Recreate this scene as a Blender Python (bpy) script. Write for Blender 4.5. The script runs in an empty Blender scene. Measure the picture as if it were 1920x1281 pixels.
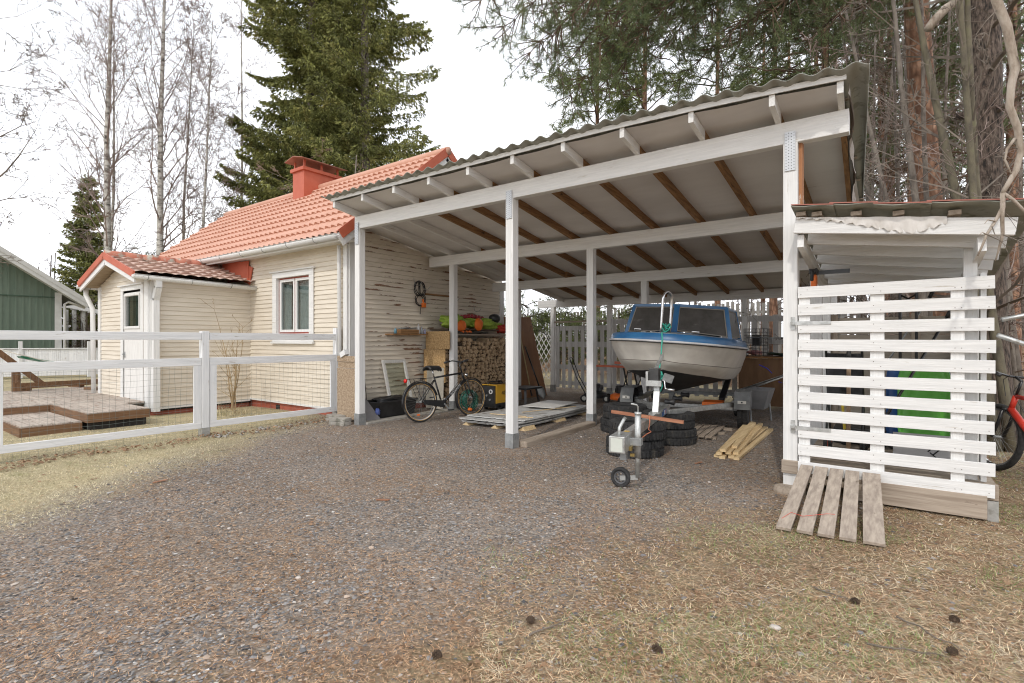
import bpy, math, random
import numpy as np
from mathutils import Vector, Matrix, Euler
R = math.radians
random.seed(7); np.random.seed(7)
S = bpy.context.scene
COL = S.collection
# ---------------------------------------------------------------- camera, sky, sun, exposure
CAM = Vector((7.1646, -5.5269, 1.4)); YAW = R(36.2)
cam = bpy.data.objects.new("camera", bpy.data.cameras.new("camera")); COL.objects.link(cam)
cam.location = CAM; cam.rotation_euler = (R(90), 0, YAW)
cam.data.sensor_width = 36; cam.data.lens = 18.45; cam.data.shift_y = -0.0013
cam.data.clip_start = 0.05; cam.data.clip_end = 1500
S.camera = cam
SUN_AZ = Vector((0.22, -1, 0)).normalized(); SUN_EL = R(43)
sun = bpy.data.objects.new("sun", bpy.data.lights.new("sun", 'SUN')); COL.objects.link(sun)
sun.data.energy = 1.0; sun.data.angle = R(1.6); sun.data.color = (1.0, 0.95, 0.87)
sdir = Vector((SUN_AZ.x*math.cos(SUN_EL), SUN_AZ.y*math.cos(SUN_EL), math.sin(SUN_EL)))
sun.rotation_euler = sdir.to_track_quat('Z', 'Y').to_euler()
W = bpy.data.worlds.new("World"); S.world = W; W.use_nodes = True
nt = W.node_tree; N = nt.nodes; L = nt.links; N.clear()
wo = N.new('ShaderNodeOutputWorld'); bg = N.new('ShaderNodeBackground'); sky = N.new('ShaderNodeTexSky')
sky.sky_type = 'NISHITA'; sky.sun_disc = False; sky.sun_elevation = SUN_EL
sky.sun_rotation = math.atan2(SUN_AZ.x, SUN_AZ.y); sky.air_density = 1; sky.dust_density = 3
tc = N.new('ShaderNodeTexCoord'); nz = N.new('ShaderNodeTexNoise'); nz.inputs['Scale'].default_value = 2.2
nz.inputs['Detail'].default_value = 6; nz.inputs['Roughness'].default_value = .55
mp = N.new('ShaderNodeMapping'); mp.inputs['Scale'].default_value = (1, 1, 3.2)
cr = N.new('ShaderNodeValToRGB'); cr.color_ramp.elements[0].position = .3; cr.color_ramp.elements[0].color = (8.6, 8.9, 9.5, 1)
cr.color_ramp.elements[1].position = .72; cr.color_ramp.elements[1].color = (10.2, 10.2, 10.35, 1)
mx = N.new('ShaderNodeMixRGB'); mx.inputs['Fac'].default_value = .90
L.new(tc.outputs['Generated'], mp.inputs['Vector']); L.new(mp.outputs[0], nz.inputs['Vector']); L.new(nz.outputs['Fac'], cr.inputs['Fac'])
sx_ = N.new('ShaderNodeSeparateXYZ'); L.new(tc.outputs['Generated'], sx_.inputs[0])
hr_ = N.new('ShaderNodeMapRange'); hr_.inputs['From Min'].default_value = 0; hr_.inputs['From Max'].default_value = .7; hr_.inputs['To Min'].default_value = 1.22; hr_.inputs['To Max'].default_value = .86; L.new(sx_.outputs[2], hr_.inputs['Value'])
vm_ = N.new('ShaderNodeVectorMath'); vm_.operation = 'SCALE'; L.new(mx.outputs[0], vm_.inputs[0]); L.new(hr_.outputs[0], vm_.inputs['Scale'])
L.new(sky.outputs[0], mx.inputs[1]); L.new(cr.outputs[0], mx.inputs[2]); L.new(vm_.outputs[0], bg.inputs['Color'])
bg.inputs['Strength'].default_value = 0.137; L.new(bg.outputs[0], wo.inputs['Surface'])
S.view_settings.view_transform = 'Standard'; S.view_settings.look = 'None'; S.view_settings.exposure = 0.3; S.view_settings.gamma = 1
S.render.engine = 'CYCLES'; S.cycles.use_denoising = True; S.cycles.denoising_prefilter = 'ACCURATE'; S.cycles.filter_width = 1.1; S.cycles.sample_clamp_indirect = 4; S.cycles.use_adaptive_sampling = False; S.cycles.max_bounces = 10; S.cycles.diffuse_bounces = 7; S.cycles.transparent_max_bounces = 16
# ---------------------------------------------------------------- helpers
_f = Vector((-math.sin(YAW), math.cos(YAW), 0)); _r = Vector((math.cos(YAW), math.sin(YAW), 0))
def at(px, d, z=0.0):
    "ground point seen in photo column px at depth d metres"
    p = CAM + _r*((px-960)/984*d) + _f*d
    return Vector((p.x, p.y, z))
OFF = {}
def tag(o, label=None, cat=None, group=None, kind=None):
    if label: o['label'] = label
    if cat: o['category'] = cat
    if group: o['group'] = group
    if kind: o['kind'] = kind
    return o
def thing(name, label, cat, loc=(0, 0, 0), group=None, rz=0):
    o = bpy.data.objects.new(name, None); COL.objects.link(o)
    o.empty_display_size = .2; o.location = loc; o.rotation_euler = (0, 0, rz)
    OFF[o.name] = Vector(loc) if rz == 0 else Vector((0, 0, 0))
    return tag(o, label, cat, group)
def basis(d, up=(0, 0, 1)):
    d = Vector(d).normalized(); up = Vector(up)
    if abs(d.dot(up)) > .995: up = Vector((0, 1, 0)) if abs(d.y) < .9 else Vector((1, 0, 0))
    s = d.cross(up).normalized(); t = s.cross(d).normalized()
    return d, s, t
class MB:
    def __init__(self): self.v = []; self.f = []; self.m = []
    def add(self, vs, fs, mi=0):
        b = len(self.v); self.v += [tuple(x) for x in vs]
        for q in fs: self.f.append([b+i for i in q]); self.m.append(mi)
        return self
    def box(self, x0, x1, y0, y1, z0, z1, mi=0):
        vs = [(x0,y0,z0),(x1,y0,z0),(x1,y1,z0),(x0,y1,z0),(x0,y0,z1),(x1,y0,z1),(x1,y1,z1),(x0,y1,z1)]
        return self.add(vs, [(0,3,2,1),(4,5,6,7),(0,1,5,4),(1,2,6,5),(2,3,7,6),(3,0,4,7)], mi)
    def bar(self, p0, p1, w, h, up=(0, 0, 1), mi=0, w2=None, h2=None):
        p0 = Vector(p0); p1 = Vector(p1); d, s, t = basis(p1-p0, up); vs = []
        for p, a, b in ((p0, w, h), (p1, w2 or w, h2 or h)):
            for i, j in ((-1,-1),(1,-1),(1,1),(-1,1)): vs.append(p + s*(i*a/2) + t*(j*b/2))
        return self.add(vs, [(0,1,2,3),(7,6,5,4),(0,4,5,1),(1,5,6,2),(2,6,7,3),(3,7,4,0)], mi)
    def tube(self, pts, r, n=8, mi=0, closed=False, cap=True):
        pts = [Vector(p) for p in pts]; k = len(pts)
        rs = r if isinstance(r, (list, tuple)) else [r]*k
        vs = []; up = Vector((0, 0, 1)); prev = None
        for i, p in enumerate(pts):
            if closed: d = pts[(i+1) % k]-pts[i-1]
            else: d = pts[min(i+1, k-1)]-pts[max(i-1, 0)]
            if d.length < 1e-9: d = Vector((0, 0, 1))
            d.normalize()
            if prev is None: _, s, t = basis(d)
            else:
                s = prev - d*prev.dot(d)
                if s.length < 1e-4: _, s, t = basis(d)
                s.normalize(); t = s.cross(d).normalized()
            prev = s
            for j in range(n):
                a = 2*math.pi*j/n; vs.append(p + s*(math.cos(a)*rs[i]) + t*(math.sin(a)*rs[i]))
        fs = []
        for i in range(k if closed else k-1):
            for j in range(n):
                a = i*n+j; b = i*n+(j+1) % n; c = ((i+1) % k)*n+(j+1) % n; d_ = ((i+1) % k)*n+j
                fs.append((a, b, c, d_))
        if cap and not closed: fs.append(tuple(range(n-1, -1, -1))); fs.append(tuple((k-1)*n+j for j in range(n)))
        return self.add(vs, fs, mi)
    def lathe(self, prof, c, axis=(0, 0, 1), n=24, mi=0, closed=False):
        c = Vector(c); d, s, t = basis(axis); vs = []
        for (r, h) in prof:
            for j in range(n):
                a = 2*math.pi*j/n; vs.append(c + d*h + s*(r*math.cos(a)) + t*(r*math.sin(a)))
        fs = []; k = len(prof)
        for i in range(k if closed else k-1):
            for j in range(n):
                fs.append((i*n+j, ((i+1) % k)*n+j, ((i+1) % k)*n+(j+1) % n, i*n+(j+1) % n))
        return self.add(vs, fs, mi)
    def prism(self, poly, ext, mi=0):
        poly = [Vector(p) for p in poly]; e = Vector(ext); n = len(poly)
        fs = [tuple(range(n)), tuple(range(2*n-1, n-1, -1))] + [(i, n+i, n+(i+1) % n, (i+1) % n) for i in range(n)]
        return self.add(poly+[p+e for p in poly], fs, mi)
    def grid(self, P, mi=0, flip=False):
        "P: list of rows of points"
        nr = len(P); nc = len(P[0]); vs = [p for r_ in P for p in r_]
        fs = []
        for i in range(nr-1):
            for j in range(nc-1):
                q = (i*nc+j, i*nc+j+1, (i+1)*nc+j+1, (i+1)*nc+j); fs.append(q[::-1] if flip else q)
        return self.add(vs, fs, mi)
    def build(self, name, mats, parent=None, loc=None, smooth=False, bevel=0, off=None):
        if not isinstance(mats, (list, tuple)): mats = [mats]
        me = mesh_from(name, np.array(self.v, dtype=np.float32).reshape(-1, 3), self.f, self.m, mats, smooth,
                       OFF[parent.name] if (parent and off is None) else (Vector(off) if off is not None else (Vector(loc) if loc is not None else Vector((0, 0, 0)))))
        o = bpy.data.objects.new(name, me); COL.objects.link(o)
        if parent: o.parent = parent; OFF[o.name] = OFF[parent.name]
        else:
            if loc is not None: o.location = loc
            OFF[o.name] = Vector(loc) if loc is not None else Vector((0, 0, 0))
        if bevel:
            b = o.modifiers.new("bevel", 'BEVEL'); b.width = bevel; b.segments = 2; b.limit_method = 'ANGLE'; b.angle_limit = R(40)
        return o
def mesh_from(name, V, F, Mi, mats, smooth, off):
    me = bpy.data.meshes.new(name)
    V = V - np.array(off, dtype=np.float32)
    me.vertices.add(len(V)); me.vertices.foreach_set('co', V.ravel())
    if isinstance(F, np.ndarray):
        nf, k = F.shape; me.loops.add(nf*k); me.loops.foreach_set('vertex_index', F.ravel().astype(np.int32))
        me.polygons.add(nf); me.polygons.foreach_set('loop_start', np.arange(0, nf*k, k, dtype=np.int32))
        me.polygons.foreach_set('loop_total', np.full(nf, k, dtype=np.int32))
    else:
        lens = np.array([len(q) for q in F], dtype=np.int32); nf = len(F)
        fl = np.array([i for q in F for i in q], dtype=np.int32)
        me.loops.add(len(fl)); me.loops.foreach_set('vertex_index', fl); me.polygons.add(nf)
        st = np.zeros(nf, dtype=np.int32); st[1:] = np.cumsum(lens)[:-1]
        me.polygons.foreach_set('loop_start', st); me.polygons.foreach_set('loop_total', lens)
        if Mi is not None and any(Mi): me.polygons.foreach_set('material_index', np.array(Mi, dtype=np.int32))
    me.polygons.foreach_set('use_smooth', np.full(nf, bool(smooth)))
    for m in mats: me.materials.append(m)
    me.update(calc_edges=True); me.validate()
    return me
def copy_tree(o, parent=None):
    c = o.copy(); COL.objects.link(c); c.parent = parent
    for ch in [x for x in bpy.data.objects if x.parent == o]: copy_tree(ch, c)
    return c
def part(mb, name, mats, parent, **k): return mb.build(name, mats, parent, **k)
def bx(name, mats, parent, *a, **k): return MB().box(*a).build(name, mats, parent, **k)
# ---------------------------------------------------------------- materials
MATS = {}
def pm(name, c1, c2=None, scale=4.0, detail=5, lo=.35, hi=.65, rough=.7, metal=0, bump=0, bscale=None, c3=None, s3=2.0, lo3=.55, hi3=.62, spec=.5, island=0, coat=0, trans=0, rough2=None):
    "two-tone noise material; c3 adds patches (wear, moss, stains) of their own shape; island varies value per loose piece"
    if name in MATS: return MATS[name]
    m = bpy.data.materials.new(name); m.use_nodes = True; t = m.node_tree; n = t.nodes; l = t.links
    b = n['Principled BSDF']; b.inputs['Roughness'].default_value = rough; b.inputs['Metallic'].default_value = metal
    b.inputs['Specular IOR Level'].default_value = spec; b.inputs['Coat Weight'].default_value = coat
    co = n.new('ShaderNodeTexCoord'); c2 = c2 or c1
    def noise(s, det):
        mpn = n.new('ShaderNodeMapping'); mpn.inputs['Scale'].default_value = s if isinstance(s, (tuple, list)) else (s, s, s)
        l.new(co.outputs['Object'], mpn.inputs['Vector']); q = n.new('ShaderNodeTexNoise'); q.inputs['Scale'].default_value = 1
        q.inputs['Detail'].default_value = det; q.inputs['Roughness'].default_value = .6; l.new(mpn.outputs[0], q.inputs['Vector']); return q
    def ramp(src, a, b_, ca, cb):
        r = n.new('ShaderNodeValToRGB'); r.color_ramp.elements[0].position = a; r.color_ramp.elements[1].position = b_
        r.color_ramp.elements[0].color = (*ca, 1); r.color_ramp.elements[1].color = (*cb, 1); l.new(src, r.inputs['Fac']); return r
    q = noise(scale, detail); out = ramp(q.outputs['Fac'], lo, hi, c1, c2).outputs[0]
    if c3:
        q3 = noise(s3, 7); f = ramp(q3.outputs['Fac'], lo3, hi3, (0, 0, 0), (1, 1, 1)); mxn = n.new('ShaderNodeMixRGB')
        l.new(f.outputs[0], mxn.inputs['Fac']); l.new(out, mxn.inputs[1]); mxn.inputs[2].default_value = (*c3, 1); out = mxn.outputs[0]
    if island:
        g = n.new('ShaderNodeNewGeometry'); h = n.new('ShaderNodeHueSaturation'); mr = n.new('ShaderNodeMapRange')
        mr.inputs['To Min'].default_value = 1-island; mr.inputs['To Max'].default_value = 1+island
        l.new(g.outputs['Random Per Island'], mr.inputs['Value']); l.new(mr.outputs[0], h.inputs['Value']); l.new(out, h.inputs['Color']); out = h.outputs[0]
    l.new(out, b.inputs['Base Color'])
    if bump:
        qb = noise(bscale, 6) if bscale else q
        bn = n.new('ShaderNodeBump'); bn.inputs['Strength'].default_value = bump; bn.inputs['Distance'].default_value = .01
        l.new(qb.outputs['Fac'], bn.inputs['Height']); l.new(bn.outputs[0], b.inputs['Normal'])
    if trans:
        tr = n.new('ShaderNodeBsdfTranslucent'); l.new(out, tr.inputs['Color']); ms = n.new('ShaderNodeMixShader'); ms.inputs[0].default_value = trans
        l.new(b.outputs[0], ms.inputs[1]); l.new(tr.outputs[0], ms.inputs[2]); l.new(ms.outputs[0], n['Material Output'].inputs['Surface'])
    MATS[name] = m; return m
def ax(axis, lo=2.5, hi=45): return tuple(lo if c == axis else hi for c in 'xyz')
def wpaint(a, wear=.0): # painted white timber, grain along axis a
    return pm('white_paint_'+a, (.67, .67, .66), (.775, .77, .755), scale=ax(a), rough=.62, bump=.35, bscale=ax(a, 4, 90), c3=(.47, .43, .37), s3=ax(a, 3, 26), lo3=.655, hi3=.74)
def wold(a): # weathered fence paint with bare grey showing
    return pm('old_white_paint_'+a, (.68, .69, .70), (.80, .80, .80), scale=ax(a, 2, 30), rough=.7, bump=.5, bscale=ax(a, 4, 80), c3=(.40, .36, .31), s3=ax(a, 4, 30), lo3=.63, hi3=.72)
def wood(a, name, c1, c2, c3=None, **k): return pm(name+'_'+a, c1, c2, scale=ax(a, 2, 35), rough=.75, bump=.5, c3=c3, s3=ax(a, 5, 14), lo3=.64, hi3=.7, **k)
def brown(a): return wood(a, 'stained_timber', (.17, .085, .033), (.33, .18, .075), (.07, .035, .015))
def deckw(a): return wood(a, 'deck_brown', (.13, .065, .03), (.22, .12, .06), (.06, .03, .02))
def greyw(a): return wood(a, 'weathered_timber', (.27, .215, .165), (.42, .35, .28), (.15, .11, .08))
def cut(a): return wood(a, 'fresh_sawn_pine', (.52, .37, .19), (.70, .54, .32), (.38, .22, .09))
galv = pm('galvanised_steel', (.42, .43, .42), (.60, .61, .60), scale=18, rough=.42, metal=.75, bump=.1, c3=(.36, .36, .34), s3=9)
galv_d = pm('dull_zinc', (.26, .27, .27), (.38, .39, .39), scale=14, rough=.55, metal=.5, bump=.1)
black = pm('black_plastic', (.016, .016, .017), (.035, .035, .036), scale=9, rough=.45, bump=.05)
blackm = pm('black_paint_metal', (.012, .012, .013), (.022, .022, .024), scale=9, rough=.28)
rubber = pm('tyre_rubber', (.018, .018, .019), (.042, .042, .042), scale=25, rough=.85, bump=.3, c3=(.085, .075, .06), s3=11, lo3=.56, hi3=.7)
chrome = pm('polished_steel', (.62, .62, .62), (.70, .70, .70), scale=10, rough=.18, metal=1)
redp = pm('red_paint', (.55, .035, .02), (.62, .05, .03), scale=5, rough=.35)
orange = pm('orange_plastic', (.75, .14, .02), (.85, .2, .03), scale=8, rough=.5)
lime = pm('lime_fabric', (.22, .36, .04), (.38, .50, .08), scale=12, rough=.8, bump=.3)
concrete = pm('concrete', (.27, .25, .22), (.40, .38, .34), scale=9, rough=.9, bump=.5, bscale=60, c3=(.18, .17, .14), s3=4)
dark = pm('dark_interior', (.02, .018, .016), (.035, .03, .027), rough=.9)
def glassm(name, tint=(.75, .8, .8), mixv=.35, rough=.03):
    if name in MATS: return MATS[name]
    m = bpy.data.materials.new(name); m.use_nodes = True; t = m.node_tree; n = t.nodes; l = t.links; n.remove(n['Principled BSDF'])
    tr = n.new('ShaderNodeBsdfTransparent'); tr.inputs[0].default_value = (*tint, 1); gl = n.new('ShaderNodeBsdfGlossy'); gl.inputs['Roughness'].default_value = rough
    fr = n.new('ShaderNodeLayerWeight'); fr.inputs[0].default_value = .5; pw_ = n.new('ShaderNodeMath'); pw_.operation = 'POWER'; pw_.inputs[1].default_value = 4; ad = n.new('ShaderNodeMath'); ad.operation = 'MULTIPLY_ADD'; ad.inputs[1].default_value = .8; ad.inputs[2].default_value = .03+mixv*.2; ad.use_clamp = True
    l.new(fr.outputs['Facing'], pw_.inputs[0]); l.new(pw_.outputs[0], ad.inputs[0]); ms = n.new('ShaderNodeMixShader'); l.new(ad.outputs[0], ms.inputs[0]); l.new(tr.outputs[0], ms.inputs[1]); l.new(gl.outputs[0], ms.inputs[2])
    l.new(ms.outputs[0], n['Material Output'].inputs['Surface']); MATS[name] = m; return m
glass = glassm('window_glass')
# ---------------------------------------------------------------- ground
def ss(a, b, x):
    t = min(1, max(0, (x-a)/(b-a))); return t*t*(3-2*t)
def hgt(x, y):
    z = -0.03*ss(-1.3, -3, x)
    z += 1.35*ss(11.5, 16, y+.12*x) + .2*ss(6, 30, x-6)*ss(0, 8, y)
    z += .012*math.sin(x*1.7+y*.6)*math.sin(y*1.3-x*.4)*ss(0.5, 2.5, math.hypot(x-3, y-2)-4)
    return z
def axis_steps(lo, hi, step, far):
    c = list(np.arange(lo, hi, step)); s = step; x = hi
    while x < far: c.append(x); s *= 1.25; x += s
    s = step; x = lo-s
    while x > -far: c.insert(0, x); s *= 1.25; x -= s
    return c
X = axis_steps(-14, 14, .35, 420); Y = axis_steps(-8, 14, .35, 420)
g = MB().grid([[(x, y, hgt(x, y)) for x in X] for y in Y])
def ground_mat():
    m = bpy.data.materials.new('ground'); m.use_nodes = True; t = m.node_tree; n = t.nodes; l = t.links; b = n['Principled BSDF']
    b.inputs['Roughness'].default_value = .95; b.inputs['Specular IOR Level'].default_value = .2
    geo = n.new('ShaderNodeNewGeometry'); P = geo.outputs['Position']
    def noise(s, det=6, r=.6):
        q = n.new('ShaderNodeTexNoise'); q.inputs['Scale'].default_value = s; q.inputs['Detail'].default_value = det; q.inputs['Roughness'].default_value = r
        l.new(P, q.inputs['Vector']); return q.outputs['Fac']
    def ramp(src, *st):
        r = n.new('ShaderNodeValToRGB'); e = r.color_ramp.elements
        for i, (p, c) in enumerate(st):
            if i < 2: el = e[i]; el.position = p
            else: el = e.new(p)
            el.color = (*c, 1) if isinstance(c, tuple) else (c, c, c, 1)
        l.new(src, r.inputs['Fac']); return r.outputs[0]
    def math_(op, a, c, clamp=False):
        q = n.new('ShaderNodeMath'); q.operation = op; q.use_clamp = clamp
        for i, v in enumerate((a, c)):
            if isinstance(v, (int, float)): q.inputs[i].default_value = v
            else: l.new(v, q.inputs[i])
        return q.outputs[0]
    def mix(f, a, c):
        q = n.new('ShaderNodeMixRGB')
        if isinstance(f, (int, float)): q.inputs[0].default_value = f
        else: l.new(f, q.inputs[0])
        for i, v in ((1, a), (2, c)):
            if isinstance(v, tuple): q.inputs[i].default_value = (*v, 1)
            else: l.new(v, q.inputs[i])
        return q.outputs[0]
    def mapr(src, a, c):
        q = n.new('ShaderNodeMapRange'); q.interpolation_type = 'SMOOTHSTEP'; l.new(src, q.inputs['Value']); q.inputs['From Min'].default_value = a; q.inputs['From Max'].default_value = c; return q.outputs[0]
    sx = n.new('ShaderNodeSeparateXYZ'); l.new(P, sx.inputs[0]); x, y = sx.outputs[0], sx.outputs[1]
    vo = n.new('ShaderNodeTexVoronoi'); vo.inputs['Scale'].default_value = 48; l.new(P, vo.inputs['Vector'])
    vcol = n.new('ShaderNodeSeparateColor'); l.new(vo.outputs['Color'], vcol.inputs[0])
    grav = ramp(vcol.outputs[0], (0, (.08, .076, .075)), (.5, (.24, .225, .215)), (.8, (.36, .335, .31)), (1, (.50, .47, .43)))
    fine = ramp(noise(60, 8, .7), (.34, (.09, .07, .055)), (.66, (.44, .36, .28)))
    base = mix(.5, grav, fine)
    soil = ramp(noise(42, 8, .75), (.34, (.06, .032, .018)), (.52, (.28, .18, .11)), (.68, (.52, .37, .24)))
    straw = ramp(noise(75, 8, .75), (.32, (.17, .13, .07)), (.52, (.54, .46, .29)), (.68, (.80, .71, .50)))
    green = ramp(noise(6, 5), (.45, 0.0), (.68, 1.0))
    patch = ramp(noise(.9, 5), (.36, 0.0), (.62, 1.0))
    n2 = noise(1.3, 5); d2 = math_('MULTIPLY', math_('SUBTRACT', n2, .5), 2.6)
    # needle litter patches over the gravel
    f1 = math_('MULTIPLY', patch, ramp(noise(14, 6), (.40, 0.0), (.6, 1.0)))
    col = mix(math_('MULTIPLY', f1, .75), base, soil)
    # dry lawn on the fence side
    la = math_('ADD', math_('ADD', x, math_('MULTIPLY', y, .62)), math_('MULTIPLY', d2, .55)); fl = mapr(la, -.6, -2.1)
    strawg = mix(math_('MULTIPLY', green, .22), straw, (.13, .16, .04))
    col = mix(fl, col, strawg)
    # worn grass and litter near the slatted store on the right
    la = math_('ADD', math_('SUBTRACT', x, math_('MULTIPLY', y, .35)), math_('MULTIPLY', d2, .9)); fr = math_('MULTIPLY', mapr(la, 6.0, 7.3), 1.0)
    litter = mix(math_('MULTIPLY', ramp(noise(3.5, 5), (.48, 0.0), (.66, 1.0)), .45), soil, straw)
    litter = mix(math_('MULTIPLY', green, .35), litter, (.10, .13, .035))
    col = mix(fr, col, litter)
    # far yard: dry grass, then leaf-covered bank
    yb = math_('ADD', y, math_('MULTIPLY', x, .25)); fy = mapr(math_('ADD', yb, d2), 7.3, 8.2); col = mix(fy, col, straw)
    fb = mapr(math_('ADD', yb, math_('MULTIPLY', d2, 1)), 11.3, 12.2); col = mix(fb, col, mix(.35, soil, (.26, .18, .13)))
    var = ramp(noise(.55, 4), (.35, .82), (.65, 1.08)); vm = n.new('ShaderNodeMixRGB'); vm.blend_type = 'MULTIPLY'; vm.inputs[0].default_value = 1; l.new(col, vm.inputs[1]); l.new(var, vm.inputs[2]); col = vm.outputs[0]
    l.new(col, b.inputs['Base Color'])
    hb = math_('ADD', math_('MULTIPLY', vo.outputs['Distance'], -1.2), noise(70, 8, .7)); bn = n.new('ShaderNodeBump'); bn.inputs['Strength'].default_value = .8; bn.inputs['Distance'].default_value = .012
    l.new(hb, bn.inputs['Height']); l.new(bn.outputs[0], b.inputs['Normal'])
    return m
gm = ground_mat()
gr = g.build('ground', gm, smooth=True); tag(gr, 'gravel yard with dry lawn at the fence and needle litter', 'ground', kind='structure')
# scattered surface stuff: stones, needles, grass blades, leaves (numpy triangles)
rng = np.random.default_rng(3)
def field(n, fn_density, near=0.9, far=11.0, pw=1.0, pxr=(-60, 1980)):
    "random ground points in view, denser near the camera, kept where fn_density allows"
    d = near*(far/near)**(rng.random(n)**pw); px = rng.uniform(*pxr, n)
    cx = (px-960)/984*d; x = CAM.x + _r.x*cx + _f.x*d; y = CAM.y + _r.y*cx + _f.y*d
    k = rng.random(n) < fn_density(x, y); return x[k], y[k], d[k]
lawnf = lambda x, y: 1/(1+np.exp((x+.62*y+1.35+.35*np.sin(x*2.1+y)+.3*np.sin(y*3.3))*4))
rightf = lambda x, y: 1/(1+np.exp(-(x-.35*y-6.6+.4*np.sin(x*1.9+y*2.3)+.25*np.sin(y*4.1))*4))
def patchn(x, y): return .5+.28*np.sin(x*2.3+1.3*np.sin(y*1.7))+.28*np.sin(y*2.9+1.1*np.sin(x*2.2+1))
hz = np.vectorize(hgt)
def tris(x, y, z, L_, wd, up, curl=0.0):
    "thin triangles lying/standing at points; L_ length, wd width, up = vertical component"
    n = len(x); a = rng.uniform(0, 2*np.pi, n); dx = np.cos(a); dy = np.sin(a)
    h = np.sqrt(np.maximum(0, 1-up**2)); P = np.stack([x, y, z], 1)
    D = np.stack([dx*h, dy*h, up], 1)*L_[:, None]; Sd = np.stack([-dy, dx, np.zeros(n)], 1)*(wd/2)[:, None]
    V = np.stack([P-Sd, P+Sd, P+D], 1).reshape(-1, 3); F = np.arange(3*n).reshape(-1, 3); return V, F
def quadsf(x, y, z, L_, wd, tilt):
    n = len(x); a = rng.uniform(0, 2*np.pi, n); d = np.stack([np.cos(a), np.sin(a), rng.uniform(-1, 1, n)*tilt], 1); s = np.stack([-np.sin(a), np.cos(a), rng.uniform(-1, 1, n)*tilt], 1)
    P = np.stack([x, y, z], 1); d *= (L_/2)[:, None]; s *= (wd/2)[:, None]
    j = rng.uniform(.5, 1.1, (n, 4))[:, :, None]
    V = np.stack([P-d*j[:, 0], P-s*j[:, 1], P+d*j[:, 2], P+s*j[:, 3]], 1).reshape(-1, 3); return V, np.arange(4*n).reshape(-1, 4)
def stuffobj(name, V, F, mat, label, cat):
    me = mesh_from(name, V.astype(np.float32), F, None, [mat], False, (0, 0, 0)); o = bpy.data.objects.new(name, me); COL.objects.link(o)
    OFF[o.name] = Vector((0, 0, 0)); return tag(o, label, cat, kind='stuff')
# stones: flat pyramids
x, y, d = field(120000, lambda x, y: (1-lawnf(x, y))*(1-.85*rightf(x, y))*(1-.5*(patchn(x, y) > .6))*(y < 7), .9, 11, .8)
n = len(x); sz = rng.uniform(.003, .0105, n)*(1+.06*d)*np.where(rng.random(n) < .03, 1.9, 1); z = hz(x, y)
a = rng.uniform(0, 6.28, n); V = []
for k in range(5):
    th = a + k*2*np.pi/5; rr = sz*rng.uniform(.6, 1.1, n); V.append(np.stack([x+np.cos(th)*rr, y+np.sin(th)*rr, z+.001+rng.uniform(0, .3, n)*sz], 1))
V.append(np.stack([x+rng.uniform(-.3, .3, n)*sz, y+rng.uniform(-.3, .3, n)*sz, z+sz*rng.uniform(.3, .7, n)], 1))
V = np.stack(V, 1).reshape(-1, 3); b0 = (np.arange(n)*6)[:, None]; F = np.concatenate([b0+np.array([[k, (k+1) % 5, 5]]) for k in range(5)], 0)
def stone_mat():
    m = pm('gravel_stones', (.13, .13, .135), (.22, .215, .215), scale=30, rough=.9)
    t = m.node_tree; n_ = t.nodes; l = t.links; g_ = n_.new('ShaderNodeNewGeometry'); r = n_.new('ShaderNodeValToRGB'); e = r.color_ramp.elements
    e[0].position = 0; e[0].color = (.055, .054, .056, 1); e[1].position = .55; e[1].color = (.24, .235, .235, 1)
    for p, c in ((.82, (.37, .35, .33)), (.93, (.46, .32, .22)), (.985, (.50, .48, .45)), (1, (.66, .63, .6))): q = e.new(p); q.color = (*c, 1)
    l.new(g_.outputs['Random Per Island'], r.inputs['Fac']); l.new(r.outputs[0], n_['Principled BSDF'].inputs['Base Color']); return m
stuffobj('gravel', V, F, stone_mat(), 'crushed grey gravel strewn over the yard', 'gravel')
# needles and straw
x, y, d = field(170000, lambda x, y: np.clip(.32+.9*(patchn(x, y) > .45)+rightf(x, y), 0, 1)*(1-.9*lawnf(x, y))*np.where((y > .4) & (x > -.8), .25, 1), .9, 9, .8)
n = len(x); V, F = tris(x, y, hz(x, y)+rng.uniform(.002, .010, n), rng.uniform(.02, .055, n), rng.uniform(.0012, .0028, n)*(1+.12*d), rng.uniform(-.05, .16, n))
nm = pm('fallen_needles', (.30, .15, .07), (.60, .42, .26), scale=40, rough=.9, island=.75)
stuffobj('pine_needles', V, F, nm, 'brown fallen pine needles scattered on the gravel', 'needles')
# dry lawn and sparse green grass
x, y, d = field(190000, lambda x, y: lawnf(x, y)*(x > -7)*np.where((x > -8) & (x < -3.1) & (y > -3.6), 0, 1), 2.5, 13, .75, (-60, 900))
n = len(x); V, F = tris(x, y, hz(x, y), rng.uniform(.014, .042, n), rng.uniform(.0018, .0035, n)*(1+.12*d), rng.uniform(.05, .6, n))
sm = pm('dry_grass', (.50, .42, .26), (.72, .65, .46), scale=1.3, rough=.9, island=.55, c3=(.26, .27, .10), s3=1.6, lo3=.58, hi3=.68, trans=.25)
stuffobj('dry_grass', V, F, sm, 'short straw coloured winter grass by the fence', 'grass')
x, y, d = field(60000, lambda x, y: rightf(x, y)*(.1+1.0*(patchn(y*1.7+3, x*1.4) > .62)), .9, 9, .8, (900, 1980))
n = len(x); V, F = tris(x, y, hz(x, y), rng.uniform(.02, .055, n), rng.uniform(.0015, .0035, n)*(1+.12*d), rng.uniform(.15, .85, n))
sg = pm('green_grass', (.17, .25, .07), (.34, .42, .16), scale=2, rough=.85, island=.35, trans=.25)
stuffobj('green_grass', V, F, sg, 'sparse green spring grass beside the slatted store', 'grass')
x, y, d = field(70000, lambda x, y: rightf(x, y)*.9, .9, 9, .8, (900, 1980))
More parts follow.
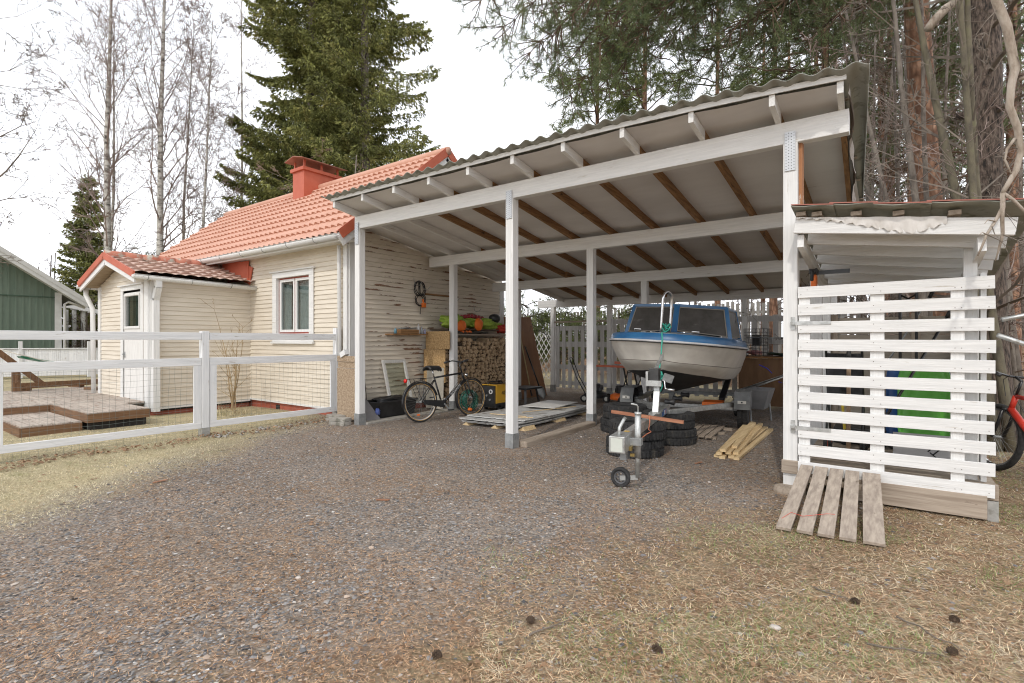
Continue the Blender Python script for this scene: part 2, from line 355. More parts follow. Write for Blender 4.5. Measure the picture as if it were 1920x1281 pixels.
n = len(x); V, F = tris(x, y, hz(x, y)+.004, rng.uniform(.03, .075, n), rng.uniform(.0015, .0032, n)*(1+.12*d), rng.uniform(0, .3, n))
stuffobj('straw_grass', V, F, pm('straw_litter', (.48, .38, .24), (.76, .66, .48), scale=2, rough=.9, island=.65, trans=.2), 'pale dead grass matted with needles at right', 'grass')
# leaves
lf = pm('dead_leaves', (.20, .11, .06), (.40, .26, .16), scale=3, rough=.85, island=.4, trans=.2)
x, y, d = field(2600, lambda x, y: np.clip(.35+.5*rightf(x, y)+1.0*np.exp(-((x+.75)/.35)**2)*(y < .2)+(patchn(x, y) > .7)*.5, 0, 1), 1.5, 12, 1)
n = len(x); V, F = quadsf(x, y, hz(x, y)+.010, rng.uniform(.02, .055, n), rng.uniform(.014, .034, n), .35)
u = rng.uniform(-.95, -.55, 900); v = rng.uniform(-5, .1, 900); V2, F2 = quadsf(u+.12*np.sin(v*4), v, hz(u, v)+rng.uniform(.01, .04, 900), rng.uniform(.03, .07, 900), rng.uniform(.02, .05, 900), .6)
u = rng.uniform(-8, 12, 5000); v = rng.uniform(11.5, 22, 5000); V3, F3 = quadsf(u, v, hz(u, v)+.03, rng.uniform(.06, .14, 5000), rng.uniform(.05, .1, 5000), .6)
V = np.concatenate([V, V2, V3]); F = np.arange(len(V)).reshape(-1, 4)
stuffobj('fallen_leaves', V, F, lf, 'brown dead leaves lying over yard and bank', 'leaves')
# ---------------------------------------------------------------- carport
RS = -.152                      # roof slope per metre along +y
def rb(y): return 3.43 + RS*y   # rafter underside
roof0 = (0, 0, 0)
cp = thing('carport', 'open white timber carport with corrugated roof beside the house', 'carport', (3.2, 3.3, 0))
PA = [0, 3.12, 6.37]
shoe = galv
rows = [(0, 3.235, [.0, 3.12, 6.37]), (2.25, 2.90, [.02, 3.10, 6.33]), (4.46, 2.57, [.02, 3.13, 6.33]), (6.70, 2.29, [-.39, 1.29, 2.9, 4.51, 6.33])]
for ri, (y, zt, xs) in enumerate(rows):
    for x in xs:
        h = .06 if ri < 3 else .055
        zb = hgt(x, y)-.02
        p = MB().box(x-h, x+h, y-h, y+h, zb+.16, zt+(.0 if ri else .0)).build('post', wpaint('z'), cp, bevel=.004)
        if ri == 0 and x > 6: MB().box(x-h+.001, x+h-.001, y-h+.001, y+h-.001, zb, zb+.159).build('post_foot', wpaint('z'), p)
        s = MB()
        e = h+.006; s.box(x-e, x+e, y-e, y-h-.001, zb, zb+.21); s.box(x+h+.001, x+e, y-e+.0065, y+e, zb, zb+.21); s.box(x-e, x-h-.001, y-e+.0065, y+e, zb, zb+.21)
        s.box(x-h+.01, x+h-.01, y-h+.01, y+h-.01, zb, zb+.155)
        s.lathe([(.0, .004), (.011, .004), (.011, 0)], (x+.01, y-e-.001, zb+.11), (0, -1, 0), 8)
        if not (ri == 0 and x > 6): s.build('post_shoe', galv_d, p)
        if ri == 0:
            pl = MB().box(x-.045, x+.045, y-.072, y-.0665, zt-.26, zt+.10)
            holes = pm('nail_plate_holes', (.5, .51, .52), (.5, .51, .52), scale=1, rough=.4, metal=.6)
            for a in range(4):
                for b in range(13): pl.lathe([(0, .0012), (.0045, .0012), (.0045, 0)], (x-.033+a*.022, y-.0722, zt-.245+b*.027+.009*(a % 2)), (0, -1, 0), 5, 1)
            pl.build('nail_plate', [holes, pm('nail_heads', (.05, .05, .05), rough=.6)], p)
    x0, x1 = {0: (-.07, 6.83), 1: (-.60, 6.45), 2: (-.69, 6.45), 3: (-.86, 6.45)}[ri]
    hh = .205 if ri == 0 else .20
    MB().box(x0, x1, y-.055, y+.055, zt, zt+hh).build('beam', wpaint('x'), cp, bevel=.005)
RX = [-.03+.7*k for k in range(10)]+[6.79]
Y0, Y1 = -.48, 7.25
def Y0f(x): return -.48+.16*max(0, (x-4)/2.9)**2
for k, x in enumerate(RX):
    wh = wpaint('y'); br = brown('y')
    ym = Y1 if k in (0,) else (2.3 if k == 1 else .0 if k < 5 else -.05)
    if k == 10: ym = 0.0
    m_ = MB()
    sk = -.035 if k == 10 else 0
    def seg(a, b, mi):
        P = [(x-.024+sk*(a-Y0), a, rb(a)), (x+.024+sk*(a-Y0), a, rb(a)), (x+.024+sk*(a-Y0), a, rb(a)+.10), (x-.024+sk*(a-Y0), a, rb(a)+.10)]
        Q = [(px_+sk*(b-a), b, pz+RS*(b-a)) for px_, _, pz in P]
        m_.add(P+Q, [(0,1,2,3),(7,6,5,4),(0,4,5,1),(1,5,6,2),(2,6,7,3),(3,7,4,0)], mi)
    seg(Y0f(x), ym, 0)
    if ym < Y1: seg(ym, Y1, 1)
    m_.build('rafter', [wh, br], cp)
    if k in (0, 2, 4, 6, 8):   # short scabbed piece of bracing at the third beam
        MB().bar((x+.05, 4.3, rb(4.3)+.06), (x+.05, 5.2, rb(5.2)+.06), .045, .11).build('splice_block', brown('y'), cp)
# sagging underlay sheet stapled over the rafters
rows_ = []
for y in np.arange(Y0+.02, Y1, .07):
    r_ = []
    for x in np.arange(-.08, 6.86, .0694):
        ph = (x+.03) % .7/.7; sag = .022*math.sin(math.pi*ph)*(1 if x < 6.3 else .7)
        sag += .007*math.sin(y*5.1+x*1.3)+.010*math.exp(-((y % 1.3)-.65)**2/.004)*(.6+.4*math.sin(x*3))
        yy_ = Y0f(x)+.015+(y-Y0)*(Y1-Y0f(x))/(Y1-Y0); r_.append((x, yy_, rb(yy_)+.105-max(0, sag)*.6))
    rows_.append(r_)
und = pm('grey_underlay', (.62, .60, .59), (.70, .68, .67), scale=(1, 3, 1), rough=.75, bump=.1)
MB().grid(rows_, flip=True).build('underlay', und, cp, smooth=True)
o = MB().grid([[(x, y, rb(y)+.108+.004*math.sin(y*5)) for x in (-.722, -.45, -.07)] for y in np.arange(.42, 4.86, .3)], flip=True).build('added_gap_strip', und, cp, smooth=True); md = o.modifiers.new('t', 'SOLIDIFY'); md.thickness = .012  # strip added to stop light leaking between roof and gable wall
fb = MB(); xs = np.linspace(-.08, 6.83, 24)
fb.grid([[(x, Y0f(x)-.024, rb(Y0f(x))+.098), (x, Y0f(x)-.024, rb(Y0f(x))+.146), (x, Y0f(x)-.001, rb(Y0f(x))+.146), (x, Y0f(x)-.001, rb(Y0f(x))+.102), (x, Y0f(x)-.024, rb(Y0f(x))+.098)] for x in xs]); fb.build('fascia', wpaint('x'), cp)
for y in np.arange(.0, Y1, .6): MB().box(-.07, 6.83, y-.02, y+.02, rb(y)+.107, rb(y)+.118).build('batten', greyw('x'), cp)
# corrugated sheets
def corr(x0, x1, ya, yb, zoff, amp=.020, pitch=.197):
    nx = int((x1-x0)/(pitch/10)); R_ = []
    for t_ in np.linspace(0, 1, 7):
        fy = lambda x_: ((Y0f(x_)-.11 if ya < 0 else ya)*(1-t_)+yb*t_); y = ya*(1-t_)+yb*t_
        R_.append([(min(x0+(x1-x0)*i/nx, 6.99-.055*max(0, y+.62)), fy(x0+(x1-x0)*i/nx), rb(fy(x0+(x1-x0)*i/nx))+zoff+amp*math.cos(2*math.pi*(x0+(x1-x0)*i/nx)/pitch)) for i in range(nx+1)])
    return R_
rs = MB(); w = 1.03; x = -.22; i = 0
while x < 6.95:
    x1 = min(x+w+.07, 7.02)
    for ya, yb, dz in ((-.64, 3.5, .014), (3.35, 7.45, 0)):
        rs.grid(corr(x, x1, ya, yb, .138+dz+.004*(i % 2)))
    x += w; i += 1
o = rs.build('roof_sheet', pm('corrugated_grey_steel', (.27, .275, .245), (.34, .345, .31), scale=3, rough=.5, metal=.1, c3=(.20, .20, .17), s3=6), cp, smooth=True)
md = o.modifiers.new('t', 'SOLIDIFY'); md.thickness = .005
# torn flashing paper along the right verge
pp = []
for i, y in enumerate(np.arange(-.3, 7.0, .12)):
    wv = .09+.05*math.sin(y*7)+.04*math.sin(y*17); zt = rb(y)+.10
    xs_ = 6.83-.04*y; pp.append([(xs_, y, zt), (xs_+.015+.01*math.sin(y*9), y, zt-.05), (xs_+.01+.025*math.sin(y*5+1), y, zt-.05-wv*.6)])
MB().grid(pp).build('torn_underlay_edge', pm('pale_paper', (.36, .32, .29), (.46, .41, .38), scale=5, rough=.8), cp, smooth=True)
# rough bare board nailed beside the right front post
bb = MB().box(6.432, 6.462, .0, .10, 2.50, 3.26).build('rough_board', wood('z', 'flaking_board', (.30, .12, .05), (.42, .2, .09), (.72, .70, .66)), cp)
# ---------------------------------------------------------------- house
GX = -.75; FY = .32; BY = 4.86; LX = -9.85; ZB = .15
RIDGE_Y = 2.59; EAVE_Z = 3.22; PITCH = (5.36-EAVE_Z)/(RIDGE_Y-(-.02)); UO = -.45
def roofz(y): return EAVE_Z + PITCH*((y+.02) if y < RIDGE_Y else (2*RIDGE_Y-y+.02))
def clapmat(name, peel):
    m = pm(name, (.62, .555, .46), (.72, .655, .555), scale=(1.5, 1.5, 14), rough=.6, bump=.15, bscale=30)
    if peel is None: return m
    t = m.node_tree; n = t.nodes; l = t.links; b = n['Principled BSDF']; src = b.inputs['Base Color'].links[0].from_socket
    geo = n.new('ShaderNodeNewGeometry'); sp = n.new('ShaderNodeSeparateXYZ'); l.new(geo.outputs['Position'], sp.inputs[0])
    def mth(op, a, c):
        q = n.new('ShaderNodeMath'); q.operation = op
        for i, v in enumerate((a, c)):
            if isinstance(v, (int, float)): q.inputs[i].default_value = v
            else: l.new(v, q.inputs[i])
        return q.outputs[0]
    fr = mth('FRACT', mth('DIVIDE', mth('SUBTRACT', sp.outputs[2], ZB), CP), 0)  # 0 at board's lower edge
    edge = mth('SUBTRACT', 1.0, mth('MULTIPLY', mth('ABSOLUTE', mth('SUBTRACT', fr, .12), 0), 1.7))
    mpn = n.new('ShaderNodeMapping'); mpn.inputs['Scale'].default_value = (2.2, 2.2, 16); l.new(geo.outputs['Position'], mpn.inputs[0])
    q = n.new('ShaderNodeTexNoise'); q.inputs['Scale'].default_value = 1.0; q.inputs['Detail'].default_value = 9; q.inputs['Roughness'].default_value = .68; l.new(mpn.outputs[0], q.inputs['Vector'])
    q2 = n.new('ShaderNodeTexNoise'); q2.inputs['Scale'].default_value = .9; q2.inputs['Detail'].default_value = 3; l.new(geo.outputs['Position'], q2.inputs['Vector'])
    val = mth('ADD', mth('ADD', q.outputs['Fac'], mth('MULTIPLY', edge, .20)), mth('MULTIPLY', q2.outputs['Fac'], .38))
    r = n.new('ShaderNodeValToRGB'); r.color_ramp.elements[0].position = peel; r.color_ramp.elements[1].position = peel+.012; l.new(val, r.inputs['Fac'])
    mxn = n.new('ShaderNodeMixRGB'); l.new(r.outputs[0], mxn.inputs[0]); l.new(src, mxn.inputs[1])
    rc = n.new('ShaderNodeValToRGB'); rc.color_ramp.elements[0].color = (.13, .06, .03, 1); rc.color_ramp.elements[1].color = (.32, .20, .13, 1); l.new(q2.outputs['Fac'], rc.inputs['Fac']); l.new(rc.outputs[0], mxn.inputs[2])
    # pale lifted rim
    r2 = n.new('ShaderNodeValToRGB'); r2.color_ramp.elements[0].position = peel-.02; r2.color_ramp.elements[1].position = peel-.008; l.new(val, r2.inputs['Fac'])
    mx2 = n.new('ShaderNodeMixRGB'); l.new(r2.outputs[0], mx2.inputs[0]); l.new(src, mx2.inputs[1]); mx2.inputs[2].default_value = (.78, .74, .66, 1); l.new(mx2.outputs[0], mxn.inputs[1])
    l.new(mxn.outputs[0], b.inputs['Base Color'])
    bn = n.new('ShaderNodeBump'); bn.inputs['Distance'].default_value = .004; bn.inputs['Strength'].default_value = 1; l.new(mth('SUBTRACT', 1.0, r.outputs[0]), bn.inputs['Height']); l.new(bn.outputs[0], b.inputs['Normal'])
    return m
CP = .0875
cream = clapmat('cream_clapboard', None); cream_peel = clapmat('peeling_clapboard', .94)
def clap(mb, o, d, nrm, a0, a1, z0, z1, lim=None, holes=()):
    "clapboards on the plane o + d*a + z, facing nrm; lim(z)->(a0,a1); holes = (a0,a1,z0,z1)"
    o = Vector(o); d = Vector(d); nrm = Vector(nrm); z = z0
    def P(a, z_, k): return o + d*a + nrm*k + Vector((0, 0, z_))
    while z < z1-1e-4:
        zt = min(z+CP, z1)
        la, lb = lim(z) if lim else (a0, a1); ta, tb = lim(zt) if lim else (a0, a1)
        segs = [(la, lb, ta, tb)]
        for (h0, h1, hz0, hz1) in holes:
            if z+.03 > hz0 and z+.03 < hz1:
                ns = []
                for s in segs:
                    if h1 <= s[0] or h0 >= s[1]: ns.append(s); continue
                    if h0 > s[0]: ns.append((s[0], h0, s[2], h0))
                    if h1 < s[1]: ns.append((h1, s[1], h1, s[3]))
                segs = ns
        for (p, q, r_, s_) in segs:
            if q-p < .01: continue
            if s_ < r_: r_ = s_ = (r_+s_)/2
            vs = [P(p, z, .004), P(q, z, .004), P(q, z+.004, .022), P(p, z+.004, .022), P(r_, zt, .005), P(s_, zt, .005)]
            mb.add(vs, [(0, 1, 2, 3), (3, 2, 5, 4), (1, 5, 2), (0, 3, 4)])
        z = zt
hs = thing('house', 'small cream clapboard house with orange tiled roof and brick red base', 'house', (-5.3, 2.6, 0))
# window rectangle on the front wall
WN = (-3.06, -1.90, 1.53, 2.66)
m_ = MB(); clap(m_, (0, FY, 0), (1, 0, 0), (0, -1, 0), LX, GX, ZB, 3.3, holes=[(WN[0]-.05, WN[1]+.05, WN[2]-.05, WN[3]+.05)])
m_.build('front_wall', cream, hs)
def gl(z):
    if z <= roofz(FY)-.1: return (FY, BY)
    y = (z+.12-EAVE_Z)/PITCH-.02; return (max(FY, y), min(BY, 2*RIDGE_Y-y))
m_ = MB(); clap(m_, (GX, 0, 0), (0, 1, 0), (1, 0, 0), FY, BY, ZB, 5.2, lim=gl); m_.build('gable_wall', cream_peel, hs)
# shell behind the boards: thin panels (left, back, gable, front around the window)
sh = MB(); t_ = .08
sh.prism([(GX-.001, FY, ZB), (GX-.001, BY, ZB), (GX-.001, BY, roofz(BY)-.12), (GX-.001, RIDGE_Y, 5.22), (GX-.001, FY, roofz(FY)-.12)], (-t_, 0, 0))
sh.prism([(LX, FY, ZB), (LX, BY, ZB), (LX, BY, roofz(BY)-.12), (LX, RIDGE_Y, 5.22), (LX, FY, roofz(FY)-.12)], (t_, 0, 0))
sh.box(LX+t_, GX-t_-.001, BY-t_, BY, ZB, 3.3); a, b, c_, d_ = WN
a -= .05; b += .05; c_ -= .05; d_ += .05
sh.box(LX+t_, a, FY+.001, FY+t_, ZB, 3.3); sh.box(b, GX-t_-.001, FY+.001, FY+t_, ZB, 3.3)
sh.box(a, b, FY+.001, FY+t_, ZB, c_); sh.box(a, b, FY+.001, FY+t_, d_, 3.3)
sh.build('wall_shell', pm('shell_boards', (.5, .45, .36), (.55, .5, .4)), hs)
MB().box(LX+.03, GX-.03, FY+.03, BY-.03, -.4, ZB-.002).build('foundation', pm('red_painted_plinth', (.30, .075, .045), (.42, .12, .075), scale=6, rough=.85, bump=.4, bscale=40), hs)
fs = MB().box(-4.13, GX+.03, FY-.032, FY+.02, ZB-.03, ZB+.008); fs.box(GX, GX+.032, FY+.021, BY, ZB-.03, ZB+.008); fs.build('base_board', wpaint('x'), hs)
for (x, z) in ((-3.1, .02),): MB().box(x-.06, x+.06, FY+.012, FY+.034, z-.05, z+.05).build('vent', dark, hs)
cb = MB(); cb.box(GX-.085, GX+.02, FY-.045, FY-.001, ZB-.02, 3.12); cb.build('corner_board', wpaint('z'), hs, bevel=.003)
cb = MB(); cb.box(GX+.0, GX+.045, FY, FY+.155, ZB-.02, 3.2); cb.build('corner_board', wpaint('z'), hs, bevel=.003)
cb = MB(); cb.box(GX, GX+.045, BY-.12, BY+.03, ZB-.02, 2.7); cb.build('corner_board', wpaint('z'), hs, bevel=.003)
# drainpipe beside the corner
MB().tube([(GX-.14, FY-.10, 3.1), (GX-.14, FY-.09, 3.0), (GX-.14, FY-.07, .05)], .035, 10).build('downspout', wpaint('z'), hs, smooth=True)
# window: casing > sill; sashes; panes; curtains
a, b, c_, d_ = WN
wf = MB(); y0, y1 = FY-.045, FY-.0235
wf.box(a-.14, a-.0, y0, y1, c_-.0, d_+.0); wf.box(b, b+.14, y0, y1, c_, d_); wf.box(a-.14, b+.14, y0, y1, d_+.001, d_+.11)
wf.box(a-.19, b+.19, y0-.035, y1, d_+.112, d_+.135); wf.box(a-.14, b+.14, y0, y1, c_-.16, c_-.001); wf.box(a-.16, b+.16, y0-.03, y1, c_-.20, c_-.162)
win = wf.build('window', wpaint('x'), hs, bevel=.003)
rv = MB(); rv.box(a-.04, a, FY-.022, FY+.10, c_, d_); rv.box(b, b+.04, FY-.022, FY+.10, c_, d_); rv.box(a, b, FY-.022, FY+.10, d_, d_+.04); rv.box(a, b, FY-.022, FY+.10, c_-.04, c_); rv.build('window_reveal', wpaint('x'), win)
redf = pm('red_window_paint', (.30, .06, .04), (.36, .08, .05), scale=8, rough=.5)
rf = MB(); yy = (FY+.035, FY+.075); mid = (a+b)/2
for s in ((a+.001, a+.03, c_+.031, d_-.031), (b-.03, b-.001, c_+.031, d_-.031), (mid-.014, mid+.014, c_+.031, d_-.031), (a+.001, b-.001, c_+.001, c_+.03), (a+.001, b-.001, d_-.03, d_-.001)): rf.box(s[0], s[1], yy[0], yy[1], s[2], s[3])
rf.build('window_frame', redf, win)
for (p, q) in ((a+.031, mid-.015), (mid+.015, b-.031)):
    s = MB(); zz0, zz1 = c_+.032, d_-.032; y0, y1 = FY+.022, FY+.06
    s.box(p, p+.05, y0, y1, zz0, zz1); s.box(q-.05, q, y0, y1, zz0, zz1); s.box(p+.051, q-.051, y0, y1, zz0, zz0+.05); s.box(p+.051, q-.051, y0, y1, zz1-.05, zz1); s.build('sash', wpaint('z'), win)
    MB().box(p+.051, q-.051, FY+.042, FY+.046, zz0+.051, zz1-.051).build('pane', glass, win)
cu = MB()
for (p, q) in ((a-.02, a+.30), (b-.36, b+.02), (mid-.10, mid+.22)):
    rws = []
    for z in (c_-.05, d_+.05): rws.append([(p+(q-p)*i/14, FY+.11+.015*math.sin(i*1.5), z) for i in range(15)])
    cu.grid(rws)
cu.build('curtain', pm('net_curtain', (.62, .64, .62), (.80, .82, .80), scale=(20, 20, 2), rough=.9, trans=.3), win, smooth=True)
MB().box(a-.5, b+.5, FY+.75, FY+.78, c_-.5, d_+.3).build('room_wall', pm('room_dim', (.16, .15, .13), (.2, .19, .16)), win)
# roof: pressed metal tiles
def tile_slope(x0, x1, yA, yB, zf, pitch=.183, course=.35, amp=.017, step=.021, sag=0, jit=0):
    L_ = math.hypot(yB-yA, zf(yB)-zf(yA)); n = max(1, int(round(L_/course))); R_ = []
    nx = int((x1-x0)/pitch*6); ny = -(zf(yB)-zf(yA))/L_; nz_ = abs(yB-yA)/L_
    for i in range(n):
        for k, (t, hgt_) in enumerate(((0, step), (.04, step), (.5, step*.5), (1.0, 0))):
            s = (i+t)/n; y = yA+(yB-yA)*s; z = zf(y); row = []
            for j in range(nx+1):
                x = x0+(x1-x0)*j/nx; ph = (x/pitch) % 1; w = (math.sin(math.pi*ph)**1.3)*2-1
                hh = hgt_+amp*w
                dy = (-.045*(math.sin(math.pi*ph)) if k < 2 else 0)
                jx = jit*math.sin(i*7.3+int(x/pitch)*3.1)
                row.append((x, y+ny*hh*0+dy*(1 if yB > yA else -1), z+(hh+jx)/max(.3, nz_)*.8))
            R_.append(row)
    return R_
tile = pm('orange_tile_steel', (.54, .29, .205), (.61, .35, .26), scale=2.5, rough=.6, c3=(.44, .20, .14), s3=2.2, lo3=.60, hi3=.75)
zf = lambda y: roofz(y)+.03
rt = MB().grid(tile_slope(-10.05, UO, -.06, RIDGE_Y, zf)); rt.grid(tile_slope(-10.05, UO, 2*RIDGE_Y+.06, RIDGE_Y, zf), flip=True)
rf = rt.build('roof', tile, hs, smooth=False)
rt = MB(); 
rt.tube([(-10.08, RIDGE_Y, 5.385)]+[(-10.08+i*.4, RIDGE_Y, 5.385) for i in range(1, 24)]+[(UO+.03, RIDGE_Y, 5.385)], .085, 12); rt.build('ridge_cap', tile, rf, smooth=True)
vb = MB()   # orange verge flashing + white bargeboards on the right gable
for ya, yb in ((-.06, RIDGE_Y), (2*RIDGE_Y+.06, RIDGE_Y)):
    za, zb_ = roofz(ya), roofz(yb)
    vb.bar((UO+.012, ya, za+.02), (UO+.012, yb, zb_+.02), .02, .16); vb.bar((UO-.05, ya, za+.075), (UO-.05, yb, zb_+.075), .13, .012)
vb.build('verge_flashing', pm('orange_flashing', (.48, .11, .055), (.55, .14, .08), scale=3, rough=.45), rf)
vb = MB()
for ya, yb in ((-.04, RIDGE_Y), (2*RIDGE_Y+.04, RIDGE_Y)):
    vb.bar((UO-.016, ya, roofz(ya)-.12), (UO-.016, yb, roofz(yb)-.12), .024, .17)
vb.build('bargeboard', wpaint('y'), rf)
so = MB()   # soffit and fascia
so.box(-10.0, UO-.03, -.03, FY, EAVE_Z-.08, EAVE_Z-.055); so.box(-10.0, UO-.03, -.055, -.031, EAVE_Z-.13, EAVE_Z+.02)
for ya, yb in ((0, RIDGE_Y), (2*RIDGE_Y, RIDGE_Y)): so.bar(((UO+GX)/2-.02, ya, roofz(ya)-.07), ((UO+GX)/2-.02, yb, roofz(yb)-.07), .26, .02)
so.build('soffit', wpaint('x'), hs)
def gutter(name, p0, p1, side, parent, r=.06):
    "half-round gutter along p0-p1, with brackets"
    p0 = Vector(p0); p1 = Vector(p1); d = (p1-p0).normalized(); s = Vector(side); m = MB(); R_ = []
    for p in (p0, p1):
        R_.append([p + s*(r*math.cos(a)) + Vector((0, 0, -r*math.sin(a)*1.1)) for a in [math.pi*i/10 for i in range(11)]])
    R_[0] += [R_[0][0] + Vector((0, 0, .015)) + s*.008]; R_[1] += [R_[1][0] + Vector((0, 0, .015)) + s*.008]
    m.grid(R_)
    for p in (p0, p1): m.add([p + s*(r*math.cos(a)) + Vector((0, 0, -r*math.sin(a)*1.1)) for a in [math.pi*i/10 for i in range(11)]], [tuple(range(11))])
    o = m.build(name, wpaint('x'), parent, smooth=True); md = o.modifiers.new('t', 'SOLIDIFY'); md.thickness = .004
    n = int((p1-p0).length/.9)
    for i in range(n+1):
        p = p0+(p1-p0)*(i+.3)/(n+1)
        MB().tube([p + s*((r+.004)*math.cos(a)) + Vector((0, 0, -(r+.004)*math.sin(a)*1.1)) for a in [math.pi*k/8 for k in range(9)]], .006, 4).build('gutter_bracket', galv_d, o)
    return o
gutter('gutter', (-9.9, -.115, EAVE_Z-.005), (UO-.02, -.115, EAVE_Z-.04), (0, -1, 0), hs, .065)
# chimney clad in red sheet with a raised cap
cm = pm('red_sheet_metal', (.46, .10, .05), (.52, .13, .07), scale=3, rough=.5)
ch = MB().box(-5.46, -4.96, 2.10, 3.16, 4.6, 5.74).build('chimney', cm, rf)
k = MB().box(-5.51, -4.91, 2.05, 3.21, 5.73, 5.81); k.build('chimney_collar', cm, ch)
lg = MB()
for x in (-5.42, -5.00):
    for y in (2.14, 2.63, 3.12): MB().box(x-.022, x+.022, y-.022, y+.022, 5.811, 6.0).build('cap_leg', cm, ch)
cap = MB(); R_ = [[(-5.60, 1.95, 5.98), (-5.60, 3.31, 5.98)], [(-5.21, 1.95, 6.07), (-5.21, 3.31, 6.07)], [(-4.82, 1.95, 5.98), (-4.82, 3.31, 5.98)]]
cap.grid(R_); o = cap.build('chimney_cap', pm('weathered_cap', (.30, .13, .09), (.40, .2, .15), scale=6, rough=.6), ch); md = o.modifiers.new('t', 'SOLIDIFY'); md.thickness = .015
# ---- porch (part of the house)
PX0, PX1, PY = -6.83, -4.15, -1.59; RX_ = -5.50; PE = 2.58; PR = 3.04; PO = .30
def pz(x): return PE + (PR-PE)*(1-abs(x-RX_)/(PX1-RX_+.20))
door = (-5.46, -4.44, .19, 2.38)
m_ = MB()
def pl_(z):
    if z < PE-.05: return (PX0, PX1)
    h = (PR-.08-z)/(PR-PE)*(PX1-RX_+.2); return (max(PX0, RX_-h), min(PX1, RX_+h))
clap(m_, (0, PY, 0), (1, 0, 0), (0, -1, 0), PX0, PX1, ZB-.02, PR-.1, lim=pl_, holes=[door])
clap(m_, (PX1, 0, 0), (0, 1, 0), (1, 0, 0), PY, FY, ZB-.02, PE, )
clap(m_, (PX0, 0, 0), (0, 1, 0), (-1, 0, 0), PY, FY, ZB-.02, PE, )
m_.build('porch_wall', cream, hs)
MB().box(PX0+.005, PX1-.005, PY+.1, FY-.002, ZB-.1, PE-.02).build('porch_core', dark, hs)
MB().box(PX0+.06, PX1-.06, PY+.06, FY, -.4, ZB-.025).build('porch_foundation', MATS['red_painted_plinth'], hs)
cb = MB(); cb.box(PX1-.16, PX1+.024, PY-.045, PY-.001, ZB-.03, PE-.04); cb.box(PX1+.0, PX1+.045, PY, PY+.10, ZB-.03, PE-.04); cb.build('corner_board', wpaint('z'), hs, bevel=.003)
cb = MB(); cb.box(PX0-.024, PX0+.10, PY-.045, PY-.001, ZB-.03, PE-.04); cb.build('corner_board', wpaint('z'), hs, bevel=.003)
MB().box(PX1-.0, PX1+.045, PY+.11, FY-.03, ZB-.06, ZB-.022).build('base_board', wpaint('y'), hs)
dr = MB(); a, b, c_, d_ = door
dr.box(a+.05, b-.05, PY-.012, PY+.03, c_+.03, 1.66); dr.box(a+.05, a+.13, PY-.012, PY+.03, 1.661, 2.34); dr.box(b-.15, b-.05, PY-.012, PY+.03, 1.661, 2.34); dr.box(a+.131, b-.151, PY-.012, PY+.03, 2.27, 2.34)
dr = dr.build('door', pm('door_paint', (.66, .65, .63), (.78, .77, .75), scale=(50, 50, 3), rough=.6, bump=.4, c3=(.48, .46, .42), s3=(30, 30, 4), lo3=.62, hi3=.72), hs)
dd = MB()
for s in ((a+.10, a+.135, 1.63, 2.31), (b-.155, b-.12, 1.63, 2.31), (a+.136, b-.156, 1.63, 1.675), (a+.136, b-.156, 2.275, 2.31)): dd.box(s[0], s[1], PY-.035, PY-.013, s[2], s[3])
dd.build('window_trim', wpaint('z'), dr)
MB().box(a+.136, b-.156, PY-.0, PY+.004, 1.676, 2.274).build('pane', glass, dr)
MB().box(a+.20, a+.36, PY+.04, PY+.09, 1.5, 2.3).build('curtain', pm('brown_curtain', (.22, .11, .05), (.3, .16, .08), scale=(30, 30, 2)), dr)
MB().tube([(a+.10, PY-.014, 1.12), (a+.10, PY-.06, 1.12), (a+.19, PY-.065, 1.10)], .009, 6).box(a+.08, a+.12, PY-.018, PY-.012, 1.05, 1.17).build('handle', galv_d, dr)
dc = MB(); dc.box(a-.07, a+.055, PY-.04, PY-.0235, c_, d_+.0); dc.box(b-.055, b+.07, PY-.04, PY-.0235, c_, d_); dc.box(a-.07, b+.07, PY-.04, PY-.0235, d_+.001, d_+.09); dc.box(a-.13, b+.12, PY-.08, PY-.0235, d_+.091, d_+.115)
dc.build('door_casing', wpaint('z'), hs, bevel=.003)
# porch roof: old clay tiles running along y
def ptile(side):
    R_ = []; n = 6; L_ = (PX1-RX_+.20); ny = 60
    for i in range(n):
        for k, (t, h_) in enumerate(((0, .035), (.05, .035), (.5, .018), (1, 0))):
            s = (i+t)/n; x = RX_+side*L_*(1-s); z = pz(x); row = []
            for j in range(ny+1):
                y = PY-.33+.02+(FY-PY+.31)*j/ny
                ph = (y/.21 + .0) % 1; w = math.sin(math.pi*ph)**.9
                jit = .006*math.sin(i*5.7+int(y/.21)*9.1)
                row.append((x+side*(.03*w if k < 2 else 0), y, z+.03+h_+.026*w+jit*(k < 2)))
            R_.append(row)
    return R_
oldt = pm('old_clay_tiles', (.44, .29, .235), (.58, .43, .36), scale=(3, 5, 3), rough=.85, c3=(.17, .14, .10), s3=3.0, lo3=.57, hi3=.66, bump=.4, bscale=30)
pr = MB().grid(ptile(1)).grid(ptile(-1), flip=True).build('porch_roof', oldt, hs)
rc = MB()
for i in range(7):
    y0 = PY-.31+i*.31; rc.tube([(RX_, y0, PR+.045+.012*(i % 2)), (RX_, y0+.33, PR+.045+.012*((i+1) % 2))], .10, 12)
rc.build('porch_ridge', pm('lichen_ridge', (.42, .15, .10), (.50, .2, .13), scale=4, rough=.85, c3=(.45, .43, .36), s3=5, lo3=.52, hi3=.6), pr, smooth=True)
vb = MB(); y = PY-.33
for s in (1, -1):
    xe = RX_+s*(PX1-RX_+.22)
    vb.bar((xe, y, pz(xe)+.02), (RX_+s*.0, y, PR+.02+.02), .035, .12)
vb.build('porch_verge', MATS['orange_flashing'], pr)
vb = MB()
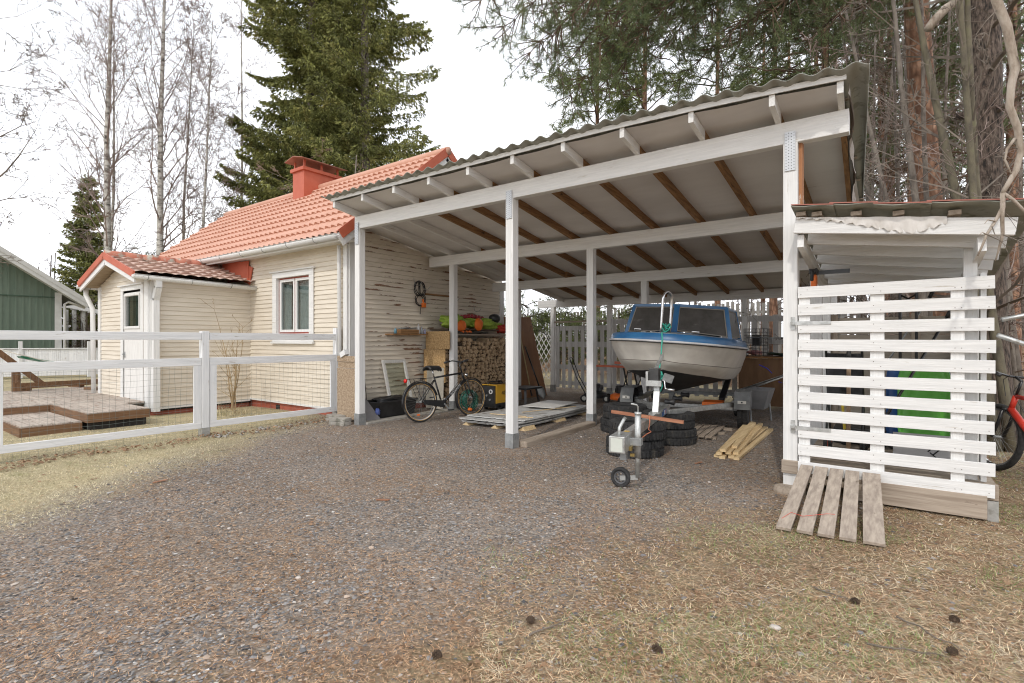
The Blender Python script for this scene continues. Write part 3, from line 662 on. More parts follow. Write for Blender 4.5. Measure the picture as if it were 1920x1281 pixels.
for s in (1, -1):
    xe = RX_+s*(PX1-RX_+.20)
    vb.bar((xe, y+.03, pz(xe)-.08), (RX_, y+.03, PR-.08), .03, .11)
vb.build('porch_bargeboard', wold('x'), pr)
so = MB()
for s in (1, -1):
    for k in range(8):
        f0 = k/8; f1 = (k+.96)/8; xa = RX_+s*(PX1-RX_+.2)*f0; xb = RX_+s*(PX1-RX_+.2)*f1
        so.add([(xa, y+.05, pz(xa)-.05), (xb, y+.05, pz(xb)-.05), (xb, PY+.02, pz(xb)-.05), (xa, PY+.02, pz(xa)-.05)], [(0, 1, 2, 3) if s < 0 else (3, 2, 1, 0)])
so.build('porch_soffit', wood('y', 'soffit_boards', (.30, .22, .14), (.42, .33, .22)), pr)
rf2 = MB().bar((PX1+.1, FY-.04, 2.78), (RX_+.2, FY-.04, 3.2), .02, .38); rf2.build('red_flashing', cm, hs)
MB().box(PX1-.9, PX1+.02, FY-.06, FY-.045, 2.7, 3.12).build('red_apron', cm, hs)
gutter('gutter', (PX1+.245, PY-.35, PE-.0), (PX1+.245, FY-.02, PE-.05), (1, 0, 0), hs, .062)
gutter('gutter', (PX0-.245, PY-.35, PE-.0), (PX0-.245, FY-.02, PE-.05), (-1, 0, 0), hs, .062)
ds = MB(); xx, yy = PX1+.10, PY+.06
ds.bar((PX1+.22, yy, PE-.06), (PX1+.22, yy, PE-.2), .10, .10, (0, 1, 0)); ds.bar((PX1+.22, yy, PE-.19), (xx, yy, PE-.42), .10, .10, (0, 1, 0)); ds.bar((xx, yy, PE-.40), (xx, yy, .95), .10, .10, (0, 1, 0)); ds.bar((xx, yy, 1.0), (xx+.0, yy-.0, .06), .115, .115, (0, 1, 0))
ds.build('downspout', wpaint('z'), hs)
ds = MB(); ds.tube([(PX0-.22, PY-.2, PE-.07), (PX0-.22, PY-.2, PE-.2), (PX0-.08, PY-.12, PE-.5), (PX0-.08, PY-.1, .1)], .045, 10); ds.build('downspout', wpaint('z'), hs, smooth=True)
# ---------------------------------------------------------------- fence
fx = -.98
fe = thing('mesh_fence', 'white three rail fence with green wire mesh running to the house', 'fence', (fx, -3, 0))
for y, top in ((-2.0, 1.53), (.25, 1.62), (-4.30, 1.53), (-6.6, 1.53)):
    p = MB().box(fx-.05, fx+.05, y-.05, y+.05, .10, top).build('post', wold('z'), fe, bevel=.004)
    MB().box(fx-.056, fx+.056, y-.056, y+.056, -.05, .13).build('post_shoe', galv, p)
for ya, yb in ((-1.945, .195), (-4.245, -2.055), (-6.545, -4.355)):
    MB().box(fx+.012, fx+.045, ya, yb, 1.405, 1.51).build('rail', wold('y'), fe, bevel=.003)
    MB().box(fx+.012, fx+.045, ya, yb, 1.035, 1.145).build('rail', wold('y'), fe, bevel=.003)
    MB().box(fx+.012, fx+.045, ya, yb, .125, .215).build('rail', wold('y'), fe, bevel=.003)
    for s in ((ya, ya+.10), (yb-.10, yb)): MB().box(fx+.013, fx+.044, s[0], s[1], .216, 1.034).build('stile', wold('z'), fe)
    wm = MB(); yy = ya+.03
    j = 0
    while yy < yb:
        wob = .012*math.sin(yy*31); wm.tube([(fx+.004, yy, .0), (fx+.004, yy+wob*.5, .35), (fx+.002, yy+wob, .62), (fx+.004, yy-wob*.5, .85), (fx+.004, yy, 1.10)], .0013, 3, cap=False); yy += .0762
    z = .02
    while z < 1.12:
        wm.tube([(fx+.006, ya+(yb-ya)*i/8, z+.006*math.sin(i*2.1+z*9)) for i in range(9)], .0013, 3, cap=False); z += .0762
    wm.build('wire_mesh', pm('green_grey_wire', (.16, .19, .17), (.22, .25, .23), rough=.5, metal=.4), fe)
# ---------------------------------------------------------------- slatted store at the right
st = thing('lean_to_store', 'small lean-to store with sagging sheet roof and raised timber floor', 'lean-to', (7.15, .8, 0))
SX0, SX1 = 6.45, 7.86; SY1 = 1.75
def sr(x, y): return 2.33 - .13*(x-6.46) - .13*(y+.35)    # underside of the roof beams
MB().box(6.30, 7.80, -.085, -.04, .165, .285).build('floor_beam', greyw('x'), st, bevel=.003)
MB().box(6.86, 7.73, -.125, -.087, .02, .20).build('skirt_board', greyw('x'), st, bevel=.003)
MB().box(7.735, 7.80, -.08, -.01, -.02, .16).build('post_shoe', galv, st)
fl = MB()
for i in range(14): fl.box(6.44, 7.80, -.03+i*.125, -.03+i*.125+.115, .23, .262)
fl.build('floor', greyw('x'), st)
for x in (6.46, 7.74): MB().box(x-.03, x+.03, .0, SY1, .10, .228).build('joist', greyw('y'), st)
pw = wpaint('z')
MB().box(7.60, 7.685, .0, .05, .29, 2.17).build('post', pw, st, bevel=.003)
MB().box(7.70, 7.735, -.03, .09, .29, 1.93).build('side_board', pw, st, bevel=.003)
for y in (.25, .6, .95, 1.3, 1.6): MB().box(7.74, 7.762, y, y+.12, .29, 1.75).build('side_board', pw, st)
for x in (6.50, 7.68): MB().box(x-.04, x+.04, SY1-.08, SY1, .26, sr(x, SY1)).build('post', pw, st, bevel=.003)
# front beam, rafters, joists
MB().bar((6.45, -.36, sr(6.45, -.36)+.065), (7.86, -.36, sr(7.86, -.36)+.065), .045, .125).build('roof_beam', wpaint('x'), st, bevel=.003)
for x in (6.49, 7.68): MB().bar((x, -.33, sr(x, -.33)-.055), (x, SY1+.1, sr(x, SY1+.1)-.055), .05, .11).build('rafter', wpaint('y'), st)
for y in (-.10, .25, .60, .95, 1.3, 1.65):
    MB().bar((6.52, y, sr(6.52, y)+.03), (7.84, y, sr(7.84, y)+.03), .045, .10).build('purlin', wpaint('x'), st)
for x in (6.50, 6.62, 6.90, 7.18, 7.52): MB().bar((x, -.40, sr(x, -.40)+.16), (x, -.14, sr(x, -.14)+.16), .075, .035).build('spacer_block', greyw('y'), st)
for i, (xa, xb) in enumerate(((6.44, 6.75), (6.72, 7.05), (7.02, 7.38), (7.35, 7.98))):
    R_ = [[(x_, y, sr(x_, y)+.197+.010*(i % 2)+.006*math.sin(x_*20)) for x_ in np.linspace(xa, xb, 7)] for y in np.linspace(-.50, SY1+.2, 8)]
    q = MB().grid(R_); o = q.build('roof_sheet', pm('mossy_grey_sheet', (.20, .21, .17), (.30, .30, .25), scale=5, rough=.6, c3=(.12, .12, .08), s3=4), st); md = o.modifiers.new('t', 'SOLIDIFY'); md.thickness = .006; md.offset = -1
    MB().add([(xa, -.505, sr(xa, -.5)+.200+.01*(i % 2)), (xb, -.505, sr(xb, -.5)+.200+.01*(i % 2)), (xb, -.505, sr(xb, -.5)+.208+.01*(i % 2)), (xa, -.505, sr(xa, -.5)+.208+.01*(i % 2)),
              (xa, -.44, sr(xa, -.44)+.209+.01*(i % 2)), (xb, -.44, sr(xb, -.44)+.209+.01*(i % 2))], [(0, 1, 2, 3), (3, 2, 5, 4)]).build('sheet_edge', pm('red_sheet_edge', (.34, .11, .08), (.40, .15, .11), rough=.6), o)
# torn white membrane hanging over the front beam
R_ = []
for i in range(40):
    x = 6.46+i*.026; t = i/39; dr_ = .012+.13*max(0, math.sin(t*math.pi*.5))**2*(1 if t < .8 else (1-(t-.8)*3.6)); z1 = sr(x, -.4)+.13
    R_.append([(x, -.392-.010*math.sin(i*.9), z1), (x, -.397-.012*math.sin(i*1.3), z1-dr_*.5), (x, -.394-.015*math.sin(i*2.1), z1-dr_-.012*math.sin(i*2.3))])
MB().grid(R_).build('torn_membrane', pm('white_membrane', (.60, .57, .53), (.72, .69, .66), scale=9, rough=.6, bump=.3), st, smooth=True)
# low back wall of beige boards
bw = MB()
for i in range(7): bw.box(6.5, 7.70, SY1+.001, SY1+.022, .28+i*.198, .28+i*.198+.192)
bw.build('back_wall', pm('beige_boards', (.30, .26, .21), (.40, .35, .29), scale=(2, 30, 30), rough=.8, bump=.3), st)
for x in (6.53, 7.3): MB().box(x, x+.08, SY1-.02, SY1-.0005, .28, 1.7).build('back_batten', greyw('z'), st)
# slatted gate
gt = thing('slatted_gate', 'white slatted gate of eleven boards hinged to the front post', 'gate', (7.1, -.09, 0))
gw = wpaint('x'); GY = -.115
for (x0, x1) in ((6.445, 6.535), (6.985, 7.085), (7.515, 7.60)):
    MB().box(x0, x1, GY+.024, GY+.047, .235, 1.80 if x0 < 7.4 else 1.86).build('stile', wpaint('z'), gt, bevel=.002)
for k in range(11):
    zt = 1.885-k*.1590; tl = [0.000, .010, .004, -.004, -.002, .001, -.003, .002, .004, 0, -.004][k]
    x0 = 6.44; x1 = 7.775 + [.0, .003, -.004, .006, .002, .006, .0, -.003, .004, .002, .0][k]
    s = MB().bar((x0, GY+.011, zt-.051-tl*.0), (x1, GY+.011, zt-.051+tl*1.5+(.012 if k == 0 else 0)), .021, .100)
    s.build('slat', gw, gt, bevel=.002)
for z in (1.555, .60):
    h = MB(); h.box(6.42, 6.70, GY-.006, GY-.0012, z-.016, z+.016); h.box(6.375, 6.418, GY+.02, GY+.052, z-.012, z+.012); h.box(6.375, 6.41, GY+.047, GY+.0535, z-.06, z+.06)
    for x in (6.47, 6.55, 6.63, 6.68): h.lathe([(0, .003), (.006, .003), (.006, 0)], (x, GY-.006, z), (0, -1, 0), 6)
    h.build('hinge', galv, gt)
sc = MB()
for k in range(11):
    for x in (6.465, 6.515, 7.01, 7.06, 7.54, 7.58, 7.74):
        sc.lathe([(0, .0012), (.0035, .0008), (.0035, 0)], (x, GY-.0008, 1.835-k*.159+.02*((int(x*100) % 2)*2-1)), (0, -1, 0), 5)
sc.build('screw_heads', pm('rusty_screw', (.12, .09, .07), rough=.6), gt)
# ramp of five grey planks
rp = thing('plank_ramp', 'short ramp of five weathered grey planks leaning on the store floor', 'ramp', (6.8, -.85, 0))
for i, (xa, xb, w) in enumerate(((6.515, 6.50, .098), (6.63, 6.635, .10), (6.745, 6.765, .10), (6.86, 6.895, .10), (6.995, 7.045, .125))):
    yb = -1.27+.012*i
    MB().bar((xa, -.13, .262), (xb, yb, .024), w, .024).build('plank', wood('y', 'grey_plank', (.27, .22, .18), (.44, .37, .30), (.16, .12, .09)), rp, bevel=.002)
MB().box(6.47, 7.05, -.30, -.26, .155, .196).build('bearer', greyw('x'), rp)
MB().tube([(6.47, -1.15, .061), (6.52, -1.05, .090), (6.6, -1.07, .082), (6.75, -.98, .105), (6.80, -.97, .108)], .0018, 4).build('red_string', redp, rp)
# car tyre half under the right front post
def tyre_mb(c, r, w, axis=(0, 0, 1), hole=.60, lugs=True, n=48):
    m = MB(); h = w/2; ri = r*hole
    prof = [(ri, -h*.62), (ri+.012, -h*.80), (r*.78, -h), (r*.93, -h*.93), (r*.985, -h*.80), (r, -h*.55), (r, -h*.12), (r*.975, -h*.09), (r*.975, h*.09), (r, h*.12), (r, h*.55), (r*.985, h*.80), (r*.93, h*.93), (r*.78, h), (ri+.012, h*.80), (ri, h*.62), (ri*1.04, h*.2), (ri*1.12, 0), (ri*1.04, -h*.2)]
    m.lathe(prof, c, axis, n, closed=True)
    if lugs:
        d, s, t = basis(axis); c = Vector(c)
        for k in range(n):
            a = 2*math.pi*k/n; rad = s*math.cos(a)+t*math.sin(a); tan = d.cross(rad)
            for sgn in (-1, 1):
                off = (0 if sgn < 0 else .5)*2*math.pi/n; rad2 = s*math.cos(a+off)+t*math.sin(a+off); tan2 = d.cross(rad2)
                m.bar(c+rad2*(r+.002)+d*(sgn*h*.16)-tan2*.003, c+rad2*(r-.004)+d*(sgn*h*.86)+tan2*.008, r*.085, .012, rad2)
                m.bar(c+rad2*(r-.001)+d*(sgn*h*.18), c+rad2*(r-.001)+d*(sgn*h*.40)-tan2*.012, r*.04, .012, rad2)
    return m
o = MB().lathe([(0, .055), (.09, .055), (.125, .045), (.135, .02), (.135, -.05)], (6.37, -.10, 0), (0, 0, 1), 24).build('timber_pad', greyw('z'), loc=(6.37, -.10, 0)); tag(o, 'round weathered timber pad under the right front post', 'pad')
# ---- things kept in the store
def wheel(name, parent, c, axis, r, tw, tmat, spokes=28, rim_r=None, rimmat=None, hub=.018, tread=None, sw=None):
    c = Vector(c); d, s, t = basis(axis); k = MB(); nn = 40
    k.tube([c + (s*math.cos(a)+t*math.sin(a))*(r-tw) for a in [2*math.pi*i/nn for i in range(nn)]], tw, 8, closed=True)
    tr = k.build(name, tmat, parent, smooth=True)
    rm = MB(); rr = r-2*tw-.004
    rm.lathe([(rr+.006, -.012), (rr+.006, .012), (rr-.012, .010), (rr-.012, -.010)], c, d, nn, closed=True); rm.build('rim', rimmat or chrome, tr)
    if sw:
        q = MB(); q.tube([c + d*(.0)+(s*math.cos(a)+t*math.sin(a))*(r-1.75*tw) for a in [2*math.pi*i/nn for i in range(nn)]], tw*.80, 6, closed=True); q.build('sidewall', sw, tr, smooth=True)
    sp = MB()
    for i in range(spokes):
        a = 2*math.pi*i/spokes; a2 = a+(.45 if i % 2 else -.45); sd = .028*(1 if (i//2) % 2 else -1)
        sp.tube([c+d*sd+(s*math.cos(a2)+t*math.sin(a2))*hub, c+(s*math.cos(a)+t*math.sin(a))*(rr-.008)], .0012, 3, cap=False)
    sp.build('spokes', galv_d, tr)
    MB().lathe([(0, -.045), (.012, -.045), (.012, -.034), (hub, -.032), (.014, -.02), (.014, .02), (hub, .032), (.012, .034), (.012, .045), (0, .045)], c, d, 12).build('hub', galv_d, tr)
    return tr
# green plastic sledge and a blue one behind it
def sled(name, label, x0, x1, zb, zt, y, mat, lean=.12):
    R_ = []; n = 12
    for i in range(n+1):
        t = i/n; z = zb+(zt-zb)*t; wv = 1-.25*max(0, (t-.75)/.25)**2-.12*max(0, (.12-t)/.12); row = []
        for j in range(17):
            s = j/16*2-1; dep = .07*(abs(s)**6)+(.012 if .28 < abs(s) < .42 else 0)-.05*max(0, t-.85)/.15*.8
            row.append(((x0+x1)/2+(x1-x0)/2*s*wv, y-dep+lean*t, z))
        R_.append(row)
    o = MB().grid(R_).build(name, mat, loc=((x0+x1)/2, y, zb), smooth=True); md = o.modifiers.new('t', 'SOLIDIFY'); md.thickness = .006
    return tag(o, label, 'sledge')
sled('sledge', 'bright green plastic sledge standing upright behind the slatted gate', 7.18, 7.60, .40, 1.16, 1.10, pm('green_plastic', (.08, .34, .03), (.12, .42, .05), scale=4, rough=.35))
sled('sledge', 'blue plastic sledge standing behind the green one in the store', 7.08, 7.63, .30, 1.20, 1.40, pm('blue_plastic', (.015, .07, .26), (.03, .12, .36), scale=4, rough=.4))
sg = thing('sign_board', 'grey sign board with black letters stored upside down behind the gate', 'sign', (7.42, .85, .28))
MB().box(7.14, 7.72, .84, .85, .265, .50).build('panel', pm('pale_grey_panel', (.44, .44, .45), (.5, .5, .51), rough=.6), sg)
def text(name, body, size, mat, parent, loc, rot, ext=.001, align='CENTER', off=None):
    c = bpy.data.curves.new(name, 'FONT'); c.body = body; c.size = size; c.extrude = ext; c.align_x = align; c.align_y = 'CENTER'
    tmp = bpy.data.objects.new('tmp', c); COL.objects.link(tmp); dg = bpy.context.evaluated_depsgraph_get(); me = bpy.data.meshes.new_from_object(tmp.evaluated_get(dg)); bpy.data.objects.remove(tmp)
    o = bpy.data.objects.new(name, me); COL.objects.link(o); me.materials.clear(); me.materials.append(mat)
    o.parent = parent; o.location = Vector(loc)-OFF[parent.name]; o.rotation_euler = rot; OFF[o.name] = OFF[parent.name]; return o
ink = pm('black_ink', (.015, .015, .017), rough=.5)
text('lettering', 'TIGI', .11, ink, sg, (7.42, .836, .385), (R(90), R(-138), 0))
text('lettering', 'VA', .11, ink, sg, (7.58, .836, .40), (R(90), R(-165), 0))
# pushchair with black cloth at left of the store, scooter wheel, poles
pc = thing('pushchair', 'folded black pushchair with red hubbed wheel behind the gate', 'pushchair', (6.72, .75, .26))
bl = pm('black_cloth', (.015, .016, .018), (.05, .05, .055), scale=9, rough=.85, bump=.4)
R_ = [[(6.60+.30*s, .62-.10*math.sin(math.pi*s)+.02*math.sin(9*t+5*s), .85+.42*t) for s in np.linspace(0, 1, 9)] for t in np.linspace(0, 1, 7)]
o = MB().grid(R_).build('seat_cloth', bl, pc, smooth=True)
fr_ = MB()
for x in (6.60, 6.90):
    fr_.tube([(x, .55, .38), (x, .75, .85), (x, .55, 1.30), (x, .40, 1.36)], .011, 6); fr_.tube([(x, .95, .40), (x, .75, .85)], .011, 6)
fr_.tube([(6.60, .40, 1.36), (6.90, .40, 1.36)], .016, 8); fr_.build('frame', blackm, pc)
for x in (6.60, 6.90):
    for y in (.55, .97): 
        w_ = tyre_mb((x, y, .36), .095, .035, (1, 0, 0), .55, False, 24).build('wheel', rubber, pc, smooth=True)
        MB().lathe([(.05, -.012), (.05, .012), (.02, .014), (0, .014)], (x, y, .36), (1, 0, 0), 12).build('hub', redp, w_)
def pole(name, label, cat, p0, p1, r, mat, foot=None):
    o = thing(name, label, cat, tuple(p0)); MB().tube([p0, p1], r, 8).build('shaft', mat, o, smooth=True)
    if foot: foot(o)
    return o
def grip(p, d, mat): return lambda o: MB().tube([Vector(p), Vector(p)+Vector(d)], .019, 8).build('grip', mat, o, smooth=True)
pole('garden_pole', 'brown wooden pole standing upright behind the gate slats', 'pole', (6.80, .35, .262), (6.80, .42, 1.22), .018, pm('tan_wood', (.30, .20, .13), (.4, .28, .18)), grip((6.80, .42, 1.20), (0, .003, .10), black))
pole('ski_pole', 'long black pole slanting across the inside of the store', 'pole', (6.90, .40, .30), (7.56, 1.0, 1.62), .013, blackm, grip((7.56, 1.0, 1.62), (.04, .035, .10), black))
pole('ski_pole', 'thin grey pole leaning to the right under the store roof', 'pole', (6.95, 1.5, .9), (7.45, 1.6, 1.85), .009, galv_d, grip((7.45, 1.6, 1.85), (.04, .01, .09), black))
kb = thing('kick_scooter', 'kick scooter with yellow fork standing in the store', 'scooter', (6.72, 1.2, .26))
MB().tube([(6.72, 1.2, .36), (6.66, 1.2, 1.15)], .014, 8).tube([(6.50, 1.2, 1.15), (6.84, 1.18, 1.16)], .012, 8).build('steerer', pm('yellow_metal', (.55, .40, .03), (.6, .46, .05), rough=.4), kb)
MB().bar((6.74, 1.2, .35), (7.14, 1.25, .34), .10, .02).build('deck', black, kb)
for x in (6.72, 7.16): tyre_mb((x, 1.2, .35), .085, .03, (0, 1, 0), .55, False, 24).build('wheel', rubber, kb, smooth=True)
cr_ = thing('frame_rack', 'black metal frame with crossed braces standing inside the store', 'rack', (7.28, 1.55, .3))
q = MB()
for x in (7.20, 7.34): q.tube([(x, 1.55, .28), (x, 1.55, 1.95)], .014, 6)
for z in (1.05, 1.5, 1.8): q.tube([(7.20, 1.55, z), (7.34, 1.55, z+.09)], .010, 6); q.tube([(7.34, 1.55, z), (7.20, 1.55, z+.09)], .010, 6)
q.build('frame', blackm, cr_)
bk = MB().box(6.60, 7.08, 1.3, 1.6, .262, .44).build('storage_box', black, loc=(6.84, 1.45, .262), bevel=.01); tag(bk, 'low black storage box on the floor at the back of the store', 'box')
# tools hung beside the front post
sw = thing('chainsaw', 'orange and black power tool hanging behind the front post', 'power tool', (6.50, .6, 2.0))
MB().box(6.47, 6.52, .50, .62, 1.90, 2.06).build('body', orange, sw, bevel=.01); MB().box(6.46, 6.53, .47, .64, 2.061, 2.12).tube([(6.50, .48, 2.09), (6.50, .36, 2.07), (6.5, .34, 1.98)], .018, 6).build('motor', black, sw, bevel=.008); MB().box(6.50, 6.80, .55, .575, 2.06, 2.10).build('bar', blackm, sw)
fl_ = thing('floodlight', 'small black floodlight on the second beam by the front post', 'lamp', (6.22, 2.15, 2.75))
MB().box(6.10, 6.28, 2.02, 2.08, 2.66, 2.82).build('housing', black, fl_, bevel=.01); MB().tube([(6.19, 2.08, 2.74), (6.19, 2.19, 2.92)], .014, 6).build('bracket', black, fl_)
# ---- right edge: bent tube frame, red bicycle
tb = thing('tube_frame', 'bent galvanised steel tube frame leaning by the store', 'tube frame', (8.4, .6, 0))
q = MB(); q.tube([(7.83, .02, 1.56), (8.0, .1, 1.60), (8.2, .15, 1.60), (8.5, .3, 1.42), (8.9, .5, .9), (9.2, .62, .0)], .018, 10); q.build('upper_tube', galv, tb, smooth=True)
q = MB(); q.tube([(7.80, -.02, 1.44), (7.98, .05, 1.36), (8.6, .35, .80), (9.1, .55, 0)], .018, 10); q.build('lower_tube', galv, tb, smooth=True)
def bicycle(name, label, frame, accent, L=1.08, r=.345, loc=(0, 0, 0), rot=(0, 0, 0), tyre=rubber, lettering=None, rack=True, sw=None, mount=False, steer=0):
    "bicycle along local +x (front at +x), standing on z=0"
    b = thing(name, label, 'bicycle', (0, 0, 0)); b.location = loc; b.rotation_euler = rot; OFF[b.name] = Vector((0, 0, 0))
    tw = .028 if mount else .019
    wr = wheel('rear_wheel', b, (0, 0, r), (0, 1, 0), r, tw, tyre, sw=sw); wf_ = wheel('front_wheel', b, (L, 0, r), (math.sin(steer), math.cos(steer), 0), r, tw, tyre, sw=sw)
    bbp = (.44, 0, r-.06); st_ = (.30, 0, r+.40); hd = (L-.19, 0, r+.46); hl = (L-.145, 0, r+.32); q = MB(); rr = .021 if mount else .0165
    q.tube([bbp, st_], rr*.95, 8); q.tube([st_, hd], rr, 8); q.tube([bbp, hl], rr*1.6, 10); q.tube([hl, hd], rr*1.25, 8)
    for s in (-.05, .05): q.tube([(0, s, r), (.30, s*.3, r+.36)], .008, 6); q.tube([(0, s, r), (.40, s*.6, r-.06)], .010, 6)
    q.build('frame', frame, b, smooth=True)
    q = MB()
    for s in (-.055, .055): q.tube([(L, s, r), (L-.07, s, r+.15), (L-.11, s, r+.30)], .013 if not mount else .018, 6)
    q.tube([(L-.11, -.055, r+.31), (L-.11, .055, r+.31)], .014, 6); q.build('fork', accent, b, smooth=True)
    q = MB(); q.tube([(L-.19, 0, r+.46), (L-.24, 0, r+.62)], .013, 8); q.tube([(L-.24, 0, r+.62), (L-.15, 0, r+.66)], .013, 8)
    q.tube([(L-.36, -.29, r+.66), (L-.22, -.24, r+.69), (L-.15, -.06, r+.66), (L-.15, .06, r+.66), (L-.22, .24, r+.69), (L-.36, .29, r+.66)], .012, 8); hb = q.build('handlebar', blackm, b, smooth=True)
    for s in (-1, 1): MB().tube([(L-.37, s*.292, r+.66), (L-.26, s*.26, r+.685)], .018, 8).build('grip', black, hb, smooth=True)
    q = MB(); q.tube([st_, (.265, 0, r+.55)], .0135, 8); q.build('seat_post', chrome, b, smooth=True)
    R_ = []
    for i in range(9):
        t = i/8; w_ = .085*(1-t)**.7+.018; x = .15+.27*t; R_.append([(x, s*w_, r+.585-.012*t-.05*abs(s)**3-(.02 if t == 1 else 0)-(.015 if t == 0 else 0)) for s in np.linspace(-1, 1, 9)])
    o = MB().grid(R_).build('saddle', black, b, smooth=True); md = o.modifiers.new('t', 'SOLIDIFY'); md.thickness = .035
    q = MB(); q.lathe([(.085, -.002), (.095, -.002), (.095, .002), (.085, .002)], (.44, -.055, r-.06), (0, 1, 0), 24, closed=True); q.lathe([(0, 0), (.03, 0), (.03, .006), (0, .006)], (.44, -.06, r-.06), (0, 1, 0), 12)
    for k in range(5): a = k*1.257; q.tube([(.44, -.055, r-.06), (.44+.088*math.cos(a), -.055, r-.06+.088*math.sin(a))], .006, 4)
    cw = q.build('chainwheel', chrome, b)
    q = MB(); q.bar((.44, -.075, r-.06), (.54, -.075, r-.17), .012, .024); q.bar((.44, .075, r-.06), (.34, .075, r+.05), .012, .024); ck = q.build('crank', galv_d, b)
    for (x, s, z) in ((.545, -1, r-.175), (.335, 1, r+.055)): MB().box(x-.045, x+.045, s*.085-.045*(s < 0)*1.6, s*.085+.045*(s > 0)*1.6, z-.010, z+.010).build('pedal', black, ck)
    if not mount:
        for nm, cx_, wn in (('rear_mudguard', 0, (15, 190)), ('front_mudguard', L, (10, 155))):
            R_ = []
            for i in range(17):
                a = R(wn[0]+(wn[1]-wn[0])*i/16) if cx_ == 0 else R(wn[0]+35+(wn[1]-wn[0]+20)*i/16); rr_ = r+.022
                R_.append([(cx_+rr_*(1-.03*abs(s)**2)*math.cos(a), s*.026, r+rr_*(1-.03*abs(s)**2)*math.sin(a)) for s in (-1, -.5, 0, .5, 1)])
            mg = MB().grid(R_).build(nm, blackm, b, smooth=True); md = mg.modifiers.new('t', 'SOLIDIFY'); md.thickness = .002
        R_ = MB(); R_.prism([(.03, -.058, r+.035), (.42, -.058, r-.0), (.47, -.058, r+.02), (.50, -.058, r-.07), (.44, -.058, r-.13), (.03, -.058, r-.04)], (0, -.012, 0)); R_.build('chain_guard', blackm, b, bevel=.004)
    if rack:
        q = MB(); z = r+.40
        for s in (-.06, -.02, .02, .06): q.tube([(-.26, s, z), (.22, s, z)], .005, 5)
        for x in (-.26, -.1, .06, .22): q.tube([(x, -.065, z), (x, .065, z)], .005, 5)
        for s in (-.07, .07): q.tube([(0, s, r), (-.16, s*.95, z)], .005, 5); q.tube([(0, s, r), (.06, s*.95, z)], .005, 5)
        q.tube([(.22, -.02, z), (.27, 0, r+.40)], .005, 5); q.build('rack', blackm, b)
        l_ = MB().lathe([(0, .0), (.032, .0), (.036, .02), (.030, .035), (0, .037)], (-.262, 0, z-.03), (-1, 0, .1), 14).build('rear_light', pm('red_lens', (.65, .02, .015), (.7, .03, .02), rough=.2), b, smooth=True)
        MB().lathe([(0, 0), (.03, 0), (.034, .02), (.02, .05), (0, .055)], (L-.07, 0, r+.42), (-1, 0, 0), 12).build('headlamp', chrome, b, smooth=True)
        for cx_, an in ((0, 255), (L, 262)):
            for dx in (0,): MB().box(cx_+math.cos(R(an))*.22-.03, cx_+math.cos(R(an))*.22+.03, -.02, -.012, r+math.sin(R(an))*.22-.014, r+math.sin(R(an))*.22+.014).build('reflector', orange, b, bevel=.004)
    if lettering:
        d = Vector(hl)-Vector(bbp); ang = math.atan2(d.z, d.x); mid = Vector(bbp)+d*.58
        text('lettering', lettering, .062, pm('white_decal', (.62, .62, .62), rough=.5), b, (mid.x, -rr*1.6-.0012, mid.z), (R(90), -ang, 0), .0006)
    q = MB(); q.tube([(.30, .06, r-.05), (.20, .10, .02)], .008, 6); q.build('kickstand', galv_d, b)
    q = MB(); q.tube([(L-.25, -.12, r+.67), (L-.10, -.08, r+.60), (L-.12, -.02, r+.50), (L-.2, -.02, r+.40), (.5, -.02, r)], .0035, 5); q.tube([(L-.25, .12, r+.67), (L-.08, .06, r+.62), (L-.08, .02, r+.45)], .0035, 5); q.build('cable', black, b)
    return b
# ---------------------------------------------------------------- boat
bt = thing('motor_boat', 'white and blue day cruiser boat with black bottom on the trailer', 'boat', (0, 0, 0))
OFF[bt.name] = Vector((0, 0, 0))
bt.location = (4.55, 1.45, 0); bt.rotation_euler = (0, 0, R(10))
roll = R(3.6)
def bl_(s, b, z):   # boat-local point with the list to starboard
    zz = z-1.0; return (s*math.cos(roll)+zz*math.sin(roll), b, 1.0+zz*math.cos(roll)-s*math.sin(roll))
ST = [(0, 0, 1.385, .18, 0, 1.12, .30, 0, .985, .34, .965), (.05, .26, 1.385, .20, .17, 1.10, .36, .07, .965, .45, .90), (.16, .50, 1.38, .30, .37, 1.09, .46, .20, .95, .60, .82), (.35, .72, 1.37, .46, .57, 1.075, .60, .38, .925, .78, .73),
      (.62, .87, 1.36, .72, .73, 1.06, .82, .56, .90, 1.0, .66), (1.0, .955, 1.35, 1.05, .84, 1.04, 1.12, .70, .865, 1.25, .60), (1.6, .985, 1.335, 1.62, .90, 1.02, 1.66, .79, .83, 1.7, .56), (2.6, .985, 1.32, 2.6, .92, 1.0, 2.6, .83, .80, 2.6, .54), (4.0, .93, 1.32, 4.0, .88, 1.0, 4.0, .80, .79, 4.0, .54)]
# columns: rim b,s,z / knuckle b,s,z / chine b,s,z / keel b,z
def dens(rows):  # smooth interpolation between stations
    out = []
    for i in range(len(rows)-1):
        for k in range(4):
            t = k/4; p0 = rows[max(i-1, 0)]; p1 = rows[i]; p2 = rows[i+1]; p3 = rows[min(i+2, len(rows)-1)]
            out.append(tuple(.5*((2*b_)+(-a+c)*t+(2*a-5*b_+4*c-d)*t*t+(-a+3*b_-3*c+d)*t**3) for a, b_, c, d in zip(p0, p1, p2, p3)))
    out.append(rows[-1]); return out
SD = dens(ST)
gel = pm('cream_gelcoat', (.56, .53, .48), (.66, .63, .57), scale=4, rough=.35, c3=(.46, .42, .37), s3=3, lo3=.6, hi3=.8, coat=.3)
bot = pm('black_antifoul', (.012, .012, .013), (.03, .03, .03), scale=7, rough=.7)
blue = pm('blue_gelcoat', (.018, .10, .24), (.03, .14, .30), scale=3, rough=.3, coat=.3)
hull = MB(); und_ = MB()
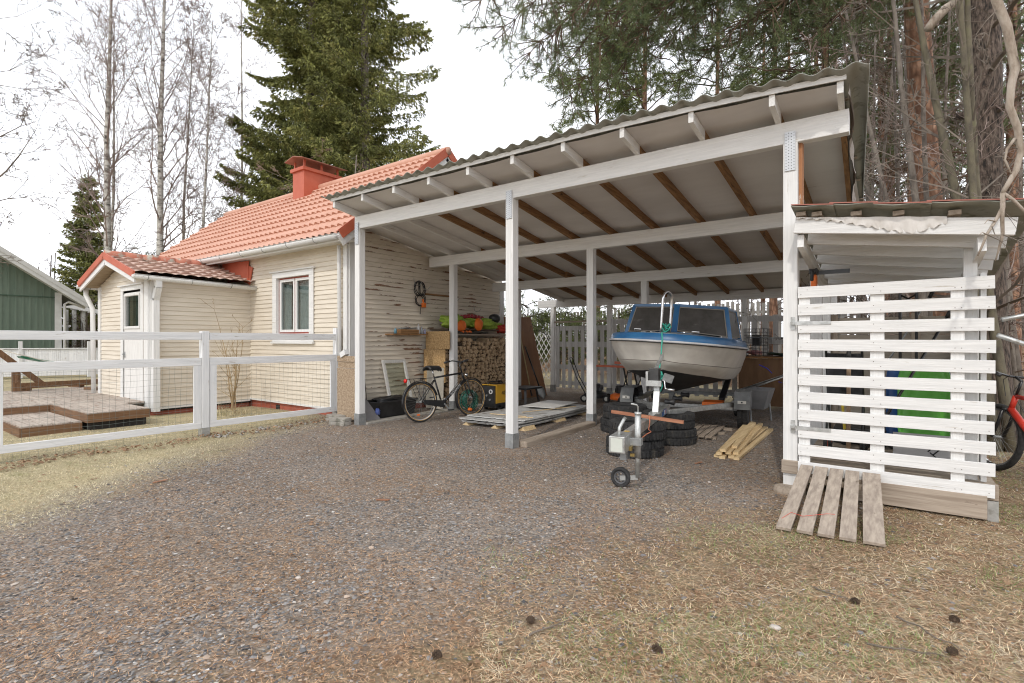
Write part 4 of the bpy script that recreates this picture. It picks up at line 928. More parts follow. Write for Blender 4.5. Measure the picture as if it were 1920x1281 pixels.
for sg_ in (1, -1):
    R_ = []
    for (rb_, rs_, rz, kb_, ks, kz, cb_, cs, cz, qb, qz) in SD:
        rs_ = max(0, rs_); ks = max(0, ks); cs = max(0, cs)
        R_.append([bl_(sg_*rs_, rb_, rz), bl_(sg_*(rs_*.55+ks*.45+.012*(rs_ > .1)), rb_*.55+kb_*.45, rz*.5+kz*.5), bl_(sg_*(ks+.006), kb_, kz+.012), bl_(sg_*ks, kb_, kz-.006), bl_(sg_*(ks*.5+cs*.5+.02*(cs > .1)), (kb_+cb_)/2, (kz+cz)/2), bl_(sg_*cs, cb_, cz)])
    hull.grid(R_, flip=sg_ > 0)
    R_ = [[bl_(sg_*max(0, r_[7]), r_[6], r_[8]), bl_(sg_*max(0, r_[7])*.93, r_[6]*.9+r_[9]*.1, r_[8]-.02), bl_(sg_*max(0, r_[7])*.5, (r_[6]+r_[9])/2, (r_[8]+r_[10])/2), bl_(0, r_[9], r_[10])] for r_ in SD]
    und_.grid(R_, flip=sg_ > 0)
last = ST[-1]; hull.add([bl_(-last[1], 4, last[2]), bl_(last[1], 4, last[2]), bl_(last[7], 4, last[8]), bl_(0, 4, last[10]), bl_(-last[7], 4, last[8])], [(0, 1, 2, 3, 4)])
hl_ = hull.build('hull', gel, bt, smooth=True); und_.build('hull_bottom', bot, bt, smooth=True)
q = MB()
for sg_ in (1, -1): q.tube([bl_(sg_*max(0, r_[4]+.003), r_[3]-.002, r_[5]+.002) for r_ in SD], .004, 4)
q.build('styling_line', pm('grey_line', (.14, .12, .10), rough=.6), hl_)
rim = MB()
path = [bl_(-max(0, r_[1])-.006, r_[0]-.006, r_[2]) for r_ in reversed(SD)]+[bl_(max(0, r_[1])+.006, r_[0]-.006, r_[2]) for r_ in SD[1:]]
rim.tube(path, .016, 8); rim.build('rub_rail', pm('worn_rubber_strip', (.42, .42, .43), (.55, .55, .55), rough=.5), bt, smooth=True)
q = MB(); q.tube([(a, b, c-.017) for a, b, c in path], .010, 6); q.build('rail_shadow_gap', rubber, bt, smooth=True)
bd = MB(); dk = MB()
for sg_ in (1, -1):
    R_ = []; D_ = []
    for r_ in SD:
        s, b, z = max(0, r_[1]), r_[0], r_[2]
        i1 = bl_(sg_*s, b, z+.008); i2 = bl_(sg_*max(0, s-.015), b+.012, z+.085); i3 = bl_(sg_*max(0, s-.05), b+.04, z+.11)
        R_.append([i1, i2, i3]); cmb = .07*min(1, b/1.2)
        D_.append([i3, bl_(sg_*max(0, s-.05)*.6, b+.04, z+.115+cmb*.5), bl_(0, b+.04, z+.118+cmb)])
    bd.grid(R_, flip=sg_ < 0); k = [i for i, r_ in enumerate(SD) if r_[0] <= 1.7][-1]; dk.grid(D_[:k+1], flip=sg_ < 0)
bd.build('deck_band', blue, bt, smooth=True); dk.build('foredeck', pm('pale_blue_deck', (.22, .25, .28), (.30, .33, .36), scale=5, rough=.6), bt, smooth=True)
# cabin windscreen
WB = 1.02; zb_ = 1.47; zt_ = 1.935
F0 = {'L': (-.80, WB+.20), 'C': (-.0, WB), 'R': (.80, WB+.20), 'LB': (-.88, WB+1.35), 'RB': (.88, WB+1.35)}
T0 = {'L': (-.70, WB+.34), 'C': (.0, WB+.17), 'R': (.70, WB+.34), 'LB': (-.76, WB+1.45), 'RB': (.76, WB+1.45)}
fp = lambda k: Vector(bl_(F0[k][0], F0[k][1], zb_+(0.03 if k == 'C' else -.03))); tp = lambda k: Vector(bl_(T0[k][0], T0[k][1], zt_+(.012 if k == 'C' else 0)))
ws = MB()
for a, b in (('L', 'C'), ('C', 'R'), ('L', 'LB'), ('R', 'RB')):
    ws.bar(fp(a), fp(b), .035, .07); ws.bar(tp(a), tp(b), .035, .045)
for k in F0: ws.bar(fp(k)-Vector((0, 0, .02)), tp(k), .06 if k != 'C' else .085, .035, (0, 1, 0))
wf_ = ws.build('windscreen_frame', blue, bt, bevel=.004)
tint = pm('dusty_dark_screen', (.055, .05, .044), (.085, .078, .07), scale=6, rough=.38, c3=(.20, .185, .17), s3=(2, 9, 9), lo3=.62, hi3=.8, spec=.25)
seal = pm('grey_seal', (.23, .21, .18), (.3, .27, .23), rough=.7)
for a, b in (('L', 'C'), ('C', 'R'), ('L', 'LB'), ('R', 'RB')):
    q0, q1, q2, q3 = fp(a), fp(b), tp(b), tp(a)
    def lerp(s, t, q0=q0, q1=q1, q2=q2, q3=q3): return (q0*(1-s)+q1*s)*(1-t)+(q3*(1-s)+q2*s)*t
    n_ = (q1-q0).cross(q3-q0).normalized(); n_ = n_ if n_.y < 0 or a in 'LR' and b.endswith('B') else -n_
    c4 = [lerp(.055, .11), lerp(.945, .11), lerp(.945, .93), lerp(.055, .93)]
    MB().prism(c4, n_*.006).build('pane', tint, wf_)
    e = MB()
    for i in range(4): e.tube([c4[i]+n_*.010, c4[(i+1) % 4]+n_*.010], .008, 5)
    e.build('pane_seal', seal, wf_)
cw_ = MB(); R_ = []
for s in (-1, 1): cw_.add([bl_(s*.86, 1.15, 1.44), bl_(s*.90, 4.0, 1.44), bl_(s*.90, 4.0, 1.33), bl_(s*.90, 1.15, 1.33)], [(0, 1, 2, 3)])
cw_.build('coaming', blue, bt)
R_ = [[bl_(s*.80, b, 1.50+.28*math.exp(-((b-2.6)/.8)**2)+.05*math.sin(s*5+b*4)) for s in np.linspace(-1, 1, 9)] for b in np.linspace(2.0, 3.95, 12)]
MB().grid(R_).build('cockpit_cover', pm('dark_tarpaulin', (.012, .014, .018), (.03, .035, .04), scale=6, rough=.8), bt, smooth=True)
# bow hoop rail, cleats, bow eye
q = MB(); pts = [bl_(-.075, .36, 1.48)]+[bl_(-.075, .36, 1.48+.50*i/5) for i in range(1, 6)]+[bl_(-.03-.045*math.cos(a), .46-.10*math.cos(a), 1.99+.11*math.sin(a)) for a in [math.pi*i/8 for i in range(9)]]+[bl_(.015, .56, 1.98-.49*i/5) for i in range(1, 6)]
q.tube(pts, .019, 10); q.build('bow_rail', chrome, bt, smooth=True)
for s, b in ((-.52, .86), (.35, .74)):
    q = MB(); q.tube([bl_(s-.045, b-.0, 1.515), bl_(s-.05, b, 1.545), bl_(s+.05, b, 1.545), bl_(s+.045, b, 1.515)], .012, 6); q.build('fairlead', chrome, bt, smooth=True)
MB().tube([bl_(0, .26, 1.15), bl_(0, .215, 1.165), bl_(0, .205, 1.15), bl_(0, .215, 1.135), bl_(0, .27, 1.14)], .008, 6).build('bow_eye', chrome, bt, smooth=True)
# turquoise rope: wrapped at the rail, hanging to the winch post
rope = pm('turquoise_rope', (.04, .38, .28), (.08, .50, .38), scale=60, rough=.8, bump=.3)
Mb = Matrix.Translation(bt.location) @ Matrix.Rotation(R(10), 4, 'Z')
def W_(s, b, z): return Mb @ Vector(bl_(s, b, z))
rp_ = []
for i in range(70):
    a = i*.55; rr = .035+.022*math.sin(i*.37); rp_.append(W_(rr*math.cos(a)*1.1, .37+rr*math.sin(a), 1.545+.075*math.sin(i*.23)+.02*math.cos(i*1.1)))
rp_ += [W_(-.05+.02*i, .30-.1*i, 1.50) for i in range(3)]+[W_(-.0, .03, 1.50), W_(.02, -.025, 1.43), W_(.02, -.03, 1.2), W_(.015, -.06, 1.0)]
tail = Mb @ Vector(bl_(.015, -.06, .98))
for i in range(46):
    a = i*.62; rp_.append(tail+Vector((.04*math.cos(a)*(1+.4*math.sin(i*.5)), .02*math.sin(a*1.3)-.02, -.02-.06*abs(math.sin(i*.21))+.035*math.sin(a))))
rp_ += [tail+Vector((.03, -.02, -.12)), tail+Vector((.05, -.02, -.2)), tail+Vector((.02, -.02, -.28))]
o = MB().tube(rp_, .009, 6).build('mooring_rope', rope, loc=tuple(W_(0, .3, 1.4)), smooth=True); tag(o, 'turquoise rope knotted on the bow rail and hanging to the winch', 'rope')
rr_ = []
for i in range(30): rr_.append(W_(.03+.10*i/30+.02*math.sin(i), .38+.0*i, 1.52+.025*math.sin(i*.9)))
# ---------------------------------------------------------------- trailer
tl = thing('boat_trailer', 'galvanised boat trailer with jockey wheel under the boat', 'trailer', (0, 0, 0)); OFF[tl.name] = Vector((0, 0, 0))
tl.location = (4.33, 3.22, 0); tl.rotation_euler = (0, 0, R(10.1))
MB().bar((0, -4.05, .455), (0, -1.70, .475), .075, .10).build('drawbar', galv, tl, bevel=.004)
for s in (-1, 1):
    MB().bar((s*.03, -1.85, .43), (s*.76, -.25, .40), .06, .07).build('frame_arm', galv, tl, bevel=.003)
    MB().bar((s*.76, -.25, .40), (s*.76, 1.6, .40), .06, .08).build('side_rail', galv, tl, bevel=.003)
MB().bar((-.74, -.2, .34), (.74, -.2, .34), .05, .06, (0, 0, 1)).build('cross_member', galv, tl)
MB().bar((-.88, 0, .30), (.88, 0, .30), .06, .06).build('axle', galv_d, tl)
MB().bar((-.74, 1.4, .40), (.74, 1.4, .40), .05, .06).build('cross_member', galv_d, tl)
for s in (-1, 1):
    w_ = tyre_mb((s*.885, 0, .285), .285, .165, (1, 0, 0), .58, True, 40).build('wheel', rubber, tl)
    MB().lathe([(.165, -.07), (.165, .07), (.15, .06), (.14, .02), (.05, .03), (.04, .055), (0, .06)], (s*.885, 0, .285), (s, 0, 0), 24).build('rim', galv_d, w_)
    f = MB(); x0, x1 = s*.885-.11, s*.885+.11
    prof = [(-.40, .34), (-.40, .47), (-.30, .60), (.30, .60), (.40, .47), (.40, .34)]
    f.grid([[(x, a, b) for x in (x0, x1)] for a, b in prof]); f.add([((x1 if s > 0 else x0), a, b) for a, b in prof], [tuple(range(6))])
    fd = f.build('mudguard', pm('grey_mudguard', (.13, .135, .135), (.19, .195, .195), scale=8, rough=.6), tl); md = fd.modifiers.new('t', 'SOLIDIFY'); md.thickness = .006
    lp = MB().box(s*.885-.06, s*.885+.06, -.418, -.405, .43, .475); lp.build('marker_lamp', pm('white_lens', (.55, .54, .5), rough=.25), fd)
    MB().lathe([(0, .003), (.013, .003), (.013, 0)], (s*.885, -.4185, .4525), (0, -1, 0), 10).build('marker_lens', black, fd)
    MB().bar((s*.55, .2, .42), (s*.55, 2.0, .66), .09, .06).build('bunk', black, tl)
for y, z in ((-1.5, .50), (-.8, .48), (.0, .46)): MB().lathe([(0, -.07), (.03, -.07), (.045, -.06), (.03, 0), (.045, .06), (.03, .07), (0, .07)], (0, y, z+.03), (1, 0, 0), 14).build('keel_roller', black, tl, smooth=True)
# winch post
MB().bar((0, -2.52, .50), (.0, -2.42, .76), .075, .07, (0, -1, 0)).bar((0, -2.42, .755), (-.01, -2.40, .86), .07, .06, (0, -1, 0)).build('winch_post', galv, tl, bevel=.003)
MB().bar((0, -2.62, .508), (0, -2.36, .512), .13, .012).build('post_plate', galv, tl)
wn = MB().box(-.085, .03, -2.50, -2.34, .87, 1.05).lathe([(0, -.06), (.06, -.06), (.06, -.05), (.035, -.045), (.035, .045), (.06, .05), (.06, .06), (0, .06)], (-.03, -2.44, .98), (1, 0, 0), 16).build('winch', pm('black_winch', (.03, .03, .03), (.07, .07, .07), rough=.4), tl, bevel=.005)
MB().box(-.12, .07, -2.53, -2.49, .83, .90).box(-.12, -.09, -2.53, -2.36, .90, 1.01).build('winch_bracket', galv, wn, bevel=.003)
MB().tube([(.06, -2.46, .90), (.10, -2.48, .90), (.11, -2.49, .81), (.12, -2.49, .80), (.22, -2.50, .79)], .010, 6).tube([(.13, -2.49, .798), (.22, -2.50, .79)], .017, 8).build('winch_handle', chrome, wn, smooth=True)
MB().bar((-.02, -2.42, 1.03), (.0, -2.26, 1.14), .045, .006, (0, -1, .5)).tube([(.0, -2.26, 1.13), (.01, -2.20, 1.20), (.02, -2.15, 1.21), (.0, -2.12, 1.19)], .008, 6).bar((.0, -2.28, 1.11), (.02, -2.17, 1.21), .04, .012, (0, -1, 0)).build('strap_hook', galv, wn)
MB().bar((.085, -2.48, .95), (.19, -2.42, .91), .10, .012, (0, -1, 0)).build('winch_plate', galv_d, wn)
# coupling, label, jockey wheel
cpg = MB().box(-.075, .075, -4.36, -4.06, .36, .515).build('coupling', galv, tl, bevel=.008)
MB().box(-.055, .055, -4.366, -4.361, .375, .50).build('coupling_face', pm('bright_zinc', (.55, .58, .52), (.66, .68, .62), rough=.5), cpg)
MB().tube([(0, -4.27, .51), (.0, -4.26, .58), (.02, -4.20, .64), (.03, -4.17, .665)], .017, 8).build('coupling_lever', galv, cpg, smooth=True)
MB().box(-.02, .04, -4.16, -4.10, .26, .359).build('coupling_foot', galv_d, cpg)
MB().box(.076, .10, -4.2, -4.14, .36, .40).box(.085, .125, -4.20, -4.16, .31, .335).build('padlock', pm('brass', (.5, .38, .15), rough=.3, metal=.9), cpg)
MB().box(.0385, .0405, -2.30, -2.0, .43, .505).build('label_plate', pm('blue_label', (.02, .10, .30), rough=.4), tl)
for k, (a, b, mt) in enumerate(((-2.16, -2.12, 'w'), (-2.10, -2.08, 'w'), (-2.065, -2.045, 'r'))): MB().box(.0407, .0417, a, b, .44, .495).build('label_mark', pm('label_white', (.7, .7, .7), rough=.5) if mt == 'w' else redp, tl)
MB().box(-.02, .03, -4.03, -3.96, .506, .508).build('yellow_sticker', pm('yellow_sticker', (.65, .42, .10), rough=.5), tl)
jk = MB().tube([(.135, -4.12, .10), (.135, -4.10, .46)], .022, 12).tube([(.135, -4.105, .28), (.135, -4.09, .70)], .031, 14).build('jockey_tube', galv, tl, smooth=True)
MB().tube([(.135, -4.09, .69), (.135, -4.09, .715)], .034, 12).tube([(.135, -4.09, .71), (.135, -4.09, .765), (.125, -4.10, .785), (.075, -4.12, .795)], .008, 6).build('jockey_crank', galv, jk, smooth=True)
MB().box(.04, .175, -4.14, -4.055, .40, .47).build('jockey_clamp', galv_d, jk, bevel=.004)
MB().bar((.14, -4.12, .10), (-.015, -4.19, .094), .014, .045, (0, 0, 1)).build('jockey_fork', galv, jk)
jw = tyre_mb((-.015, -4.155, .094), .094, .05, (.10, 1, 0), .62, False, 32).build('jockey_wheel', rubber, jk, smooth=True)
q = MB(); q.lathe([(.060, -.018), (.060, .018), (.048, .014), (.048, -.014)], (-.015, -4.155, .094), (.10, 1, 0), 24, closed=True); q.lathe([(0, -.022), (.018, -.022), (.018, .022), (0, .022)], (-.015, -4.155, .094), (.1, 1, 0), 12)
for k in range(6): a = k*1.047; q.bar((-.015, -4.155, .094), (-.015+.052*math.cos(a), -4.155, .094+.052*math.sin(a)), .012, .016, (0, 1, 0))
q.build('jockey_rim', pm('grey_plastic_rim', (.09, .09, .095), rough=.5), jw)
q = MB(); q.box(.30, .60, -.3, .1, .34, .42); o = q.build('red_bunk_pad', orange, tl)
Mt = Matrix.Translation(tl.location) @ Matrix.Rotation(R(10.1), 4, 'Z')
wk = MB().bar(Mt @ Vector((-.36, -3.22, .585)), Mt @ Vector((.44, -3.28, .525)), .028, .035); o = wk.build('wooden_stake', wood('x', 'rusty_stake', (.28, .11, .06), (.40, .18, .10)), loc=tuple(Mt @ Vector((0, -3.25, .56)))); tag(o, 'reddish wooden stake tied across the trailer drawbar', 'stake')
o = MB().tube([Mt @ Vector(p) for p in ((.08, -3.27, .57), (.085, -3.29, .50), (.07, -3.28, .42), (.10, -3.29, .40), (.05, -3.3, .37), (.04, -3.5, .36), (-.0, -3.9, .40))], .006, 5).build('tie_rope', pm('orange_cord', (.50, .18, .10), rough=.8), loc=tuple(Mt @ Vector((0, -3.3, .45)))); tag(o, 'orange cord holding the stake to the drawbar', 'cord')
# tyre stacks
tyb = tyre_mb((0, 0, .105), .345, .21); first = True
for nm, c, dz in (('front stack by the jockey wheel', at(1190, 6.5), 0), ('right stack under the drawbar', at(1256, 7.25), 0), ('left stack beside the middle post', at(1169, 8.1), 0)):
    for k in range(2):
        if first: T0_ = tyb.build('car_tyre', rubber); o = T0_; first = False
        else: o = T0_.copy(); COL.objects.link(o)
        o.location = (c.x+(.03 if k else 0)*(-1 if 'right' in nm else 1), c.y+(.02 if k else 0), .21*k-.003); o.rotation_euler = (0, 0, random.random()*3)
        tag(o, ('upper' if k else 'lower')+' studded black car tyre in the '+nm, 'tyre', 'car tyres stacked around the drawbar')
# sawn battens
lo_ = [(0, .02, 2.5), (.075, .02, 2.3), (.15, .018, 2.55), (.03, .055, 2.4), (.11, .058, 2.45), (.18, .05, 2.2), (.07, .093, 2.35), (.225, .02, 2.45), (.13, .094, 2.0)]
for i, (dx, z, ln) in enumerate(lo_):
    a = R(93+[0, 1.5, -1, 2, -.5, 1, .6, -1.6, 2.2][i]); x0 = 5.44+dx; y0 = .90+[.05, 0, .1, .03, .12, .2, .06, .04, .35][i]
    p0 = Vector((x0, y0, z)); p1 = p0+Vector((math.cos(a)*ln, math.sin(a)*ln, .02 if z > .04 else 0))
    o = MB().bar(p0, p1, .062, .032).build('sawn_batten', cut('y'), loc=tuple(p0), bevel=.001); tag(o, ['leftmost batten in the bottom layer of the pine pile', 'second batten from the left in the bottom pine layer', 'third batten from the left in the bottom pine layer', 'left batten in the second layer of the pine pile', 'middle batten in the second layer of the pine pile', 'right batten in the second layer of the pine pile', 'left batten lying on top of the pine pile', 'rightmost pale batten touching the gravel beside the pile', 'short right batten lying on top of the pine pile'][i], 'batten', 'loose pile of pine battens')
o = MB().bar((5.30, 2.55, .03), (5.46, 2.62, .03), .07, .06).build('wood_block', brown('x'), loc=(5.35, 2.6, 0)); tag(o, 'short wood block beside the far end of the batten pile', 'block')
# ---------------------------------------------------------------- bicycles
amber = pm('amber_sidewall', (.50, .30, .10), (.58, .36, .14), scale=20, rough=.8)
bicycle('city_bicycle', 'black city bicycle with rear rack leaning at the second row post', blackm, blackm, 1.10, .345, (.64, .77, 0), (R(-4), 0, R(79)), lettering='YOSEMITE', sw=amber)
bicycle('red_bicycle', 'bright red bicycle with black forks leaning outside the store', redp, blackm, 1.08, .36, (8.50, 1.15, 0), (R(6), 0, R(117)), rack=False, mount=True)
# ---------------------------------------------------------------- firewood, shelf and things on it
fw = []
def log_mesh(seed):
    rnd = random.Random(seed); n = rnd.choice((3, 4, 5)); r = .056; m = MB(); P = []
    for k in range(n):
        a = 2*math.pi*k/n+rnd.uniform(-.25, .25); P.append((r*rnd.uniform(.8, 1.1)*math.cos(a), r*rnd.uniform(.8, 1.1)*math.sin(a)))
    m.prism([(-.30, x, z) for x, z in P], (.33, 0, 0)); me = m.build('firewood_log', [pm('split_birch', (.42, .29, .17), (.68, .51, .33), scale=(8, 30, 30), rough=.8, bump=.6, c3=(.12, .075, .045), s3=9, lo3=.56, hi3=.66)], loc=(0, 0, 0)); return me
protos = [log_mesh(i) for i in range(9)]
cnt = 0; used = set(); y = 2.36; rnd = random.Random(5); row = 0; z = .07
while z < 1.42:
    y = 2.22+(.048 if row % 2 else 0)
    top = 1.36+.05*math.sin(row)
    while y < 4.30:
        if z > 1.30 and rnd.random() < .35 or (y < 2.55 and z > 1.22): y += .107; continue
        k = rnd.randrange(9)
        if k not in used: o = protos[k]; used.add(k)
        else: o = protos[k].copy(); COL.objects.link(o)
        o.location = (-.17+rnd.uniform(-.045, .035), y+rnd.uniform(-.012, .012), z+rnd.uniform(-.01, .01)); o.rotation_euler = (rnd.uniform(0, 6.28), rnd.uniform(-.04, .04), rnd.uniform(-.05, .05))
        tag(o, 'split birch firewood log in the pile under the shelf', 'firewood', 'stacked split firewood by the wall'); cnt += 1; y += .107
    z += .0835; row += 1
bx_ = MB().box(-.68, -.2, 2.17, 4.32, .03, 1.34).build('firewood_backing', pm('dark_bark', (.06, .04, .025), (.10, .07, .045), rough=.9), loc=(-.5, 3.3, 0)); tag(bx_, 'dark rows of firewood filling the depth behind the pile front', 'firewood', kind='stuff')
shf = MB().box(-.70, -.12, 2.30, 4.45, 1.50, 1.535).build('wall_shelf', greyw('y'), loc=(-.4, 3.4, 1.5)); tag(shf, 'long grey plank shelf above the firewood', 'shelf')
shf = MB().box(-.70, -.18, 2.30, 4.45, 1.615, 1.64).build('wall_shelf', pm('dark_board', (.09, .06, .04), (.14, .10, .07), rough=.8), loc=(-.4, 3.4, 1.62)); tag(shf, 'dark upper shelf carrying the green bags', 'shelf')
def blob(name, mat, c, s, label, cat, seed=0, rough=.18, n=20, rot=0, group=None, parent=None):
    m = MB(); rr = random.Random(seed); ph = [rr.uniform(0, 6) for _ in range(6)]; R_ = []
    for i in range(n+1):
        th = math.pi*i/n; row = []
        for j in range(n+1):
            a = 2*math.pi*j/n; k = 1+rough*(math.sin(3*a+ph[0]+2*th)+.7*math.sin(5*th+ph[1]+a)+.5*math.sin(7*a+ph[2])+(.8*math.sin(9*th+ph[3]+3*a)*math.sin(6*a+ph[4]) if rough > .2 else 0))/2
            v_ = Vector((math.sin(th)*math.cos(a)*s[0]*k, math.sin(th)*math.sin(a)*s[1]*k, math.copysign(abs(math.cos(th))**.8, math.cos(th))*s[2]*k)); v_.rotate(Euler((0, 0, rot))); row.append(Vector(c)+v_)
        R_.append(row)
    o = m.grid(R_).build(name, mat, parent, loc=None if parent else c, smooth=True)
    return tag(o, label, cat, group) if label else o
blob('folded_raincoat', lime, (-.30, 2.62, 1.78), (.2, .36, .13), 'crumpled lime green waterproof bag at the left of the upper shelf', 'bag', 1, .3, 40)
blob('folded_raincoat', lime, (-.30, 3.55, 1.76), (.2, .55, .10), 'crumpled lime green bag towards the middle of the upper shelf', 'bag', 2, .35, 40)
blob('life_jacket', orange, (-.10, 2.62, 1.70), (.04, .15, .11), 'orange life jacket pad hanging at the left end of the shelf', 'life jacket', 3, .1)
blob('life_jacket', orange, (-.10, 3.18, 1.74), (.05, .13, .13), 'rounded orange float beside the middle of the green bags', 'float', 4, .08)
rl = thing('red_float_line', 'row of dark red floats on a line lying over the green bags', 'float line', (-.42, 3.2, 1.92))
for k in range(8): MB().lathe([(0, -.055), (.04, -.045), (.055, 0), (.04, .045), (0, .055)], (-.40, 2.85+k*.115, 1.92-.008*(k-4)**2*.4), (0, 1, 0), 12).build('float', pm('dark_red_plastic', (.25, .02, .03), (.33, .03, .04), rough=.35), rl, smooth=True)
blob('black_helmet', black, (-.35, 4.05, 1.90), (.13, .14, .11), 'round black helmet on top of the bags', 'helmet', 5, .02)
blob('red_strap_bundle', pm('red_webbing', (.40, .03, .02), (.5, .05, .03), scale=20, rough=.8), (-.2, 4.15, 1.66), (.1, .17, .08), 'tangled red straps at the right end of the shelf', 'straps', 6, .45)
q = MB(); P = [(-.12, 4.3+.10*math.cos(t*1.0)+.03*math.sin(t*3.1), 1.72+.16*math.sin(t*1.0)+.04*math.cos(t*2.3)) for t in np.linspace(0, 12, 60)]
for a, b in zip(P[:-1], P[1:]): q.bar(a, b, .035, .004, (1, 0, .2))
q.bar((-.11, 4.4, 1.66), (-.10, 4.46, 1.42), .035, .004, (1, 0, 0)); o = q.build('blue_strap', pm('blue_webbing', (.04, .11, .16), (.07, .17, .23), rough=.8), loc=(-.12, 4.3, 1.7)); tag(o, 'looped blue grey ratchet strap hanging off the shelf end', 'strap')
blob('dark_bundle', pm('dark_cloth', (.03, .03, .03), (.07, .06, .05), scale=14, rough=.9), (-.22, 3.0, 1.56), (.10, .5, .03), 'dark bundle squeezed between the two shelves', 'bundle', 8, .3)
for k, yy in enumerate((2.72, 2.86, 2.96)): blob('orange_float', orange, (-.16, yy, 1.575), (.04, .05, .03), ('left', 'middle', 'right')[k]+' one of three small orange floats between the shelves', 'float', 9+k, .1, 12, group='small floats between the shelves')
# tool shelf on the wall
ts = MB().box(-.74, -.50, 1.15, 2.05, 1.50, 1.525).build('tool_shelf', brown('y'), loc=(-.6, 1.6, 1.5)); tag(ts, 'short brown wall shelf full of small tools', 'shelf')
tbx = thing('tool_box', 'shallow wooden tool box on the short wall shelf', 'tool box', (-.58, 1.55, 1.526)); MB().box(-.66, -.52, 1.35, 1.85, 1.527, 1.54).box(-.66, -.65, 1.35, 1.85, 1.541, 1.61).box(-.53, -.52, 1.35, 1.85, 1.541, 1.61).box(-.649, -.531, 1.35, 1.36, 1.541, 1.61).box(-.649, -.531, 1.84, 1.85, 1.541, 1.61).build('tray', brown('y'), tbx)
MB().tube([(-.58, 1.37, 1.62), (-.58, 1.60, 1.64)], .018, 8).tube([(-.6, 1.55, 1.62), (-.56, 1.8, 1.65)], .012, 6).build('tools', galv_d, tbx)
for k, (yy, mt, h, lb) in enumerate(((1.24, pm('pale_blue_can', (.12, .26, .34), rough=.4), .11, 'pale blue spray can at the near end of the tool shelf'), (1.93, pm('clear_bottle', (.35, .38, .42), rough=.2), .15, 'clear plastic bottle at the post end of the tool shelf'), (1.84, pm('white_tube', (.6, .6, .6), rough=.4), .20, 'white upright strip standing in the tool shelf'), (2.01, pm('lilac_bottle', (.34, .34, .48), rough=.3), .10, 'small lilac bottle beside the post'))):
    o = MB().lathe([(0, 0), (.028, 0), (.028, h*.7), (.012, h*.82), (.012, h), (0, h)], (-.545, yy, 1.526), (0, 0, 1), 12).build('bottle' if k else 'spray_can', mt, loc=(-.545, yy, 1.526), smooth=True); tag(o, lb, 'bottle' if k else 'can', 'bottles on the tool shelf')
# cable coil and hooks on the wall
cb_ = thing('cable_coil', 'black extension cable coiled in a figure eight on the peeling wall', 'cable', (-.70, 2.0, 2.3))
P = []
for i in range(300):
    t = i/300*2*math.pi*6; k = i/300; wv = 1+.12*math.sin(k*17)
    if math.cos(t/1.0) > 0 or True: P.append((-.70+.03*math.sin(t*.7)+.02*k, 2.02+.13*wv*math.sin(t)+.01*math.sin(t*3.3), 2.46+.14*wv*math.cos(t) if int(t/(2*math.pi)) % 2 == 0 else 2.22+.12*wv*math.cos(t)))
MB().tube(P, .0075, 5, cap=False).build('cable', black, cb_, smooth=True)
MB().tube([(-.66, 2.03, 2.12), (-.66, 2.0, 2.02), (-.665, 2.0, 1.93)], .0075, 5).build('cable_tail', black, cb_)
MB().box(-.69, -.63, 2.05, 2.14, 2.07, 2.16).tube([(-.66, 2.09, 2.16), (-.66, 2.07, 2.24)], .02, 8).build('plug', orange, cb_, bevel=.01)
for k, (yy, zz, lb) in enumerate(((1.88, 2.66, 'steel wall hook left of the cable coil'), (2.12, 2.60, 'steel wall hook holding the cable coil'), (3.02, 2.42, 'large steel wall hook right of the second row post'), (3.75, 2.22, 'steel wall hook near the far corner of the gable'))):
    o = MB().tube([(-.72, yy, zz), (-.70, yy, zz-.12), (-.66, yy, zz-.16), (-.58, yy+.03, zz-.15), (-.54, yy+.05, zz-.09)], .006, 6).build('wall_hook', galv, loc=(-.72, yy, zz), smooth=True); tag(o, lb, 'hook', 'steel hooks on the gable wall')
o = MB().box(-.728, -.70, 2.2, 3.2, 2.34, 2.375).build('wall_batten', brown('y'), loc=(-.72, 2.7, 2.36)); tag(o, 'thin brown batten nailed on the wall behind the post', 'batten')
# OSB offcuts
osb = pm('osb_board', (.36, .22, .09), (.56, .38, .19), scale=(30, 30, 30), detail=3, lo=.4, hi=.6, rough=.75, bump=.3, c3=(.22, .12, .05), s3=(40, 40, 40), lo3=.58, hi3=.64)
osbg = pm('aged_osb_board', (.28, .20, .13), (.44, .34, .24), scale=(30, 30, 30), detail=3, lo=.4, hi=.6, rough=.8, bump=.3, c3=(.18, .12, .07), s3=(40, 40, 40), lo3=.58, hi3=.64)
def panel(name, mt, lb, x0, x1, y, z0, z1, th=.012, dy=0, cat='board', g='board offcuts standing by the posts'):
    o = MB().prism([(x0, y, z0), (x1, y, z0), (x1, y+dy, z1), (x0, y+dy, z1)], (0, th, 0)).build(name, mt, loc=(x0, y, z0)); return tag(o, lb, cat, g)
panel('osb_panel', osb, 'golden chipboard piece at the top beside the second row post', -.62, .04, 2.115, 1.22, 1.58)
panel('osb_panel', osb, 'larger golden chipboard piece below the top one by the post', -.655, -.055, 2.09, .55, 1.215)
panel('fibreboard_sheet', pm('pale_fibreboard', (.42, .39, .33), (.52, .49, .42), rough=.8), 'pale fibreboard panel standing behind the black bicycle', -.55, -.08, 2.05, .03, .85, dy=.03)
panel('osb_panel', osbg, 'grey brown chipboard strip standing beside the first post', -.66, -.075, .03, .06, .92)
panel('osb_panel', osbg, 'second aged chipboard strip above the first at the house corner', -.66, -.075, .045, .925, 1.03)
panel('osb_panel', osbg, 'topmost aged chipboard strip at the house corner', -.66, -.075, .03, 1.033, 1.13)
o = MB().bar((-.55, .05, 1.14), (-.42, .05, 1.20), .09, .09).build('white_tile', pm('white_tile', (.72, .72, .72), rough=.5), loc=(-.5, .05, 1.13)); tag(o, 'white block lying on the chipboard strips', 'block')
